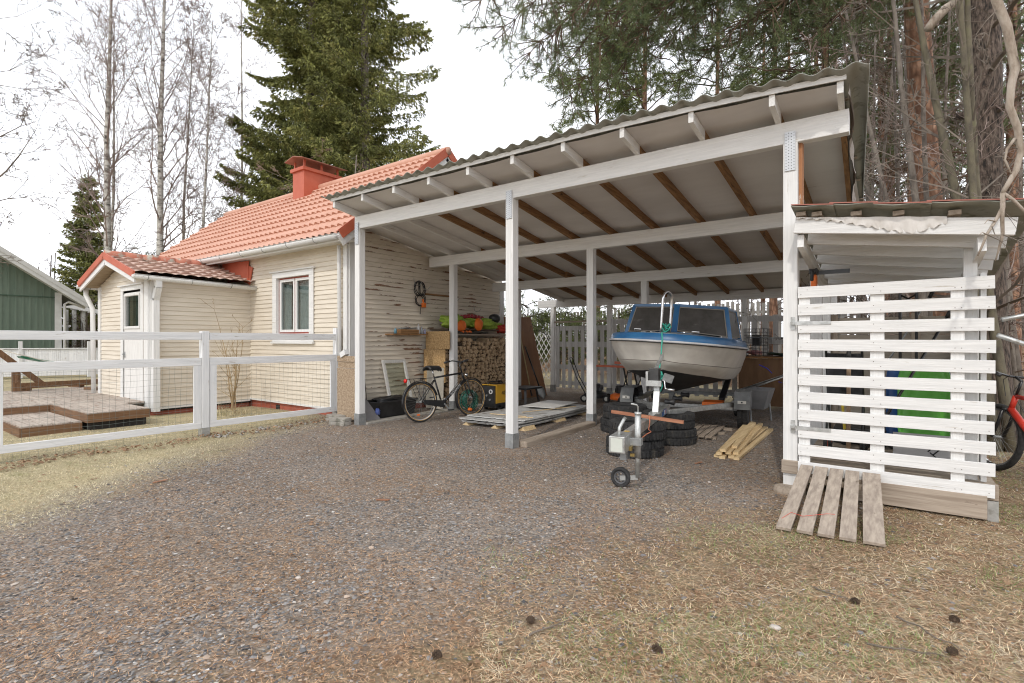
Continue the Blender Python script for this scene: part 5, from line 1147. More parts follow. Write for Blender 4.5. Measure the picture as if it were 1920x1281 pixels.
o = MB().tube([(-.69, .50, 1.9), (-.66, .68, .1)], .006, 6).build('thin_rod', blackm, loc=(-.69, .6, 1)); tag(o, 'thin black rod leaning on the gable wall near the corner', 'rod')
# black tub, grey board, old window sash
tb_ = thing('black_tub', 'black plastic mixing tub on the concrete edge by the wall', 'tub', (-.3, .85, 0))
def shell(m, x0, x1, y0, y1, z0, z1, tp, th=.01):
    a = [(x0+tp, y0+tp, z0), (x1-tp, y0+tp, z0), (x1-tp, y1-tp, z0), (x0+tp, y1-tp, z0)]; b = [(x0, y0, z1), (x1, y0, z1), (x1, y1, z1), (x0, y1, z1)]
    ai = [(x0+tp+th, y0+tp+th, z0+th), (x1-tp-th, y0+tp+th, z0+th), (x1-tp-th, y1-tp-th, z0+th), (x0+tp+th, y1-tp-th, z0+th)]; bi = [(x0+th, y0+th, z1), (x1-th, y0+th, z1), (x1-th, y1-th, z1), (x0+th, y1-th, z1)]
    m.add(a+b+ai+bi, [(3, 2, 1, 0)]+[(i, (i+1) % 4, 4+(i+1) % 4, 4+i) for i in range(4)]+[(8, 9, 10, 11)]+[(8+(i+1) % 4, 8+i, 12+i, 12+(i+1) % 4) for i in range(4)]+[(4+i, 4+(i+1) % 4, 12+(i+1) % 4, 12+i) for i in range(4)]); return m
shell(MB(), -.56, -.10, .50, 1.38, .03, .30, .04).build('body', black, tb_, bevel=.008)
q = MB(); q.tube([(-.565, .495, .30), (-.095, .495, .30), (-.095, 1.385, .30), (-.565, 1.385, .30)], .016, 6, closed=True); q.build('rim', black, tb_)
blob('scrap_heap', black, (-.33, .95, .31), (.18, .38, .06), 'dark scrap piled in the black tub', 'scrap', 21, .3)
panel('grey_board', pm('grey_laminate', (.20, .19, .19), (.26, .25, .25), rough=.5), 'grey laminate board leaning in front of the black tub', -.30, -.285, .20, .03, .45)
o = MB().prism([(-.10, .20, .03), (-.06, .46, .03), (-.44, .24, .60)], (.02, .01, 0)).build('grey_offcut', pm('grey_laminate', (.20, .19, .19), rough=.5), loc=(-.1, .3, 0)); tag(o, 'triangular grey board edge leaning beside the first post', 'board')
blob('blue_rag', pm('blue_rag', (.08, .13, .40), (.15, .2, .5), rough=.8), (-.10, .45, .16), (.03, .05, .05), 'crumpled blue rag against the tub', 'rag', 22, .3, 12)
ow = thing('old_window_sash', 'old white window sash with flaking paint leaning on the wall', 'window sash', (-.6, 1.5, .05))
def ol(s, t): return Vector((-.40-.28*t, 1.05+.52*s, .04+.98*t))
fm = wood('z', 'flaking_sash', (.58, .57, .54), (.70, .69, .66), (.34, .22, .12))
q = MB()
for (s0, t0, s1, t1) in ((0, .5, 0, .5),): pass
for a, b, w_ in ((ol(0, 0), ol(0, 1), .06), (ol(1, 0), ol(1, 1), .06), (ol(0, .03), ol(1, .03), .06), (ol(0, .97), ol(1, .97), .06)): q.bar(a, b, w_, .035, (1, 0, .3)) if abs(a.z-b.z) > .1 else q.bar(a, b, .035, w_, (0, 0, 1))
q.build('frame', fm, ow, bevel=.003); MB().prism([ol(.05, .05), ol(.95, .05), ol(.95, .95), ol(.05, .95)], (.004, 0, 0)).build('pane', glassm('old_glass', (.93, .95, .92), .0, .05), ow)
# concrete edge, timber sill, pavers
o = MB().box(-.10, .11, .07, 4.3, -.1, .035).build('concrete_edge', concrete, loc=(0, 2, 0), bevel=.01); tag(o, 'low concrete edge running back from the first post', 'kerb')
o = MB().bar((3.20, .10, .02), (3.14, 2.18, .02), .16, .11).build('ground_timber', greyw('y'), loc=(3.2, 1.1, 0), bevel=.02); tag(o, 'half buried weathered timber between the middle posts', 'timber')
for i, (x, y, z, a, lb) in enumerate(((-.26, -.20, 0, 8, 'lower grey concrete paver of the pile beside the first post'), (-.27, -.19, .062, 12, 'upper grey concrete paver of the pile beside the first post'), (-.58, -.06, .0, 4, 'grey paver lying flat under the chipboard strips'), (-.60, -.04, .062, -6, 'thin grey paver on the flat one by the corner'))):
    d = Vector((math.cos(R(a)), math.sin(R(a)), 0))*.17; c = Vector((x, y, z+.03)); o = MB().bar(c-d, c+d, .17, .058).build('paver', concrete, loc=(x, y, z), bevel=.006); tag(o, lb, 'paver', 'concrete pavers by the house corner')
rnd = random.Random(12)
for i in range(34):
    yy = rnd.uniform(-2.0, .15); x = -.86+rnd.uniform(-.12, .22)-.02*yy; s = rnd.uniform(.018, .045)
    o = blob('edge_stone', concrete, (x, yy, hgt(x, yy)+s*.3), (s, s*rnd.uniform(.7, 1.3), s*.6), 'small grey brown stone in the row under the mesh fence', 'stone', i, .25, 7, group='stones along the foot of the fence')
# stack of metal sheets
for i in range(5):
    R_ = []; ox = .02*math.sin(i*2.3); 
    for k in range(15):
        t = k/14; v_ = 1.0+2.35*t+.03*i*(-1 if i % 2 else 1); lift = .045+.021*i+.055*max(0, (t-.55)/.45)**2*.0+.10*(t-.5)**2*.6
        row = []
        for j in range(29):
            s = j/28; row.append((1.36+ox+1.14*s-.05*t, v_+.06*s, lift+(.008 if (j % 7) in (0,) else 0)+.0))
        R_.append(row)
    o = MB().grid(R_).build('metal_sheet', pm('light_grey_sheet', (.50, .50, .485), (.60, .595, .575), scale=2, rough=.45, metal=.15, c3=(.30, .28, .25), s3=5), loc=(1.9, 2.1, .05)); md = o.modifiers.new('t', 'SOLIDIFY'); md.thickness = .012
    tag(o, ('lowest', 'second lowest', 'middle', 'second highest', 'topmost')[i]+' light grey sheet in the low stack on the gravel', 'metal sheet', 'stack of grey sheets')
o = MB().prism([(1.55, 2.5, .168), (2.2, 2.55, .168), (2.15, 3.5, .185), (1.5, 3.45, .185)], (0, 0, .01)).build('metal_sheet', pm('paler_sheet', (.64, .63, .60), rough=.5), loc=(1.9, 3, .16)); tag(o, 'smaller pale offcut lying on the far end of the sheet stack', 'metal sheet')
for i, (a, b, lb) in enumerate((((1.62, 1.42, .158), (2.3, 1.52, .155), 'short tan batten lying near the front of the sheets'), ((1.95, 1.9, .155), (2.33, 3.1, .162), 'long thin batten lying lengthwise on the sheets'), ((2.2, 1.35, .155), (2.44, 1.5, .155), 'short thin stick at the near corner of the sheets'))):
    o = MB().bar(a, b, .022, .010).build('thin_batten', cut('y'), loc=a); tag(o, lb, 'batten')
for i, (x, y, lb) in enumerate(((1.44, 1.06, 'split wood block under the left corner of the sheets'), (2.02, 1.08, 'small wood block under the front edge of the sheets'), (2.50, 1.16, 'split wood block under the right front corner of the sheets'), (2.44, 2.2, 'wood block under the right side of the sheets'), (2.4, 3.2, 'wood block under the far right end of the sheets'))):
    o = MB().prism([(x-.07, y-.06, 0), (x+.07, y-.07, 0), (x+.02, y-.06, .06)], (.01, .3, 0)).build('wood_block', cut('x'), loc=(x, y, 0)); tag(o, lb, 'block', 'blocks under the sheets')
# brown plywood leaning at the end of the firewood
ply = pm('brown_plywood', (.20, .085, .03), (.30, .135, .05), scale=(3, 3, 1.5), rough=.5, c3=(.08, .035, .015), s3=(9, 7, 7), lo3=.63, hi3=.68)
o = MB().prism([(-.02, 4.42, 0), (-.02, 5.78, 0), (-.34, 5.50, 1.98), (-.34, 4.38, 1.95)], (.015, 0, .003)).build('plywood_sheet', ply, loc=(-.2, 5.1, 0)); tag(o, 'tall brown plywood sheet leaning beyond the firewood', 'plywood')
def long_tool(name, label, p0, p1, r, mat, head, cat):
    o = thing(name, label, cat, tuple(p0)); MB().tube([p0, p1], r, 8).build('handle', mat, o, smooth=True); head(o, Vector(p0), (Vector(p1)-Vector(p0)).normalized()); return o
def spade_head(o, p, d):
    s = d.cross(Vector((0.8, .6, 0))).normalized(); t = s.cross(d); R_ = []
    for i in range(6):
        w_ = [.10, .105, .10, .09, .06, .01][i]; R_.append([p-d*(.06*i-.02)+Vector((.8, .6, 0))*(w_*k)+s*(.02*k*k) for k in (-1, -.5, 0, .5, 1)])
    q = MB().grid(R_).build('blade', galv_d, o, smooth=True); md = q.modifiers.new('t', 'SOLIDIFY'); md.thickness = .004
p = at(1012, 12.55); q_ = at(978, 12.9)
long_tool('spade', 'spade with black shaft leaning on the plywood sheet', (p.x, p.y, .26), (q_.x+.1, q_.y, 1.25), .017, blackm, spade_head, 'spade')
p = at(997, 12.75); q_ = at(976, 12.75)
long_tool('wooden_pole', 'long yellow wooden shaft leaning beside the spade', (p.x, p.y, .05), (q_.x, q_.y, 1.45), .014, pm('yellow_wood', (.45, .36, .18), (.55, .45, .25)), lambda o, p, d: MB().tube([p, p+d*.14], .018, 8).build('ferrule', black, o), 'pole')
sl = thing('trestle_stool', 'low black trestle stool behind the sheet stack', 'stool', tuple(at(985, 11.3)))
c = at(985, 11.3); MB().box(c.x-.22, c.x+.25, c.y-.3, c.y+.3, .36, .40).build('top', black, sl, bevel=.01)
for sx_ in (-1, 1):
    for sy_ in (-1, 1): MB().bar((c.x+sx_*.19, c.y+sy_*.27, 0), (c.x+sx_*.14, c.y+sy_*.20, .36), .05, .03).build('leg', black, sl)
# welder
wd = thing('welding_machine', 'yellow and black welding machine on small wheels near the bicycle', 'welding machine', (.62, 2.9, 0))
yel = pm('yellow_enamel', (.60, .33, .03), (.68, .40, .05), scale=3, rough=.4)
MB().box(.795, .81, 2.63, 3.22, .15, .50).box(.44, .455, 2.63, 3.22, .15, .50).box(.44, .81, 2.63, 3.22, .501, .515).build('side_panel', yel, wd, bevel=.004)
MB().box(.456, .794, 2.60, 3.25, .10, .49).box(.44, .81, 2.62, 3.24, .06, .148).box(.54, .71, 2.75, 3.1, .516, .53).build('body', black, wd, bevel=.006)
MB().lathe([(.028, 0), (.045, 0), (.045, .012), (.028, .012)], (.70, 2.60, .38), (0, -1, 0), 20, closed=True).build('dial_ring', pm('white_dial', (.65, .65, .65), rough=.4), wd)
for z, x in ((.22, .55), (.22, .68), (.30, .6)): MB().lathe([(0, .02), (.02, .02), (.022, 0)], (x, 2.60, z), (0, -1, 0), 12).build('socket', galv_d, wd)
MB().tube([(.55, 2.68, .515), (.55, 2.75, .56), (.55, 3.1, .56), (.55, 3.18, .515)], .014, 8).build('handle', black, wd, smooth=True)
for y in (2.75, 3.15):
    for x in (.46, .79): MB().lathe([(0, -.02), (.05, -.02), (.06, -.012), (.06, .012), (.05, .02), (0, .02)], (x, y, .06), (1, 0, 0), 16).build('wheel', rubber, wd)
MB().prism([(.8105, 2.93+.135*math.cos(a), .345+.045*math.sin(a)) for a in [2*math.pi*i/24 for i in range(24)]], (.0008, 0, 0)).build('badge', pm('dark_yellow', (.45, .25, .03), rough=.5), wd)
text('lettering', 'ADCO', .085, ink, wd, (.8118, 2.93, .345), (R(90), 0, R(90)), .0005)
hr = thing('green_hose_coil', 'coil of dark green hose lying behind the front bicycle wheel', 'hose', (.35, 2.3, 0)); P = []
for i in range(220): t = i/220*2*math.pi*9; P.append((.38+.06*math.sin(t*.31), 2.32+(.17+.03*math.sin(t*.23))*math.cos(t), .22+(.17+.03*math.cos(t*.17))*math.sin(t)))
MB().tube(P, .011, 5, cap=False).build('hose', pm('green_hose', (.01, .10, .07), (.02, .15, .10), rough=.4), hr, smooth=True)
blob('small_orange_part', orange, (.5, 2.2, .06), (.05, .04, .03), 'small orange fitting lying by the green hose', 'fitting', 41, .2, 10)
# lawn mowers and red cultivator behind the middle posts
def mower(name, label, c, a, deckm, wheelm, hb=.95):
    o = thing(name, label, 'lawn mower', (0, 0, 0)); o.location = (c.x, c.y, 0); o.rotation_euler = (0, 0, a); OFF[o.name] = Vector((0, 0, 0))
    m = MB(); m.lathe([(.0, .23), (.16, .23), (.24, .19), (.25, .10), (.24, .09)], (0, 0, 0), (0, 0, 1), 20); m.build('deck', deckm, o, smooth=True)
    MB().lathe([(0, .40), (.09, .40), (.11, .37), (.11, .24), (.13, .235)], (0, 0, 0), (0, 0, 1), 14).box(-.13, .13, -.08, .08, .24, .33).box(.08, .15, -.05, .05, .28, .38).build('engine', black, o, bevel=.006)
    for x in (-.25, .25):
        for y in (-.20, .20):
            w_ = MB().lathe([(0, -.022), (.075, -.022), (.085, -.015), (.085, .015), (.075, .022), (0, .022)], (x, y, .085), (0, 1, 0), 20).build('wheel', rubber, o)
            MB().lathe([(0, .026), (.045, .025), (.05, .020)], (x, y, .085), (0, math.copysign(1, y), 0), 16).build('hub', wheelm, w_)
    q = MB()
    q.tube([(-.20, -.19, .15), (-.42, -.19, .55), (-.58, -.18, hb), (-.60, 0, hb+.03), (-.58, .18, hb), (-.42, .19, .55), (-.20, .19, .15)], .011, 8); q.tube([(-.50, -.18, .72), (-.52, 0, .73), (-.50, .18, .72)], .007, 6); q.tube([(-.54, -.17, hb-.1), (-.64, 0, hb-.07), (-.54, .17, hb-.1)], .006, 6)
    q.build('handle', blackm, o, smooth=True); return o
wl = pm('white_hub', (.55, .55, .5), rough=.4)
mower('lawn_mower', 'black lawn mower with white wheel hubs behind the middle post', at(1118, 12.0), R(20), black, wl, .98)
mower('lawn_mower', 'orange decked lawn mower with upright black handle left of the boat', at(1165, 11.6), R(150), orange, black, 1.0)
cv = thing('red_cultivator', 'red motor cultivator with crossed bars beside the boat', 'cultivator', tuple(at(1160, 12.6)))
c = at(1160, 12.6); q = MB(); q.bar((c.x-.7, c.y-.2, .78), (c.x+.45, c.y+.1, .76), .05, .05); q.bar((c.x-.1, c.y, .86), (c.x+.45, c.y+.15, .84), .12, .06); q.build('bar', pm('orange_red', (.55, .08, .02), (.62, .12, .03), rough=.4), cv)
MB().box(c.x+.15, c.x+.45, c.y-.1, c.y+.2, .88, 1.02).build('motor', black, cv, bevel=.02)
for dx in (.10, .35, .48): MB().tube([(c.x+dx, c.y+.05, .74), (c.x+dx+.15, c.y+.1, .0)], .02, 8).build('leg', black, cv)
MB().lathe([(.10, -.02), (.12, -.02), (.12, .02), (.10, .02)], (c.x+.28, c.y+.05, 1.12), (.3, 1, 0), 16, closed=True).build('flywheel', galv_d, cv)
# workbench, basket, barrow at the right back
wb = thing('plywood_bench', 'long bench faced with brown plywood behind the boat', 'bench', (5.6, 5.6, 0))
MB().box(4.70, 6.22, 5.28, 5.30, .16, 1.05).build('front_panel', pm('dark_plywood', (.13, .07, .032), (.20, .11, .055), scale=(6, 6, 1.5), rough=.7, c3=(.40, .30, .16), s3=2.6, lo3=.70, hi3=.72), wb)
MB().box(4.66, 6.26, 5.24, 5.95, 1.055, 1.09).build('top', brown('x'), wb)
for x in (4.75, 6.15):
    for y in (5.36, 5.86): MB().box(x-.04, x+.04, y-.04, y+.04, 0, 1.054).build('leg', greyw('z'), wb)
R_ = [[(x, y, 1.10+.05*abs(math.sin(x*5+y*3))+.03*math.sin(y*9)) for y in np.linspace(5.22, 5.9, 8)] for x in np.linspace(5.2, 6.2, 14)]
o = MB().grid(R_).build('green_tarpaulin', pm('dark_green_tarp', (.015, .035, .022), (.04, .06, .04), scale=8, rough=.7), loc=(5.7, 5.5, 1.1), smooth=True); md = o.modifiers.new('t', 'SOLIDIFY'); md.thickness = .01; tag(o, 'dark green tarpaulin crumpled on the bench', 'tarpaulin')
bk_ = thing('wire_basket', 'tall black wire basket standing on the bench behind the boat', 'basket', (5.0, 5.6, 1.09)); q = MB()
for i in range(9):
    for (x0, y0, x1, y1) in ((4.78, 5.35, 5.2, 5.35), (5.2, 5.35, 5.2, 5.75), (5.2, 5.75, 4.78, 5.75), (4.78, 5.75, 4.78, 5.35)): q.tube([(x0, y0, 1.10+i*.065), (x1, y1, 1.10+i*.065)], .003, 4)
for i in range(7):
    t = i/6
    for (x0, y0, x1, y1) in ((4.78, 5.35, 5.2, 5.35), (5.2, 5.35, 5.2, 5.75), (4.78, 5.75, 5.2, 5.75), (4.78, 5.35, 4.78, 5.75)): q.tube([(x0+(x1-x0)*t, y0+(y1-y0)*t, 1.10), (x0+(x1-x0)*t, y0+(y1-y0)*t, 1.62)], .003, 4)
q.build('wires', blackm, bk_); MB().box(4.92, 5.05, 5.42, 5.6, 1.30, 1.50).build('dark_tin', black, bk_)
blob('pink_rag', pm('pink_rag', (.35, .12, .13), (.45, .25, .25), scale=20, rough=.8), (4.95, 5.5, 1.16), (.14, .12, .04), 'pink patterned rag in the bottom of the basket', 'rag', 51, .3, 12)
pole('paint_pole', 'grey and black telescopic pole laid across the basket', 'pole', (4.86, 5.2, 1.46), (6.1, 5.3, 1.42), .013, galv, lambda o: MB().tube([(5.45, 5.247, 1.441), (6.1, 5.3, 1.42)], .016, 8).build('grip', black, o, smooth=True))
blob('white_sack', pm('white_sack', (.5, .48, .45), (.6, .58, .55), rough=.8), (5.62, 5.75, 1.18), (.14, .1, .08), 'pale sack lying on the bench tarpaulin', 'sack', 52, .15, 12)
o = MB().tube([(5.50, 5.62, 1.22), (5.55, 5.6, 1.29), (5.63, 5.6, 1.29), (5.68, 5.62, 1.25)], .014, 6).build('blue_loop', pm('blue_rubber', (.01, .03, .40), rough=.4), loc=(5.6, 5.6, 1.25), smooth=True); tag(o, 'blue rubber loop on the pale sack', 'loop')
br = thing('wheelbarrow', 'wheelbarrow with grey plastic tub and tube handles by the bench', 'wheelbarrow', (5.5, 4.3, 0))
w0 = at(1400, 9.3); w1 = at(1428, 8.8)
shell(MB(), w0.x-.05, w0.x+.42, w0.y-.35, w0.y+.25, .22, .56, .09, .012).build('tub', pm('grey_tub', (.20, .20, .205), (.27, .27, .275), scale=4, rough=.45), br, bevel=.02)
h0 = at(1385, 9.2); h1 = at(1466, 8.8); h2 = at(1474, 8.6)
MB().tube([(h0.x, h0.y, .52), (h1.x, h1.y, .80), (h2.x, h2.y, .86), (h2.x, h2.y-.05, .96)], .016, 8).build('handle', galv, br, smooth=True); MB().tube([(h2.x, h2.y-.02, .90), (h2.x, h2.y-.06, 1.02)], .021, 8).build('grip', black, br, smooth=True)
h3 = at(1380, 9.8); MB().tube([(h3.x, h3.y, .40), (h1.x, h1.y+.5, .78)], .016, 8).build('handle', galv, br, smooth=True)
tyre_mb((w0.x-.25, w0.y+.35, .18), .18, .08, (.9, .4, 0), .55, False, 28).build('wheel', rubber, br, smooth=True)
MB().tube([(w0.x+.1, w0.y-.2, .3), (w0.x+.12, w0.y-.22, .0)], .014, 6).tube([(w0.x+.35, w0.y+.1, .3), (w0.x+.38, w0.y+.1, .0)], .014, 6).build('stand', galv_d, br)
o = MB().tube([Vector((h1.x-.15, h1.y, .84)), Vector((h1.x-.22, h1.y-.02, .92)), Vector((h1.x-.35, h1.y-.02, .98))], .008, 6).tube([Vector((h1.x-.05, h1.y, .70)), Vector((h1.x+.03, h1.y-.02, .68)), Vector((h1.x+.05, h1.y, .9))], .007, 6).build('blue_rope', pm('blue_rubber', (.01, .03, .40)), loc=(h1.x, h1.y, .8)); tag(o, 'blue cord wound on the wheelbarrow handle', 'cord')
# palette on the ground under the boat
pt = thing('ground_pallet', 'old dark pallet lying under the boat', 'pallet', (4.7, 2.6, 0))
for i in range(8): MB().bar((4.35+i*.10, 2.0, .045), (4.25+i*.10, 3.1, .045), .08, .02).build('slat', greyw('y'), pt)
for y in (2.1, 2.55, 3.0): MB().bar((4.28, y, .016), (5.12, y+.05, .016), .08, .034).build('bearer', greyw('x'), pt)
# ---------------------------------------------------------------- trees
class Cloud:
    "collects branch segments, needles and leaves as numpy prisms"
    def __init__(self): self.s = []
    def seg(self, p0, p1, r0, r1): self.s.append((p0[0], p0[1], p0[2], p1[0], p1[1], p1[2], r0, r1))
    def build(self, name, mat, parent, sides=4):
        A = np.array(self.s, dtype=np.float64); P0 = A[:, :3]; P1 = A[:, 3:6]; d = P1-P0; ln = np.linalg.norm(d, axis=1, keepdims=True)+1e-9; d = d/ln
        up = np.where(np.abs(d[:, 2:3]) > .9, np.array([[1., 0, 0]]), np.array([[0, 0, 1.]])); s = np.cross(d, up); s /= np.linalg.norm(s, axis=1, keepdims=True)+1e-9; t = np.cross(s, d)
        V = []
        for P, r in ((P0, A[:, 6:7]), (P1, A[:, 7:8])):
            for k in range(sides): a = 2*np.pi*k/sides; V.append(P+s*r*np.cos(a)+t*r*np.sin(a))
        n = len(A); V = np.stack(V, 1).reshape(-1, 3); b = (np.arange(n)*2*sides)[:, None]
        F = np.concatenate([b+np.array([[k, (k+1) % sides, sides+(k+1) % sides, sides+k]]) for k in range(sides)])
        return npobj(name, V, F, mat, parent)
def npobj(name, V, F, mat, parent):
    me = mesh_from(name, V.astype(np.float32), F.astype(np.int32), None, [mat], False, tuple(OFF[parent.name])); o = bpy.data.objects.new(name, me); COL.objects.link(o); o.parent = parent; OFF[o.name] = OFF[parent.name]; return o
def rv(r, k=1.0): return Vector((r.uniform(-k, k), r.uniform(-k, k), r.uniform(-k, k)))
def grow(cl, r, p, d, ln, rad, lev, maxlev, P):
    "recursive bare branch"
    n = max(2, int(ln/P['step'][min(lev, len(P['step'])-1)])); sl = ln/n; q = Vector(p); d = Vector(d).normalized(); rr = rad
    nk = P['kids'][lev] if lev < len(P['kids']) else 0; marks = sorted(r.uniform(.15, 1) for _ in range(int(nk*(.7+.6*r.random())))) if lev < maxlev else []; mi = 0
    for i in range(n):
        d = (d+rv(r, P['jit'])+Vector((0, 0, P['up'][min(lev, len(P['up'])-1)]*(1 if lev else 1)))).normalized()
        q2 = q+d*sl; r2 = max(P['rmin'], rad*(1-(i+1)/n*.85)); cl.seg(q, q2, rr, r2)
        while mi < len(marks) and marks[mi] <= (i+1)/n:
            s = d.cross(Vector((r.uniform(-1, 1), r.uniform(-1, 1), r.uniform(-1, 1)))).normalized(); a = R(r.uniform(*P['ang']))
            f = 1-marks[mi]*.6; grow(cl, r, q2, d*math.cos(a)+s*math.sin(a), ln*P['ratio']*f*r.uniform(.7, 1.2), max(P['rmin'], rr*.55), lev+1, maxlev, P); mi += 1
        q, rr = q2, r2
def trunk(mb, pts, r0, r1, n=10):
    P = [Vector(p) for p in pts]; out = []
    for i in range(len(P)-1):
        for k in range(4): t = k/4; a, b = P[i], P[i+1]; out.append(a.lerp(b, t))
    out.append(P[-1]); m = len(out); mb.tube([p+Vector((.01*math.sin(i*1.9), .01*math.cos(i*2.3), 0)) for i, p in enumerate(out)], [r0+(r1-r0)*(i/(m-1)) for i in range(m)], n); return out
def barkmat(name, kind):
    if name in MATS: return MATS[name]
    m = pm(name, (.3, .3, .3)); t = m.node_tree; n = t.nodes; l = t.links; b = n['Principled BSDF']; co = n.new('ShaderNodeTexCoord'); b.inputs['Roughness'].default_value = .9
    def nz_(sc, det=6):
        mpn = n.new('ShaderNodeMapping'); mpn.inputs['Scale'].default_value = sc; l.new(co.outputs['Object'], mpn.inputs[0]); q = n.new('ShaderNodeTexNoise'); q.inputs['Scale'].default_value = 1; q.inputs['Detail'].default_value = det; q.inputs['Roughness'].default_value = .65; l.new(mpn.outputs[0], q.inputs['Vector']); return q.outputs['Fac']
    def rp_(src, st):
        r = n.new('ShaderNodeValToRGB'); e = r.color_ramp.elements
        for i, (p, c) in enumerate(st):
            el = e[i] if i < 2 else e.new(p); el.position = p; el.color = (*c, 1)
        l.new(src, r.inputs['Fac']); return r.outputs[0]
    if kind == 'birch': col = rp_(nz_((5, 5, 9)), [(.36, (.05, .045, .04)), (.44, (.30, .28, .25)), (.55, (.52, .50, .46)), (.8, (.62, .60, .56))]); h = nz_((8, 8, 30))
    elif kind == 'pine':
        vo = n.new('ShaderNodeTexVoronoi'); vo.inputs['Scale'].default_value = 1; mpn = n.new('ShaderNodeMapping'); mpn.inputs['Scale'].default_value = (14, 14, 5); l.new(co.outputs['Object'], mpn.inputs[0]); l.new(mpn.outputs[0], vo.inputs['Vector'])
        c1 = rp_(nz_((9, 9, 5)), [(.3, (.20, .11, .07)), (.5, (.34, .19, .12)), (.7, (.44, .29, .20))]); e_ = rp_(vo.outputs['Distance'], [(.25, (1, 1, 1)), (.62, (.35, .3, .28))]); mm = n.new('ShaderNodeMixRGB'); mm.blend_type = 'MULTIPLY'; mm.inputs[0].default_value = .8; l.new(c1, mm.inputs[1]); l.new(e_, mm.inputs[2]); col = mm.outputs[0]; h = vo.outputs['Distance']
    elif kind == 'old':
        vo = n.new('ShaderNodeTexVoronoi'); vo.inputs['Scale'].default_value = 1; mpn = n.new('ShaderNodeMapping'); mpn.inputs['Scale'].default_value = (22, 22, 12); l.new(co.outputs['Object'], mpn.inputs[0]); l.new(mpn.outputs[0], vo.inputs['Vector'])
        h = nz_((34, 34, 9), 8); col = rp_(h, [(.38, (.02, .016, .013)), (.47, (.075, .055, .043)), (.57, (.145, .108, .086)), (.7, (.22, .18, .15))])
    elif kind == 'dead': col = rp_(nz_((14, 14, 4)), [(.3, (.19, .14, .10)), (.5, (.38, .32, .26)), (.64, (.46, .40, .34)), (.75, (.40, .22, .10))]); h = nz_((30, 30, 8))
    elif kind == 'moss': col = rp_(nz_((8, 8, 4)), [(.35, (.10, .085, .065)), (.6, (.17, .15, .10)), (.8, (.16, .17, .08))]); h = nz_((30, 30, 8))
    else: col = rp_(nz_((12, 12, 5)), [(.35, (.11, .09, .075)), (.6, (.22, .19, .16)), (.8, (.27, .25, .20))]); h = nz_((30, 30, 8))
    l.new(col, b.inputs['Base Color']); bn = n.new('ShaderNodeBump'); bn.inputs['Strength'].default_value = .8; bn.inputs['Distance'].default_value = .02; l.new(h, bn.inputs['Height']); l.new(bn.outputs[0], b.inputs['Normal']); return m
birch_b = barkmat('birch_bark', 'birch'); pine_b = barkmat('pine_bark', 'pine'); old_b = barkmat('old_bark', 'old'); dead_b = barkmat('dead_wood', 'dead'); moss_b = barkmat('mossy_bark', 'moss'); grey_b = barkmat('grey_bark', 'grey')
twig_b = pm('birch_twigs', (.17, .125, .105), (.31, .24, .21), scale=3, rough=.9); twig_g = pm('grey_twigs', (.12, .10, .08), (.24, .20, .165), scale=3, rough=.9); twig_o = pm('pine_twigs', (.075, .05, .035), (.15, .095, .06), scale=3, rough=.9); twig_d = pm('dark_twigs', (.05, .04, .032), (.10, .08, .06), scale=3, rough=.9)
def birch(px, d, H, lean, label, seed, r0=.15, z0=.22, nb=46, group='bare birches behind the house', thin=1.0, name='birch_tree'):
    r = random.Random(seed); c = at(px, d); z = hgt(c.x, c.y); t = thing(name, label, 'tree', (c.x, c.y, z), group)
    top = c+_r*lean+Vector((0, 0, z+H)); mid = c.lerp(top, .5)+_r*r.uniform(-.25, .25)+Vector((0, 0, (z)/2)); mb = MB(); P = trunk(mb, [Vector((c.x, c.y, z-.1)), mid, top], r0, .015, 8); mb.build('trunk', birch_b, t, smooth=True)
    cl = Cloud(); PR = dict(step=(.55, .4, .3), kids=(12*thin, 8, 0), jit=.13, up=(.035, -.02, -.09), rmin=.0055, ang=(25, 55), ratio=.5)
    for i in range(nb):
        f = z0+(1-z0)*(i+r.random())/nb; k = min(len(P)-2, int(f*(len(P)-1))); p = P[k].lerp(P[k+1], f*(len(P)-1)-k); a = r.uniform(0, 6.28); el = R(r.uniform(35, 62)+15*f)
        ln = H*.25*(1-f)**.6*r.uniform(.6, 1.15)*(1 if f > .3 else .6)+.5
        grow(cl, r, p, Vector((math.cos(a)*math.cos(el), math.sin(a)*math.cos(el), math.sin(el))), ln, max(.012, r0*.30*(1-f)), 0, 2, PR)
    cl.build('crown', twig_b, t, 3); return t
birch(203, 21, 19, .25, 'tall white barked birch, the leftmost of the bare birches', 1, .17)
birch(192, 22.5, 15, .5, 'slimmer birch stem standing just beside the leftmost tall birch', 2, .10, nb=22)
birch(299, 21, 20, .35, 'tall thick birch above the porch ridge, middle of the group', 3, .17)
birch(338, 22.5, 15, .6, 'slender leaning birch just right of the thick middle one', 4, .085, nb=26)
birch(364, 21.5, 14.5, .75, 'thin curved birch, the rightmost pale stem before the spruces', 5, .09, nb=30)
birch(446, 30, 22, .2, 'distant bare birch showing against the left edge of the big spruce', 6, .12, nb=34)
birch(470, 27, 12, -.5, 'low bare tree left of the chimney under the spruce', 7, .10, nb=30)
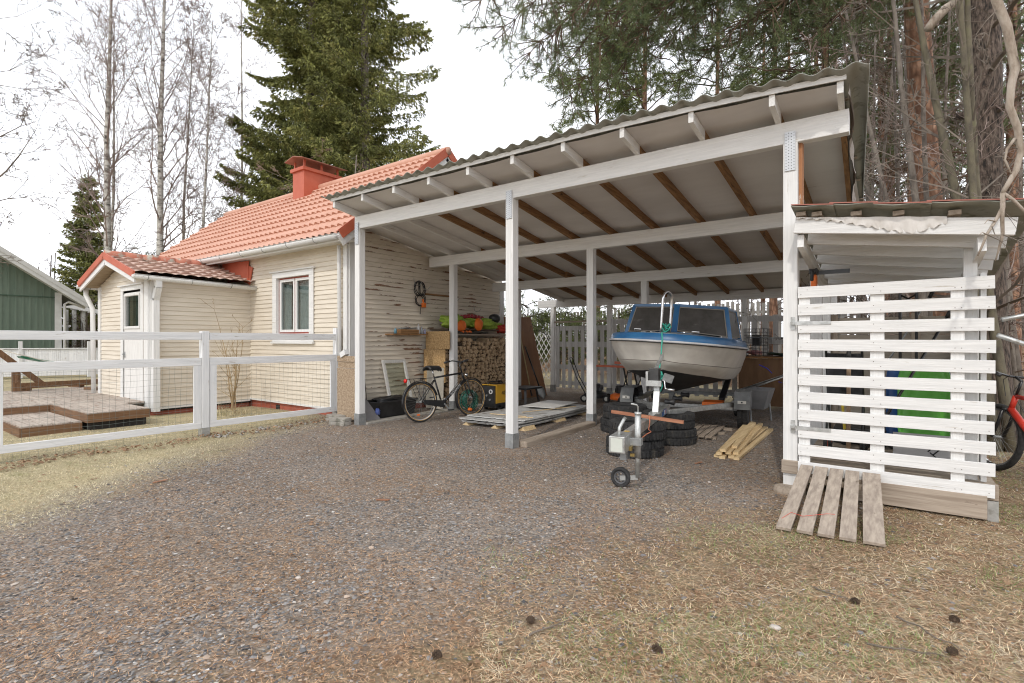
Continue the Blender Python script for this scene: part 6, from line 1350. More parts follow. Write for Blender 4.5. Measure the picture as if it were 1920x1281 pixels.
# bare tree whose limbs reach in at the far left
def bare(px, d, H, label, seed, lean=(0, 0), r0=.16, kids=(8, 7, 5, 0), nb=14, z0=.25, mat=None, tm=None, group=None, name='bare_tree', spread=.42, step=(.5, .35, .25, .2), up=(.03, -.0, -.02, -.03), stems=1, rmin=.005, jit=.2, maxlev=3, el=(20, 60), ztop=None):
    r = random.Random(seed); c = at(px, d); z = hgt(c.x, c.y); t = thing(name, label, 'tree', (c.x, c.y, z), group); mb = MB(); cl = Cloud()
    PR = dict(step=step, kids=kids, jit=jit, up=up, rmin=rmin, ang=(25, 65), ratio=.5)
    for s in range(stems):
        ox = Vector((r.uniform(-.12, .12), r.uniform(-.12, .12), 0))*(stems > 1); ll = Vector((lean[0]+r.uniform(-.6, .6)*(stems > 1)*H*.15, lean[1]+r.uniform(-.6, .6)*(stems > 1)*H*.1, 0))
        b0 = Vector((c.x, c.y, z-.1))+ox; top = b0+_r*ll.x+_f*ll.y+Vector((0, 0, H*r.uniform(.85, 1))); mid = b0.lerp(top, .45)+_r*r.uniform(-.1, .1)*H*.3
        P = trunk(mb, [b0, mid, top], r0*(1 if s == 0 else .75), .02, 8)
        for i in range(nb):
            f = z0+(1-z0)*(i+r.random())/nb; k = min(len(P)-2, int(f*(len(P)-1))); p = P[k].lerp(P[k+1], f*(len(P)-1)-k); a = r.uniform(0, 6.28); e = R(r.uniform(*el))
            grow(cl, r, p, Vector((math.cos(a)*math.cos(e), math.sin(a)*math.cos(e), math.sin(e))), H*spread*(1-f*.7)*r.uniform(.6, 1.1), r0*.32*(1.05-f), 0, maxlev, PR)
    mb.build('trunk', mat or grey_b, t, smooth=True); cl.build('crown', tm or twig_g, t, 3); return t
bare(-130, 13, 13, 'wide bare tree reaching in over the left edge of the yard', 11, r0=.2, kids=(9, 8, 6, 0), nb=26, spread=.40, jit=.3)
bare(95, 27, 6.2, 'low reddish bare shrub behind the green house roof', 12, r0=.06, stems=4, nb=12, kids=(5, 4, 3, 0), tm=pm('reddish_twigs', (.22, .13, .12), (.30, .20, .19)), group='bare shrubs beyond the green house', name='bare_shrub', spread=.3)
bare(130, 30, 5.5, 'twiggy bare shrub between the green house and the small spruce', 13, r0=.06, stems=4, nb=12, kids=(5, 4, 3, 0), tm=pm('reddish_twigs', (.22, .13, .12)), group='bare shrubs beyond the green house', name='bare_shrub', spread=.3)
bare(560, 19, 9.0, 'brown twiggy fruit tree in front of the big spruce above the chimney', 14, r0=.10, nb=22, kids=(7, 6, 4, 0), tm=pm('brown_twigs', (.24, .16, .12), (.36, .26, .21)), el=(0, 50), spread=.34)
bare(668, 20, 8.6, 'pale twiggy tree between the spruce trunk and the house ridge', 15, r0=.08, nb=14, kids=(6, 5, 3, 0), tm=pm('brown_twigs', (.24, .16, .12)), el=(0, 50), spread=.28)
# ---- spruces
sprn = pm('spruce_needles', (.125, .14, .045), (.33, .345, .115), scale=1.1, rough=.75, island=.6, c3=(.40, .37, .13), s3=1.5, lo3=.53, hi3=.68, trans=.3)
def spruce(px, d, H, Rb, label, seed, zlow=1.0, dens_=1.0, group='spruces behind the house', sz=1.0):
    r = random.Random(seed); g_ = np.random.default_rng(seed); c = at(px, d); z = hgt(c.x, c.y); t = thing('spruce_tree', label, 'tree', (c.x, c.y, z), group)
    mb = MB(); P = trunk(mb, [Vector((c.x, c.y, z-.1)), Vector((c.x, c.y, z+H))], H*.011, .02, 8); mb.build('trunk', grey_b, t, smooth=True); cl = Cloud(); SP = []; SD_ = []; SL = []
    zz = zlow
    while zz < H-.3:
        f = zz/H; Lm = Rb*(1-f)**.75*(1 if f > .12 else .75)
        for k in range(r.randint(5, 7)):
            a = r.uniform(0, 6.28); Lb = Lm*r.uniform(.72, 1.15); n = max(3, int(Lb/.35)); p = Vector((c.x, c.y, z+zz+r.uniform(-.15, .15))); hd = Vector((math.cos(a), math.sin(a), 0)); sd = Vector((-hd.y, hd.x, 0)); q = p
            for i in range(n):
                s = (i+1)/n; el = R(22-62*s+75*s*s)*1.0 if f < .75 else R(25); q2 = q+(hd*math.cos(el)+Vector((0, 0, math.sin(el)-.10)))*(Lb/n)+sd*r.uniform(-.05, .05); cl.seg(q, q2, .035*(1-i/n)*(Lb/Rb)+.006, .035*(1-s)*(Lb/Rb)+.005)
                m = int((14+16*(s > .25))*dens_*(Lb/n)/.35)
                for _ in range(m):
                    u = r.random(); w = r.uniform(-1, 1); lat = (.10+.55*Lb*.28*(1-s)*0+.42*min(1, Lb/2)*(1-.6*abs(s-.55)))*w; b = q.lerp(q2, u)+sd*lat+hd*abs(lat)*.25; b.z -= abs(lat)*.25+r.uniform(0, .05)
                    SP.append(b); SD_.append(hd*r.uniform(.2, .9)+sd*w*.8+Vector((0, 0, r.uniform(-1.3, .1)))); SL.append(r.uniform(.09, .22)*sz)
                q = q2
        zz += H*.022*r.uniform(.8, 1.2)
    cl.build('limbs', twig_d, t, 3)
    SP = np.array(SP); D = np.array(SD_); D /= np.linalg.norm(D, axis=1, keepdims=True); SL = np.array(SL)[:, None]; V = []
    for k in range(3):   # three narrow blades per spray
        ax_ = g_.normal(size=D.shape); s = np.cross(D, ax_); s /= np.linalg.norm(s, axis=1, keepdims=True); d2 = D+s*g_.uniform(-.5, .5, (len(D), 1)); s2 = np.cross(d2, g_.normal(size=D.shape)); s2 /= np.linalg.norm(s2, axis=1, keepdims=True)
        w = SL*.13; V.append(np.stack([SP-s2*w*.5, SP+d2*SL*.5-s2*w, SP+d2*SL, SP+d2*SL*.5+s2*w], 1))
    V = np.concatenate(V, 0).reshape(-1, 3); F = np.arange(len(V)).reshape(-1, 4); npobj('foliage', V, F, sprn, t); return t
spruce(584, 25, 30, 5.0, 'huge dark spruce with dense hanging boughs, the left of the pair', 21, 2.5, 2.3)
spruce(684, 24, 29, 5.0, 'tall spruce with bare trunk showing between open boughs at right', 22, 3.5, 1.3)
spruce(636, 29, 33, 5.4, 'third spruce set back between the two big ones', 24, 6, 1.6)
spruce(166, 27, 10.2, 2.1, 'small slim spruce behind the left birch stems', 23, .6, 1.2, sz=.9)
# ---- pines
pinen = pm('pine_needles_live', (.075, .105, .045), (.19, .235, .10), scale=1.3, rough=.7, island=.45, trans=.2)
pinel = pm('pine_needles_light', (.13, .17, .05), (.25, .29, .10), scale=.8, rough=.75, island=.4, trans=.3)
def tufts(P, D, ln, nn, wd, mat, parent, seed=0, name='foliage', spread=.55):
    g_ = np.random.default_rng(seed); P = np.repeat(np.array(P), nn, 0); D = np.repeat(np.array(D), nn, 0); n = len(P); j = g_.normal(size=(n, 3)); d = D*.8+j*spread; d /= np.linalg.norm(d, axis=1, keepdims=True)
    b = P-D*g_.uniform(0, ln*.9, (n, 1)); s = np.cross(d, g_.normal(size=(n, 3))); s /= np.linalg.norm(s, axis=1, keepdims=True); L_ = ln*g_.uniform(.7, 1.15, (n, 1))
    V = np.stack([b-s*wd, b+s*wd, b+d*L_+s*wd*.3, b+d*L_-s*wd*.3], 1).reshape(-1, 3); return npobj(name, V, np.arange(len(V)).reshape(-1, 4), mat, parent)
def limb(cl, T, TD, r, pts, rad, sub=.20, sl=(.35, .95), tw=.13, start=.25, sag=-.25):
    "main limb along pts with side branches and needle-bearing twigs"
    P = []; V_ = [Vector(p) for p in pts]; m = len(V_)-1
    for i in range(m):
        k = max(2, int((V_[i+1]-V_[i]).length/.22))
        for j in range(k): P.append(V_[i].lerp(V_[i+1], j/k)+rv(r, .035))
    P.append(V_[-1]); n = len(P); acc = 0
    for i in range(n-1):
        a, b = P[i], P[i+1]; f = i/n; cl.seg(a, b, rad*(1-f*.85), rad*(1-(i+1)/n*.85)); acc += (b-a).length; d = (b-a).normalized()
        if f < start: continue
        while acc > sub:
            acc -= sub; s = d.cross(rv(r)).normalized(); q = a; e = (d*.65+s*.75+Vector((0, 0, sag))).normalized(); L1 = r.uniform(*sl)*(1.1-f*.5); k = max(2, int(L1/.12)); rr = .008
            for j in range(k):
                e = (e+rv(r, .22)+Vector((0, 0, .03))).normalized(); q2 = q+e*(L1/k); cl.seg(q, q2, rr, rr*.85); rr *= .87
                if j >= k*.25:
                    for _ in range(2):
                        s2 = (e*.7+e.cross(rv(r)).normalized()*.8).normalized(); q3 = q2+s2*r.uniform(.5, 1.2)*tw; cl.seg(q2, q3, .003, .0025); T.append(q3); TD.append(s2)
                q = q2
            T.append(q); TD.append(e)
def pine(px, d, H, r0, label, zc, Rc, seed, near=False, lean=0, group='pines around the carport', mat=None, nl=16, tl=.10, nn=7, twd=.004, limbs=None, dead=10):
    r = random.Random(seed); c = at(px, d); z = hgt(c.x, c.y); t = thing('pine_tree', label, 'tree', (c.x, c.y, z), group); mb = MB(); b0 = Vector((c.x, c.y, z-.1)); top = b0+Vector((0, 0, H))+_r*lean
    P = trunk(mb, [b0, b0.lerp(top, .35)+_r*r.uniform(-.08, .08), b0.lerp(top, .7)+_r*r.uniform(-.1, .1), top], r0, r0*.25, 12 if near else 8); mb.build('trunk', pine_b, t, smooth=True)
    cl = Cloud(); T = []; TD = []
    if limbs:
        for L_ in limbs: limb(cl, T, TD, r, L_, .034, sub=.055, sl=(.35, 1.05), tw=.10)
    for i in range(nl):
        f = zc+(1-zc)*(i+r.random())/nl; p = b0.lerp(top, f); a = r.uniform(0, 6.28); ln = Rc*math.sin(math.pi*min(1, .25+.75*(f-zc)/(1-zc)))*r.uniform(.6, 1.1)+.3; h = Vector((math.cos(a), math.sin(a), 0)); q1 = p+h*ln*.5+Vector((0, 0, ln*.12)); q2 = p+h*ln+Vector((0, 0, ln*r.uniform(-.05, .35)))
        limb(cl, T, TD, r, [p, q1, q2], .035, sub=.24 if not near else .2, sl=(.4, 1.1), tw=.16)
    cd = Cloud(); PR = dict(step=(.35, .3, .25), kids=(6, 4, 0), jit=.18, up=(-.02, -.02, -.02), rmin=.004, ang=(30, 60), ratio=.45)
    for i in range(dead):
        f = r.uniform(.18, zc+.1); p = b0.lerp(top, f); a = r.uniform(0, 6.28); grow(cl, r, p, Vector((math.cos(a), math.sin(a), r.uniform(-.15, .3))), r.uniform(.6, 2.2), .02, 0, 2, PR)
    cl.build('limbs', twig_o, t, 4); tufts(T, TD, tl, nn, twd, mat or pinen, t, seed); return t
def pt_(px, d, y): p = at(px, d); return Vector((p.x, p.y, 1.4+(638-y)*d/984))
tr0 = at(1768, 8.8); tz = lambda z: Vector((tr0.x, tr0.y, z))
LB = []
for (ex, ed, ey, z0_, mx_, my_) in ((885, 7.8, 20, 9.4, 1150, -190), (925, 7.6, 70, 9.2, 1180, -120), (975, 7.6, 115, 9.0, 1200, -60), (1030, 8.0, 150, 8.6, 1250, -60), (1050, 8.4, 200, 8.2, 1260, 0), (1120, 8.8, 170, 8.2, 1330, -20), (1200, 9, 120, 8.4, 1400, -60),
    (1255, 9.2, 165, 7.9, 1450, 10), (1330, 9.2, 130, 8, 1500, -10), (960, 8.4, 10, 9.8, 1200, -200), (1080, 9.2, 60, 8.8, 1300, -120), (1160, 9.5, 60, 9, 1400, -120), (1300, 8.5, 50, 8.4, 1480, -90), (1400, 9.5, 100, 7.6, 1550, 0), (1430, 8.2, 30, 7.8, 1580, -60), (1500, 9, 90, 7.3, 1620, 10), (1560, 7.8, 40, 7.4, 1650, -30), (1010, 8.2, 60, 9.2, 1220, -130), (1090, 8.0, 120, 8.6, 1300, -80), (1060, 9, 20, 9.4, 1280, -160), (1180, 8.2, 90, 8.5, 1380, -100), (1140, 9.2, 110, 8.5, 1350, -70), (1240, 8.6, 100, 8.2, 1430, -80), (1000, 8.6, 90, 9.1, 1230, -90), (1350, 8.2, 80, 8, 1520, -70)):
    e = pt_(ex, ed, ey); m_ = pt_(mx_, (ed+8.8)/2, my_); LB.append([tz(z0_), tz(z0_).lerp(m_, .5)+Vector((0, 0, .35)), m_, m_.lerp(e, .5)+Vector((0, 0, .12)), e])
pine(1768, 8.8, 17, .24, 'near red barked pine behind the store whose boughs hang over the carport', .55, 3.0, 31, True, -.9, limbs=LB, nl=14, tl=.09, nn=15, twd=.0025, dead=16)
pine(1728, 12.5, 18, .20, 'orange pine trunk seen just left of the near red one', .5, 2.6, 32, False, -.3, mat=pinen, nl=34, tl=.13, nn=10, twd=.007, dead=20)
pine(1208, 20, 19, .15, 'pine with bare orange trunk rising behind the carport roof', .46, 3.6, 33, mat=pinel, nl=60, tl=.16, nn=10, twd=.009, dead=6)
pine(1120, 24, 18, .15, 'yellowish pine low over the middle of the corrugated roof', .42, 3.4, 38, mat=pinel, nl=50, tl=.18, nn=10, twd=.010, dead=4)
pine(1345, 22, 20, .14, 'slender pine behind the roof, between the orange trunk and the gable end', .42, 2.6, 34, mat=pinen, nl=60, tl=.16, nn=10, twd=.009, dead=8)
pine(1450, 17, 15, .14, 'light green pine just left of the high roof corner', .40, 2.6, 35, mat=pinel, nl=54, tl=.14, nn=11, twd=.008, dead=8)
pine(1545, 15, 17, .15, 'pine directly behind the high corner of the carport roof', .36, 2.8, 36, mat=pinen, nl=58, tl=.14, nn=10, twd=.008, dead=12)
pine(1655, 14, 14, .13, 'dark pine filling the gap right of the roof corner', .34, 2.6, 37, mat=pinen, nl=54, tl=.14, nn=10, twd=.008, dead=12)
pine(1900, 13, 14, .16, 'pine at the right edge behind the old trunk', .36, 2.8, 39, mat=pinen, nl=44, tl=.14, nn=10, twd=.008, dead=12)
# old dark trunk, mossy stems, dead wood
ot = thing('old_tree', 'thick dark scaly old trunk right behind the store', 'tree', tuple(at(1853, 7.3))); c = at(1853, 7.3); mb = MB(); trunk(mb, [c+Vector((.08, 0, -.1)), c+Vector((-.02, 0, 2.2)), c+Vector((-.03, .05, 6)), c+Vector((.1, .1, 12))], .225, .14, 16); mb.build('trunk', old_b, ot, smooth=True)
cl = Cloud(); r_ = random.Random(77); PR = dict(step=(.4, .3, .25, .2), kids=(6, 6, 4, 0), jit=.16, up=(-.01, -.03, -.03, -.03), rmin=.004, ang=(30, 60), ratio=.5)
for i in range(26):
    z = 1.8+i*.3; a = r_.uniform(0, 6.28); grow(cl, r_, c+Vector((0, 0, z)), Vector((math.cos(a), math.sin(a), r_.uniform(-.1, .5))), r_.uniform(1.4, 3.4), .03, 0, 3, PR)
cl.build('crown', twig_g, ot, 3)
for z, a in ((2.6, 2.6), (3.35, 3.2), (4.6, 2.9)): MB().tube([c+Vector((0, 0, z)), c+Vector((math.cos(a)*.36, math.sin(a)*.36, z+.02))], [.09, .05], 8).build('limb_stub', old_b, ot, smooth=True)
bare(1872, 6.7, 8, 'mossy multi stemmed bare tree in front of the old trunk', 41, lean=(-.35, .2), r0=.085, stems=3, nb=9, kids=(6, 5, 4, 0), mat=moss_b, spread=.30, name='mossy_tree', rmin=.004)
for i, (px, d, H, st_, lb, sd) in enumerate(((1742, 7.7, 7.5, 2, 'grey bare tree forking up behind the middle of the store roof', 42), (1690, 9.5, 8, 2, 'bare grey tree right of the roof verge', 43), (1655, 11.5, 9, 2, 'thin bare tree seen beside the roof corner', 44), (1800, 10.5, 9, 2, 'bare branching tree between the red pine and the old trunk', 45),
    (1905, 9, 8.5, 2, 'bare tree at the right edge beside the old trunk', 46), (1590, 16, 9, 2, 'bare tree low behind the carport corner', 47), (1500, 19, 8, 2, 'bare tree glimpsed behind the carport fence at right', 48), (1835, 14, 10, 2, 'distant bare tree between the trunks on the right', 49), (1300, 24, 10, 2, 'fine twigged bare tree above the middle of the roof', 50), (1620, 20, 11, 2, 'far grey bare tree behind the pines at the right', 54), (1760, 18, 11, 2, 'far bare tree filling the gap between the right trunks', 55))):
    bare(px, d, H, lb, sd, lean=(-.4, .2), r0=.055 if i else .07, stems=st_+1, nb=11, kids=(6, 5, 4, 0), spread=.36, tm=twig_g if i % 2 else twig_b, group='bare deciduous trees on the right', z0=.12, el=(10, 60), rmin=.004 if d < 12 else .006)
for i, (px, d) in enumerate(((1615, 21), (1640, 26), (1672, 19), (1705, 24), (1785, 22), (1815, 18), (1880, 24), (1575, 27), (1535, 23), (1912, 17), (1490, 28), (1430, 26))):
    c = at(px, d); z = hgt(c.x, c.y); t = thing('forest_pine', 'straight forest pine stem at photo column %s of the wood' % ('far left', 'left', 'second left')[0] if 0 else ['pale stem nearest the roof verge in the far wood', 'thin stem second from the roof verge in the far wood', 'stout stem third from the roof verge in the far wood', 'thin stem behind the orange trunk', 'stem just right of the near red pine in the far wood', 'stem touching the left edge of the old trunk', 'far stem right of the old trunk', 'far stem behind the top roof corner', 'far stem behind the carport right end', 'stem at the extreme right of the wood', 'far stem over the boat screen at right', 'far stem over the middle of the boat'][i], 'tree', (c.x, c.y, z), 'far forest pine stems')
    r_ = random.Random(90+i); mb = MB(); trunk(mb, [Vector((c.x, c.y, z-.1)), Vector((c.x+r_.uniform(-.4, .4), c.y, z+16))], r_.uniform(.11, .18), .06, 8); mb.build('trunk', pine_b if i % 3 else grey_b, t, smooth=True)
    cl = Cloud(); T = []; TD = []
    for k in range(30):
        zz = r_.uniform(3, 15); a = r_.uniform(0, 6.28); ln = r_.uniform(.8, 2.2); p = Vector((c.x, c.y, z+zz)); q = p+Vector((math.cos(a)*ln, math.sin(a)*ln, r_.uniform(-.2, .5)))
        if zz > 7: limb(cl, T, TD, r_, [p, q], .03, sub=.22, sl=(.4, 1.1), tw=.2)
        else: grow(cl, r_, p, q-p, ln, .02, 0, 2, PR)
    cl.build('limbs', twig_o, t, 3); tufts(T, TD, .18, 8, .010, pinel if i % 2 else pinen, t, 100+i)
# dead pale branch hanging in front of the store
db = thing('dead_branch', 'bare pale dead branch hanging down in front of the store corner', 'branch', tuple(pt_(1880, 3.6, 200)))
q = MB(); D_ = 3.55
pp = [(1850, -260), (1862, -120), (1868, 0), (1888, 50), (1897, 95), (1903, 130), (1896, 160), (1893, 200), (1908, 240), (1914, 285), (1905, 320), (1890, 345), (1880, 362)]
q.tube([pt_(a, D_, b) for a, b in pp], [.030, .029, .028, .027, .026, .026, .022, .021, .021, .020, .018, .015, .014], 10); q.build('limb', dead_b, db, smooth=True)
def shoot(P_, r__, n_): MB().tube(P_, r__, n_).build('side_shoot', dead_b, db, smooth=True)
shoot([pt_(a, D_+e, b) for a, b, e in ((1880, 362, 0), (1880, 390, .02), (1866, 415, .03), (1850, 440, .04), (1840, 465, .04), (1833, 480, .05))], [.016, .015, .010, .009, .007, .004], 7)
shoot([pt_(a, D_+e, b) for a, b, e in ((1880, 380, 0), (1879, 410, .02), (1880, 440, .04), (1872, 470, .08), (1866, 490, .1))], [.013, .012, .011, .007, .003], 7); shoot([pt_(a, D_+e, b) for a, b, e in ((1880, 362, 0), (1900, 375, -.02), (1925, 400, -.04), (1950, 430, 0))], [.013, .010, .008, .004], 6)
shoot([pt_(a, D_, b) for a, b in ((1903, 260), (1888, 280), (1884, 300), (1898, 330))], [.010, .008, .007, .004], 6); shoot([pt_(a, D_, b) for a, b in ((1912, 150), (1930, 140), (1950, 120))], [.014, .01, .006], 6); shoot([pt_(a, D_+.02, b) for a, b in ((1866, 415), (1852, 412), (1846, 420))], [.006, .004, .002], 5)
shoot([pt_(a, D_, b) for a, b in ((1850, 440), (1842, 436), (1836, 441))], [.005, .003, .002], 5); pass
cl = Cloud()
for a, b in ((1862, -60), (1868, 20), (1895, 90), (1900, 180), (1910, 280), (1880, 380), (1860, 425), (1880, 440), (1850, 440)):
    grow(cl, r_, pt_(a, D_, b), rv(r_), .28, .004, 0, 1, dict(step=(.08, .06), kids=(4, 0), jit=.3, up=(0, 0), rmin=.0014, ang=(30, 60), ratio=.5))
cl.build('twigs', twig_g, db, 4)
ol_ = MB().tube([pt_(a, 6.8, b) for a, b in ((1690, -150), (1770, -20), (1800, -5), (1775, 15), (1752, 38), (1740, 55))][1:], [.06, .058, .055, .052, .05], 10).build('broken_limb', dead_b, loc=tuple(pt_(1770, 6.8, 10)), smooth=True); tag(ol_, 'broken pale limb end hanging at the top right', 'branch')
# young shoots by the porch, tuft of dry grass at its foot
c = at(438, 10.2); t = thing('young_shrub', 'leafless young shrub growing against the porch side wall', 'shrub', (c.x, c.y, -.03)); cl = Cloud(); r_ = random.Random(61)
for i in range(5): a = r_.uniform(0, 6.28); grow(cl, r_, Vector((c.x+r_.uniform(-.05, .05), c.y+r_.uniform(-.05, .05), -.03)), Vector((math.cos(a)*.18, math.sin(a)*.18, 1)), r_.uniform(1.5, 2.2), .016, 0, 2, dict(step=(.16, .12, .1), kids=(7, 3, 0), jit=.08, up=(.02, .06, .04), rmin=.0028, ang=(25, 50), ratio=.34))
cl.build('stems', pm('tan_stems', (.30, .21, .11), (.42, .31, .18)), t, 5)
g_ = np.random.default_rng(8); n = 420; x = c.x+g_.normal(0, .22, n); y = c.y-.1+g_.normal(0, .14, n); V, F = tris(x, y, np.full(n, -.03), g_.uniform(.12, .32, n), g_.uniform(.004, .009, n), g_.uniform(.2, .9, n)); npobj('dry_leaves', V, F, sm, t)
# ---------------------------------------------------------------- carport fence (parts of one fence)
cf = thing('picket_fence', 'grey white wide picket fence closing the back of the carport', 'fence', (3, 6.8, 0))
def pick(x0, x1, y, z0, z1, pitch, w, parent, m, rails=(), axis='x', th=.02):
    x = x0; i = 0
    while x+w <= x1+.001:
        q = MB(); q.box(x, x+w, y-th, y, z0, z1) if axis == 'x' else q.box(y-th, y, x, x+w, z0, z1); q.build('picket', m, parent); x += pitch
    for (a, b) in rails:
        q = MB(); q.box(x0, x1, y+.001, y+.04, a, b) if axis == 'x' else q.box(y+.001, y+.04, x0, x1, a, b); q.build('rail', m, parent)
fp_ = pm('faded_white_paint', (.46, .45, .44), (.58, .57, .56), scale=(20, 20, 2), rough=.75, bump=.3)
pick(-.30, 1.22, 6.72, .12, 1.78, .190, .098, cf, fp_, ((.20, .30), (.62, .74), (1.22, 1.36), (1.66, 1.78)))
MB().box(-.33, 1.23, 6.66, 6.74, 1.87, 1.91).build('top_rail', greyw('x'), cf)
pick(1.37, 6.3, 6.72, .12, 1.94, .205, .105, cf, fp_, ((.20, .30), (.72, .84), (1.32, 1.44), (1.80, 1.92)))
lt = thing('lattice_trellis', 'white diagonal lattice trellis leaning behind the plywood', 'trellis', (-.8, 8.2, 0))
q = MB(); p0 = at(975, 16.3); p1 = at(1040, 15.6)
for i in range(13):
    for sg_ in (-1, 1):
        a0 = i*.17-1.0; pts = []
        x0, z0, x1, z1 = a0, .25, a0+.85, 1.60
        if sg_ < 0: x0, x1 = x1, x0
        t0 = max(0, (0-x0)/(x1-x0) if x1 > x0 else (1.25-x0)/(x1-x0)); t1 = min(1, (1.25-x0)/(x1-x0) if x1 > x0 else (0-x0)/(x1-x0))
        if t1-t0 < .05: continue
        P = lambda t: p0.lerp(p1, (x0+(x1-x0)*t)/1.25)+Vector((0, .012*sg_, z0+(z1-z0)*t)); q.bar(P(t0), P(t1), .022, .008, (0, -1, 0))
q.build('slats', pm('white_lattice', (.6, .6, .58), rough=.7), lt)
# dark paling fence on the bank
pf = thing('paling_fence', 'long grey paling fence on the bank at the back of the yard', 'fence', (0, 15.2, 1)); a_ = Vector((-9.5, 15.4, 0)); b_ = Vector((7.5, 13.6, 0)); n = 100; r_ = random.Random(9)
pg = pm('weathered_pale', (.22, .21, .19), (.36, .345, .32), scale=(9, 9, 1), rough=.9, bump=.3); 
for i in range(n):
    p = a_.lerp(b_, (i+.5)/n); z = hgt(p.x, p.y); h = 1.75+r_.uniform(-.04, .05)
    MB().box(p.x-.055, p.x+.055, p.y-.012, p.y+.012, z-.1, z+h).build('pale', pg, pf)
m = MB()
for i in range(200):
    if i % 2 == 0 and False: pass
for zz in (.4, 1.4):
    for i in range(20):
        p = a_.lerp(b_, i/20); q_ = a_.lerp(b_, (i+1)/20); m.bar(p+Vector((0, .04, hgt(p.x, p.y)+zz)), q_+Vector((0, .04, hgt(q_.x, q_.y)+zz)), .03, .09)
m.build('rail', pg, pf)
# evergreen bushes in front of it
bushn = pm('bush_needles', (.09, .125, .035), (.20, .24, .085), scale=1.5, rough=.8, island=.4, trans=.25)
for i, (px, d, H, w_, lb) in enumerate(((990, 17.5, 3.1, 1.1, 'green pine bush behind the tall plywood sheet'), (1050, 18, 2.9, 1.2, 'green pine bush behind the first fence post'), (1105, 17.5, 2.9, 1.1, 'green pine bush behind the picket panel'), (1160, 18, 3.1, 1.0, 'green pine bush left of the boat screen'), (268, 30, 7.4, 1.6, 'round topped green pine above the porch ridge'), (1215, 18.5, 2.6, 1.0, 'light green bush behind the boat cabin'))):
    c = at(px, d); z = hgt(c.x, c.y); t = thing('pine_bush', lb, 'bush', (c.x, c.y, z), 'evergreen bushes'); r_ = random.Random(200+i); cl = Cloud(); T = []; TD = []; lowf = .25 if i != 4 else .6
    MB().tube([(c.x, c.y, z-.1), (c.x, c.y, z+H*.8)], [.06, .02], 6).build('trunk', grey_b, t)
    for k in range(34):
        f = r_.uniform(lowf, 1); a = r_.uniform(0, 6.28); p = Vector((c.x, c.y, z+H*f*.85)); ln = w_*(1.15-abs(f-.6))*r_.uniform(.7, 1.1); limb(cl, T, TD, r_, [p, p+Vector((math.cos(a)*ln, math.sin(a)*ln, ln*.3))], .02, sub=.16, sl=(.25, .6), tw=.14, start=.1)
    cl.build('limbs', twig_d, t, 3); tufts(T, TD, .13, 6, .008, bushn if i != 4 else pinen, t, 300+i)
for i, (px, d, H, lb) in enumerate(((1000, 21, 2.2, 'tangle of bare brush on the bank behind the plywood'), (1080, 22, 2.2, 'bare brush on the bank behind the picket panel'), (1240, 21, 2.6, 'bare brush behind the boat'), (1400, 19, 2.8, 'bare brush on the bank right of the boat'), (1560, 15, 3.0, 'bare brush behind the store'), (1680, 14, 3.0, 'bare thicket seen under the store roof'), (1780, 13, 3, 'bare thicket behind the store back wall'), (160, 25, 3.4, 'brown brush behind the white pergola'))):
    bare(px, d, H, lb, 400+i, r0=.03, stems=7, nb=8, kids=(4, 4, 3, 0), spread=.4, tm=twig_b, group='brush thickets', name='brush', z0=.05, rmin=.006)
# ---------------------------------------------------------------- deck
dk_ = thing('timber_deck', 'low greyed timber deck with steps in front of the porch', 'deck', (-6, -3, 0))
dm = pm('worn_decking', (.34, .28, .235), (.47, .41, .35), scale=(3, 26, 8), rough=.8, bump=.4, c3=(.26, .20, .16), s3=(3, 12, 4), island=.12)
def boards(x0, x1, y0, y1, z, along, w=.12):
    m = MB(); a0, a1 = (y0, y1) if along == 'x' else (x0, x1); a = a0
    while a < a1-.01:
        b = min(a+w-.006, a1); m.box(*((x0, x1, a, b) if along == 'x' else (a, b, y0, y1)), z-.028, z); a += w
    return m
boards(-9.1, -5.10, -6.5, -1.0, .25, 'x').build('upper_boards', dm, dk_)
boards(-5.095, -3.08, -2.80, -1.97, .25, 'x').build('landing_boards', dm, dk_)
boards(-5.095, -4.25, -1.968, -1.64, .25, 'x').build('landing_boards', dm, dk_)
boards(-5.08, -3.22, -3.56, -2.83, .12, 'x').build('step_boards', dm, dk_)
df = deckw('x'); dfy = deckw('y')
MB().box(-5.09, -3.08, -2.825, -2.803, .10, .235).build('riser', df, dk_); MB().box(-3.078, -3.055, -2.825, -1.97, .10, .235).build('riser', dfy, dk_); MB().box(-5.097, -5.075, -6.5, -2.83, .10, .235).build('riser', dfy, dk_)
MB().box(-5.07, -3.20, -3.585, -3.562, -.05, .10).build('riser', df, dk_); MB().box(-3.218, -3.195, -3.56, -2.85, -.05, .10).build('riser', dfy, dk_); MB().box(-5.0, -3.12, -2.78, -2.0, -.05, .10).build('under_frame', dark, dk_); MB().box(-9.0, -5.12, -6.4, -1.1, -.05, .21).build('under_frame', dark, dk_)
for i, (px, d, a, lb) in enumerate(((172, 12.1, 20, 'short brown timber block on the deck by the porch corner'), (42, 11.9, 30, 'brown timber block under the hammock post'), (143, 12.9, 25, 'brown timber block under the hammock beam'))):
    c = at(px, d); dv = Vector((math.cos(R(a)), math.sin(R(a)), 0))*.17; o = MB().bar(c-dv+Vector((0, 0, .285)), c+dv+Vector((0, 0, .285)), .12, .06).build('timber_block', df, loc=(c.x, c.y, .25)); tag(o, lb, 'block')
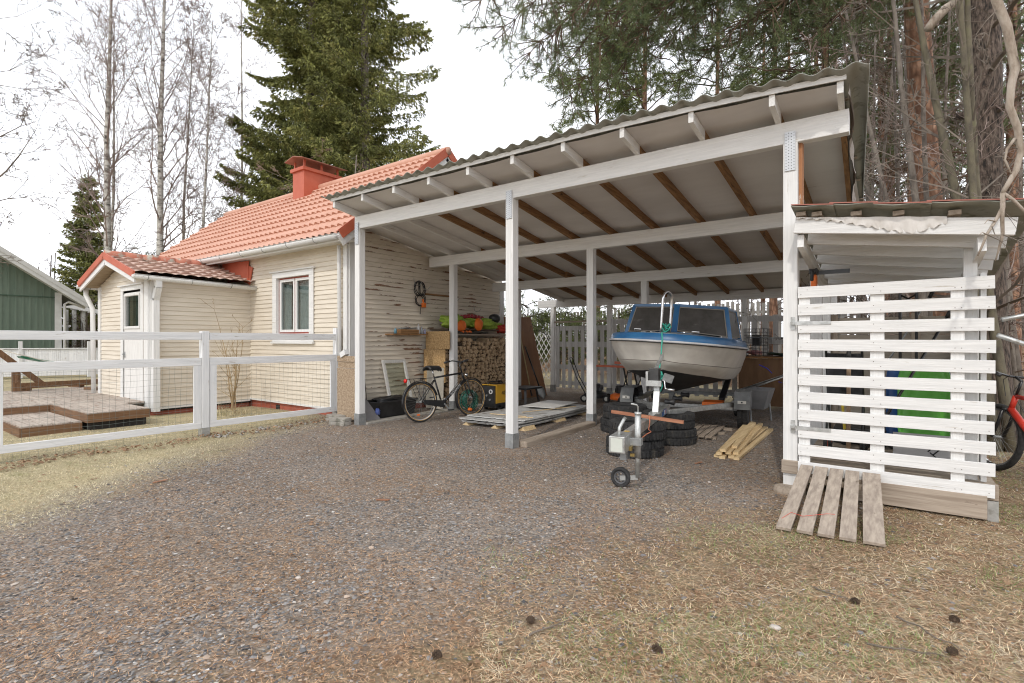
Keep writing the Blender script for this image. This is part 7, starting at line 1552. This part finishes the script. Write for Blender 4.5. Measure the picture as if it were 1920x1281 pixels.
# hammock stand and hammock
hs_ = thing('hammock_stand', 'brown timber hammock stand on the deck', 'hammock stand', tuple(at(33, 11.6))); a = at(30, 11.7); b = at(215, 13.4); up = lambda v, z: Vector((v.x, v.y, z))
MB().bar(up(a, .37), up(b, .37), .07, .13).build('base_beam', df, hs_); MB().bar(up(a, .26), up(a, .86), .07, .14, (0, -1, 0)).build('post', deckw('z'), hs_); c = at(-20, 11.4)
MB().bar(up(at(78, 12.1), .40), up(at(-60, 11.0), 1.62), .07, .12, (0, -1, 0)).build('arm', deckw('z'), hs_); MB().bar(up(a, .44), up(a, .80), .16, .05, (0, -1, 0)).build('gusset', df, hs_)
hm = thing('hammock', 'green striped hammock hanging from pale cords over the deck', 'hammock', tuple(at(60, 11.3))); p = lambda px, d, y: pt_(px, d, y)
MB().tube([p(-60, 11, 632), p(0, 11.2, 655), p(35, 11.3, 665)], .012, 6).tube([p(35, 11.3, 664), p(80, 11.6, 676), p(125, 12, 684)], .012, 6).build('cord', pm('pale_cord', (.55, .52, .45)), hm)
R_ = []
for i in range(14):
    t = i/13; c0 = p(35, 11.3, 667).lerp(p(300, 13.4, 668), t); wv = .05+.06*math.sin(math.pi*min(1, t*1.1)*.9); R_.append([c0+Vector((_f.x*s*wv, _f.y*s*wv, -.22*math.sin(math.pi*t)-.05*(1-s*s)+.0)) for s in (-1, -.6, -.2, .2, .6, 1)])
o = MB().grid(R_).build('cloth', pm('green_cloth', (.02, .14, .07), (.20, .30, .24), scale=(60, 4, 4), lo=.48, hi=.52, rough=.85), hm, smooth=True)
# ---------------------------------------------------------------- neighbours
gh = thing('green_house', 'green board clad house with pale bargeboards beyond the deck', 'house', (-25, -4, 0)); GXX = -21.0; VR = 1.05; zc = 3.1; sl = .93
grn = pm('green_boards', (.115, .16, .12), (.15, .195, .15), scale=(3, 3, .8), rough=.7); def_ = None
RY = -4.6
def gz(y): return zc+.02+sl*.75*((VR+.4)-y) if y > RY else zc+.02+sl*.75*((VR+.4)-(2*RY-y))
MB().prism([(GXX, VR, -.1), (GXX, 2*RY-VR, -.1), (GXX, 2*RY-VR, gz(VR)-.02), (GXX, RY, gz(RY)-.02), (GXX, VR, gz(VR)-.02)][::-1], (-9, 0, 0)).build('wall', grn, gh)
bt_ = MB(); y = VR-.15
while y > 2*RY-VR:
    bt_.box(GXX+.001, GXX+.028, y-.025, y+.025, .1, gz(y)-.05); y -= .21
bt_.build('wall_battens', grn, gh); MB().box(GXX+.001, GXX+.05, 2*RY-VR, VR-.2, 3.15, 3.19).build('seam_flashing', pm('dark_green', (.05, .09, .06)), gh)
MB().box(GXX+.03, GXX+.06, VR-.22, VR, -.1, gz(VR)-.02).build('corner_board', pm('pale_trim', (.55, .55, .53), (.63, .63, .61), scale=4, rough=.7), gh)
tm_ = MATS['pale_trim']; rfm = pm('grey_felt_roof', (.16, .155, .15), (.24, .23, .22), scale=4, rough=.9)
for ya, yb in ((VR+.75, RY), (2*RY-VR-.75, RY)):
    MB().bar((GXX-4.2, ya, gz(ya)+.12), (GXX-4.2, yb, gz(yb)+.12), 9.8, .10).build('roof', rfm, gh)
    MB().bar((GXX+.72, ya, gz(ya)-.02), (GXX+.72, yb, gz(yb)-.02), .03, .24).build('bargeboard', tm_, gh); MB().bar((GXX+.755, ya, gz(ya)+.10), (GXX+.755, yb, gz(yb)+.10), .025, .16).build('bargeboard', tm_, gh)
    MB().bar((GXX+.36, ya, gz(ya)-.06), (GXX+.36, yb, gz(yb)-.06), .70, .03).build('soffit', tm_, gh)
MB().tube([(GXX+.2, VR+.75, gz(VR+.75)-.1), (GXX+.15, VR+.2, 3.0), (GXX+.12, VR+.08, 2.9), (GXX+.12, VR+.08, 0)], .05, 8).build('downspout', tm_, gh, smooth=True)
dmr = MB(); dmr.bar((GXX-6.0, -.95, 6.55), (GXX-6.0, -2.6, 7.0), 3.0, .09).build('dormer_roof', rfm, gh); MB().box(GXX-7.2, GXX-4.7, -2.4, -1.05, 4.8, 6.5).build('dormer_wall', pm('dim_grey_wall', (.2, .19, .18)), gh)
# white pergola behind the green house corner
pg_ = thing('white_pergola', 'white slatted pergola roof with posts beyond the green house', 'pergola', (-22, 5, 0)); c0 = at(118, 25); c1 = at(200, 24.5)
for i in range(6): t = i/5; p_ = c0.lerp(c1, t); MB().bar(p_+Vector((0, 0, 3.0-.4*t)), p_+_f*3.2+Vector((0, 0, 3.0-.4*t)), .12, .12).build('slat', wpaint('x'), pg_)
for off_ in (0, 1.6, 3.2): MB().bar(c0+_f*off_+Vector((0, 0, 3.07)), c1+_f*off_+Vector((0, 0, 2.67)), .06, .16).build('beam', wpaint('x'), pg_)
for px in (124, 139, 156): p_ = at(px, 25); MB().bar(p_, p_+Vector((0, 0, 2.85)), .14, .14).build('post', wpaint('z'), pg_)
# white picket fence behind the deck
wf2 = thing('yard_picket_fence', 'low white picket fence between the deck and the green house', 'fence', tuple(at(90, 19.5))); a = at(-60, 18.6); b = at(196, 20.6); n = 64
for i in range(n):
    p_ = a.lerp(b, (i+.5)/n); d_ = (b-a).normalized()*.036; MB().bar(p_-d_+Vector((0, 0, .56)), p_+d_+Vector((0, 0, .56)), .02, .98).build('picket', wold('z'), wf2)
nn_ = Vector((-(b-a).y, (b-a).x, 0)).normalized()
for z in (.25, 1.03): MB().bar(a+nn_*.04+Vector((0, 0, z)), b+nn_*.04+Vector((0, 0, z)), .035, .09).build('rail', wold('x'), wf2)
MB().bar(a-nn_*.02+Vector((0, 0, 1.09)), b-nn_*.02+Vector((0, 0, 1.09)), .10, .03).build('cap_rail', wold('x'), wf2)
for px in (40, 168): p_ = at(px, 19.4 if px < 100 else 20.3); MB().bar(p_-nn_*.12, p_-nn_*.12+Vector((0, 0, 1.36)), .10, .10).build('post', wold('z'), wf2)
# hedge-like brown brush right of the green house
for i, (px, d) in enumerate(((150, 27.5), (175, 28))): bare(px, d, 4.6, ('brown hedge bush left behind the pergola', 'brown hedge bush right behind the pergola')[i], 460+i, r0=.03, stems=9, nb=9, kids=(5, 4, 3, 0), spread=.35, tm=pm('tan_twigs', (.22, .17, .11), (.32, .26, .17)), name='hedge_bush', z0=.03, rmin=.008)
# ---------------------------------------------------------------- small loose things on the ground
def gp(px, py): d = 984*1.4/(py-638); c = at(px, d); return Vector((c.x, c.y, hgt(c.x, c.y)))
conem = pm('pine_cone', (.05, .032, .022), (.12, .08, .05), scale=60, rough=.9)
def cone_mesh():
    m = MB(); n = 0
    m.lathe([(0, -.026), (.007, -.020), (.010, 0), (.006, .018), (0, .024)], (0, 0, .014), (1, .2, 0), 8)
    for i in range(40):
        t = i/40; a = i*2.4; x = -.022+.042*t; r = .023*math.sin(math.pi*(.15+.75*t)); p = Vector((x, r*math.cos(a), .014+r*math.sin(a)*.8)); q = Vector((x+.004, r*.4*math.cos(a), .014+r*.4*math.sin(a))); m.bar(q, p, .009, .002, (1, 0, 0))
    return m
pc0 = None
for i, (px, py, lb) in enumerate(((1232, 1222, 'pine cone at the bottom of the yard, left of the green grass'), (1790, 1166, 'pine cone in the grass near the right corner'), (1603, 1132, 'dark pine cone below the plank ramp'), (1785, 1228, 'lowest pine cone in the right grass'), (995, 1168, 'pine cone on the gravel in the middle foreground'), (820, 1232, 'pine cone at the bottom centre of the gravel'))):
    if pc0 is None: pc0 = o = cone_mesh().build('pine_cone', conem)
    else: o = pc0.copy(); COL.objects.link(o)
    o.location = gp(px, py)+Vector((0, 0, .004)); o.rotation_euler = (0, 0, i*1.3); tag(o, lb, 'pine cone', 'pine cones on the ground')
for i, (px, py, w, l_, a, lb) in enumerate(((718, 940, .028, .12, 20, 'reddish bark chip lying on the gravel in the middle'), (1310, 870, .02, .10, 60, 'small bark strip on the gravel by the tyres'), (1690, 940, .03, .09, 10, 'bark flake by the floor beam of the store'), (300, 905, .03, .12, 80, 'bark chip on the edge of the dry lawn'))):
    c = gp(px, py); d = Vector((math.cos(R(a)), math.sin(R(a)), 0))*l_/2; o = MB().bar(c-d+Vector((0, 0, .010)), c+d+Vector((0, 0, .018)), w, .008).build('bark_chip', wood('x', 'bark_chip', (.24, .11, .06), (.36, .19, .11)), loc=tuple(c)); tag(o, lb, 'bark chip', 'bark chips on the ground')
for i, (px, py, s, lb) in enumerate(((1453, 1179, .026, 'pale flat stone in the litter right of centre'), (1387, 1190, .013, 'small pale pebble beside the flat stone'), (430, 992, .018, 'pale flat pebble on the gravel at left'), (1090, 820, .02, 'grey stone on the gravel by the middle post'), (560, 1086, .02, 'white pebble in the lower left gravel'), (1330, 905, .018, 'pale pebble in front of the timber pile'))):
    c = gp(px, py); blob('pale_stone', pm('pale_stone', (.42, .38, .34), (.56, .50, .46), scale=30, rough=.9), (c.x, c.y, c.z+s*.25), (s, s*.8, s*.45), lb, 'stone', 70+i, .2, 9, group='pale stones on the gravel')
# fallen twigs
for i, (px, py, l_, a) in enumerate(((1560, 1118, .20, -18), (1700, 1225, .30, 22), (1245, 960, .22, 30), (850, 905, .18, 5), (1740, 1190, .3, -40), (560, 1170, .2, 15), (1030, 1180, .26, 70))):
    c = gp(px, py); r_ = random.Random(i); P = [c+Vector((math.cos(R(a))*l_*t+r_.uniform(-.01, .01), math.sin(R(a))*l_*t+r_.uniform(-.01, .01), .012+r_.uniform(0, .008))) for t in np.linspace(-.5, .5, 7)]
    o = MB().tube(P, [.005, .0045, .004, .0038, .003, .0025, .0015], 5).build('fallen_twig', twig_g, loc=tuple(c), smooth=True)
    tag(o, ['grey twig lying below the plank ramp', 'longest fallen twig in the right foreground grass', 'short twig near the jockey wheel', 'short dark twig on the gravel near the middle post', 'crooked twig left of the lowest pine cone', 'thin twig in the lower left gravel', 'twig on the gravel at the bottom centre'][i], 'twig', 'fallen twigs')
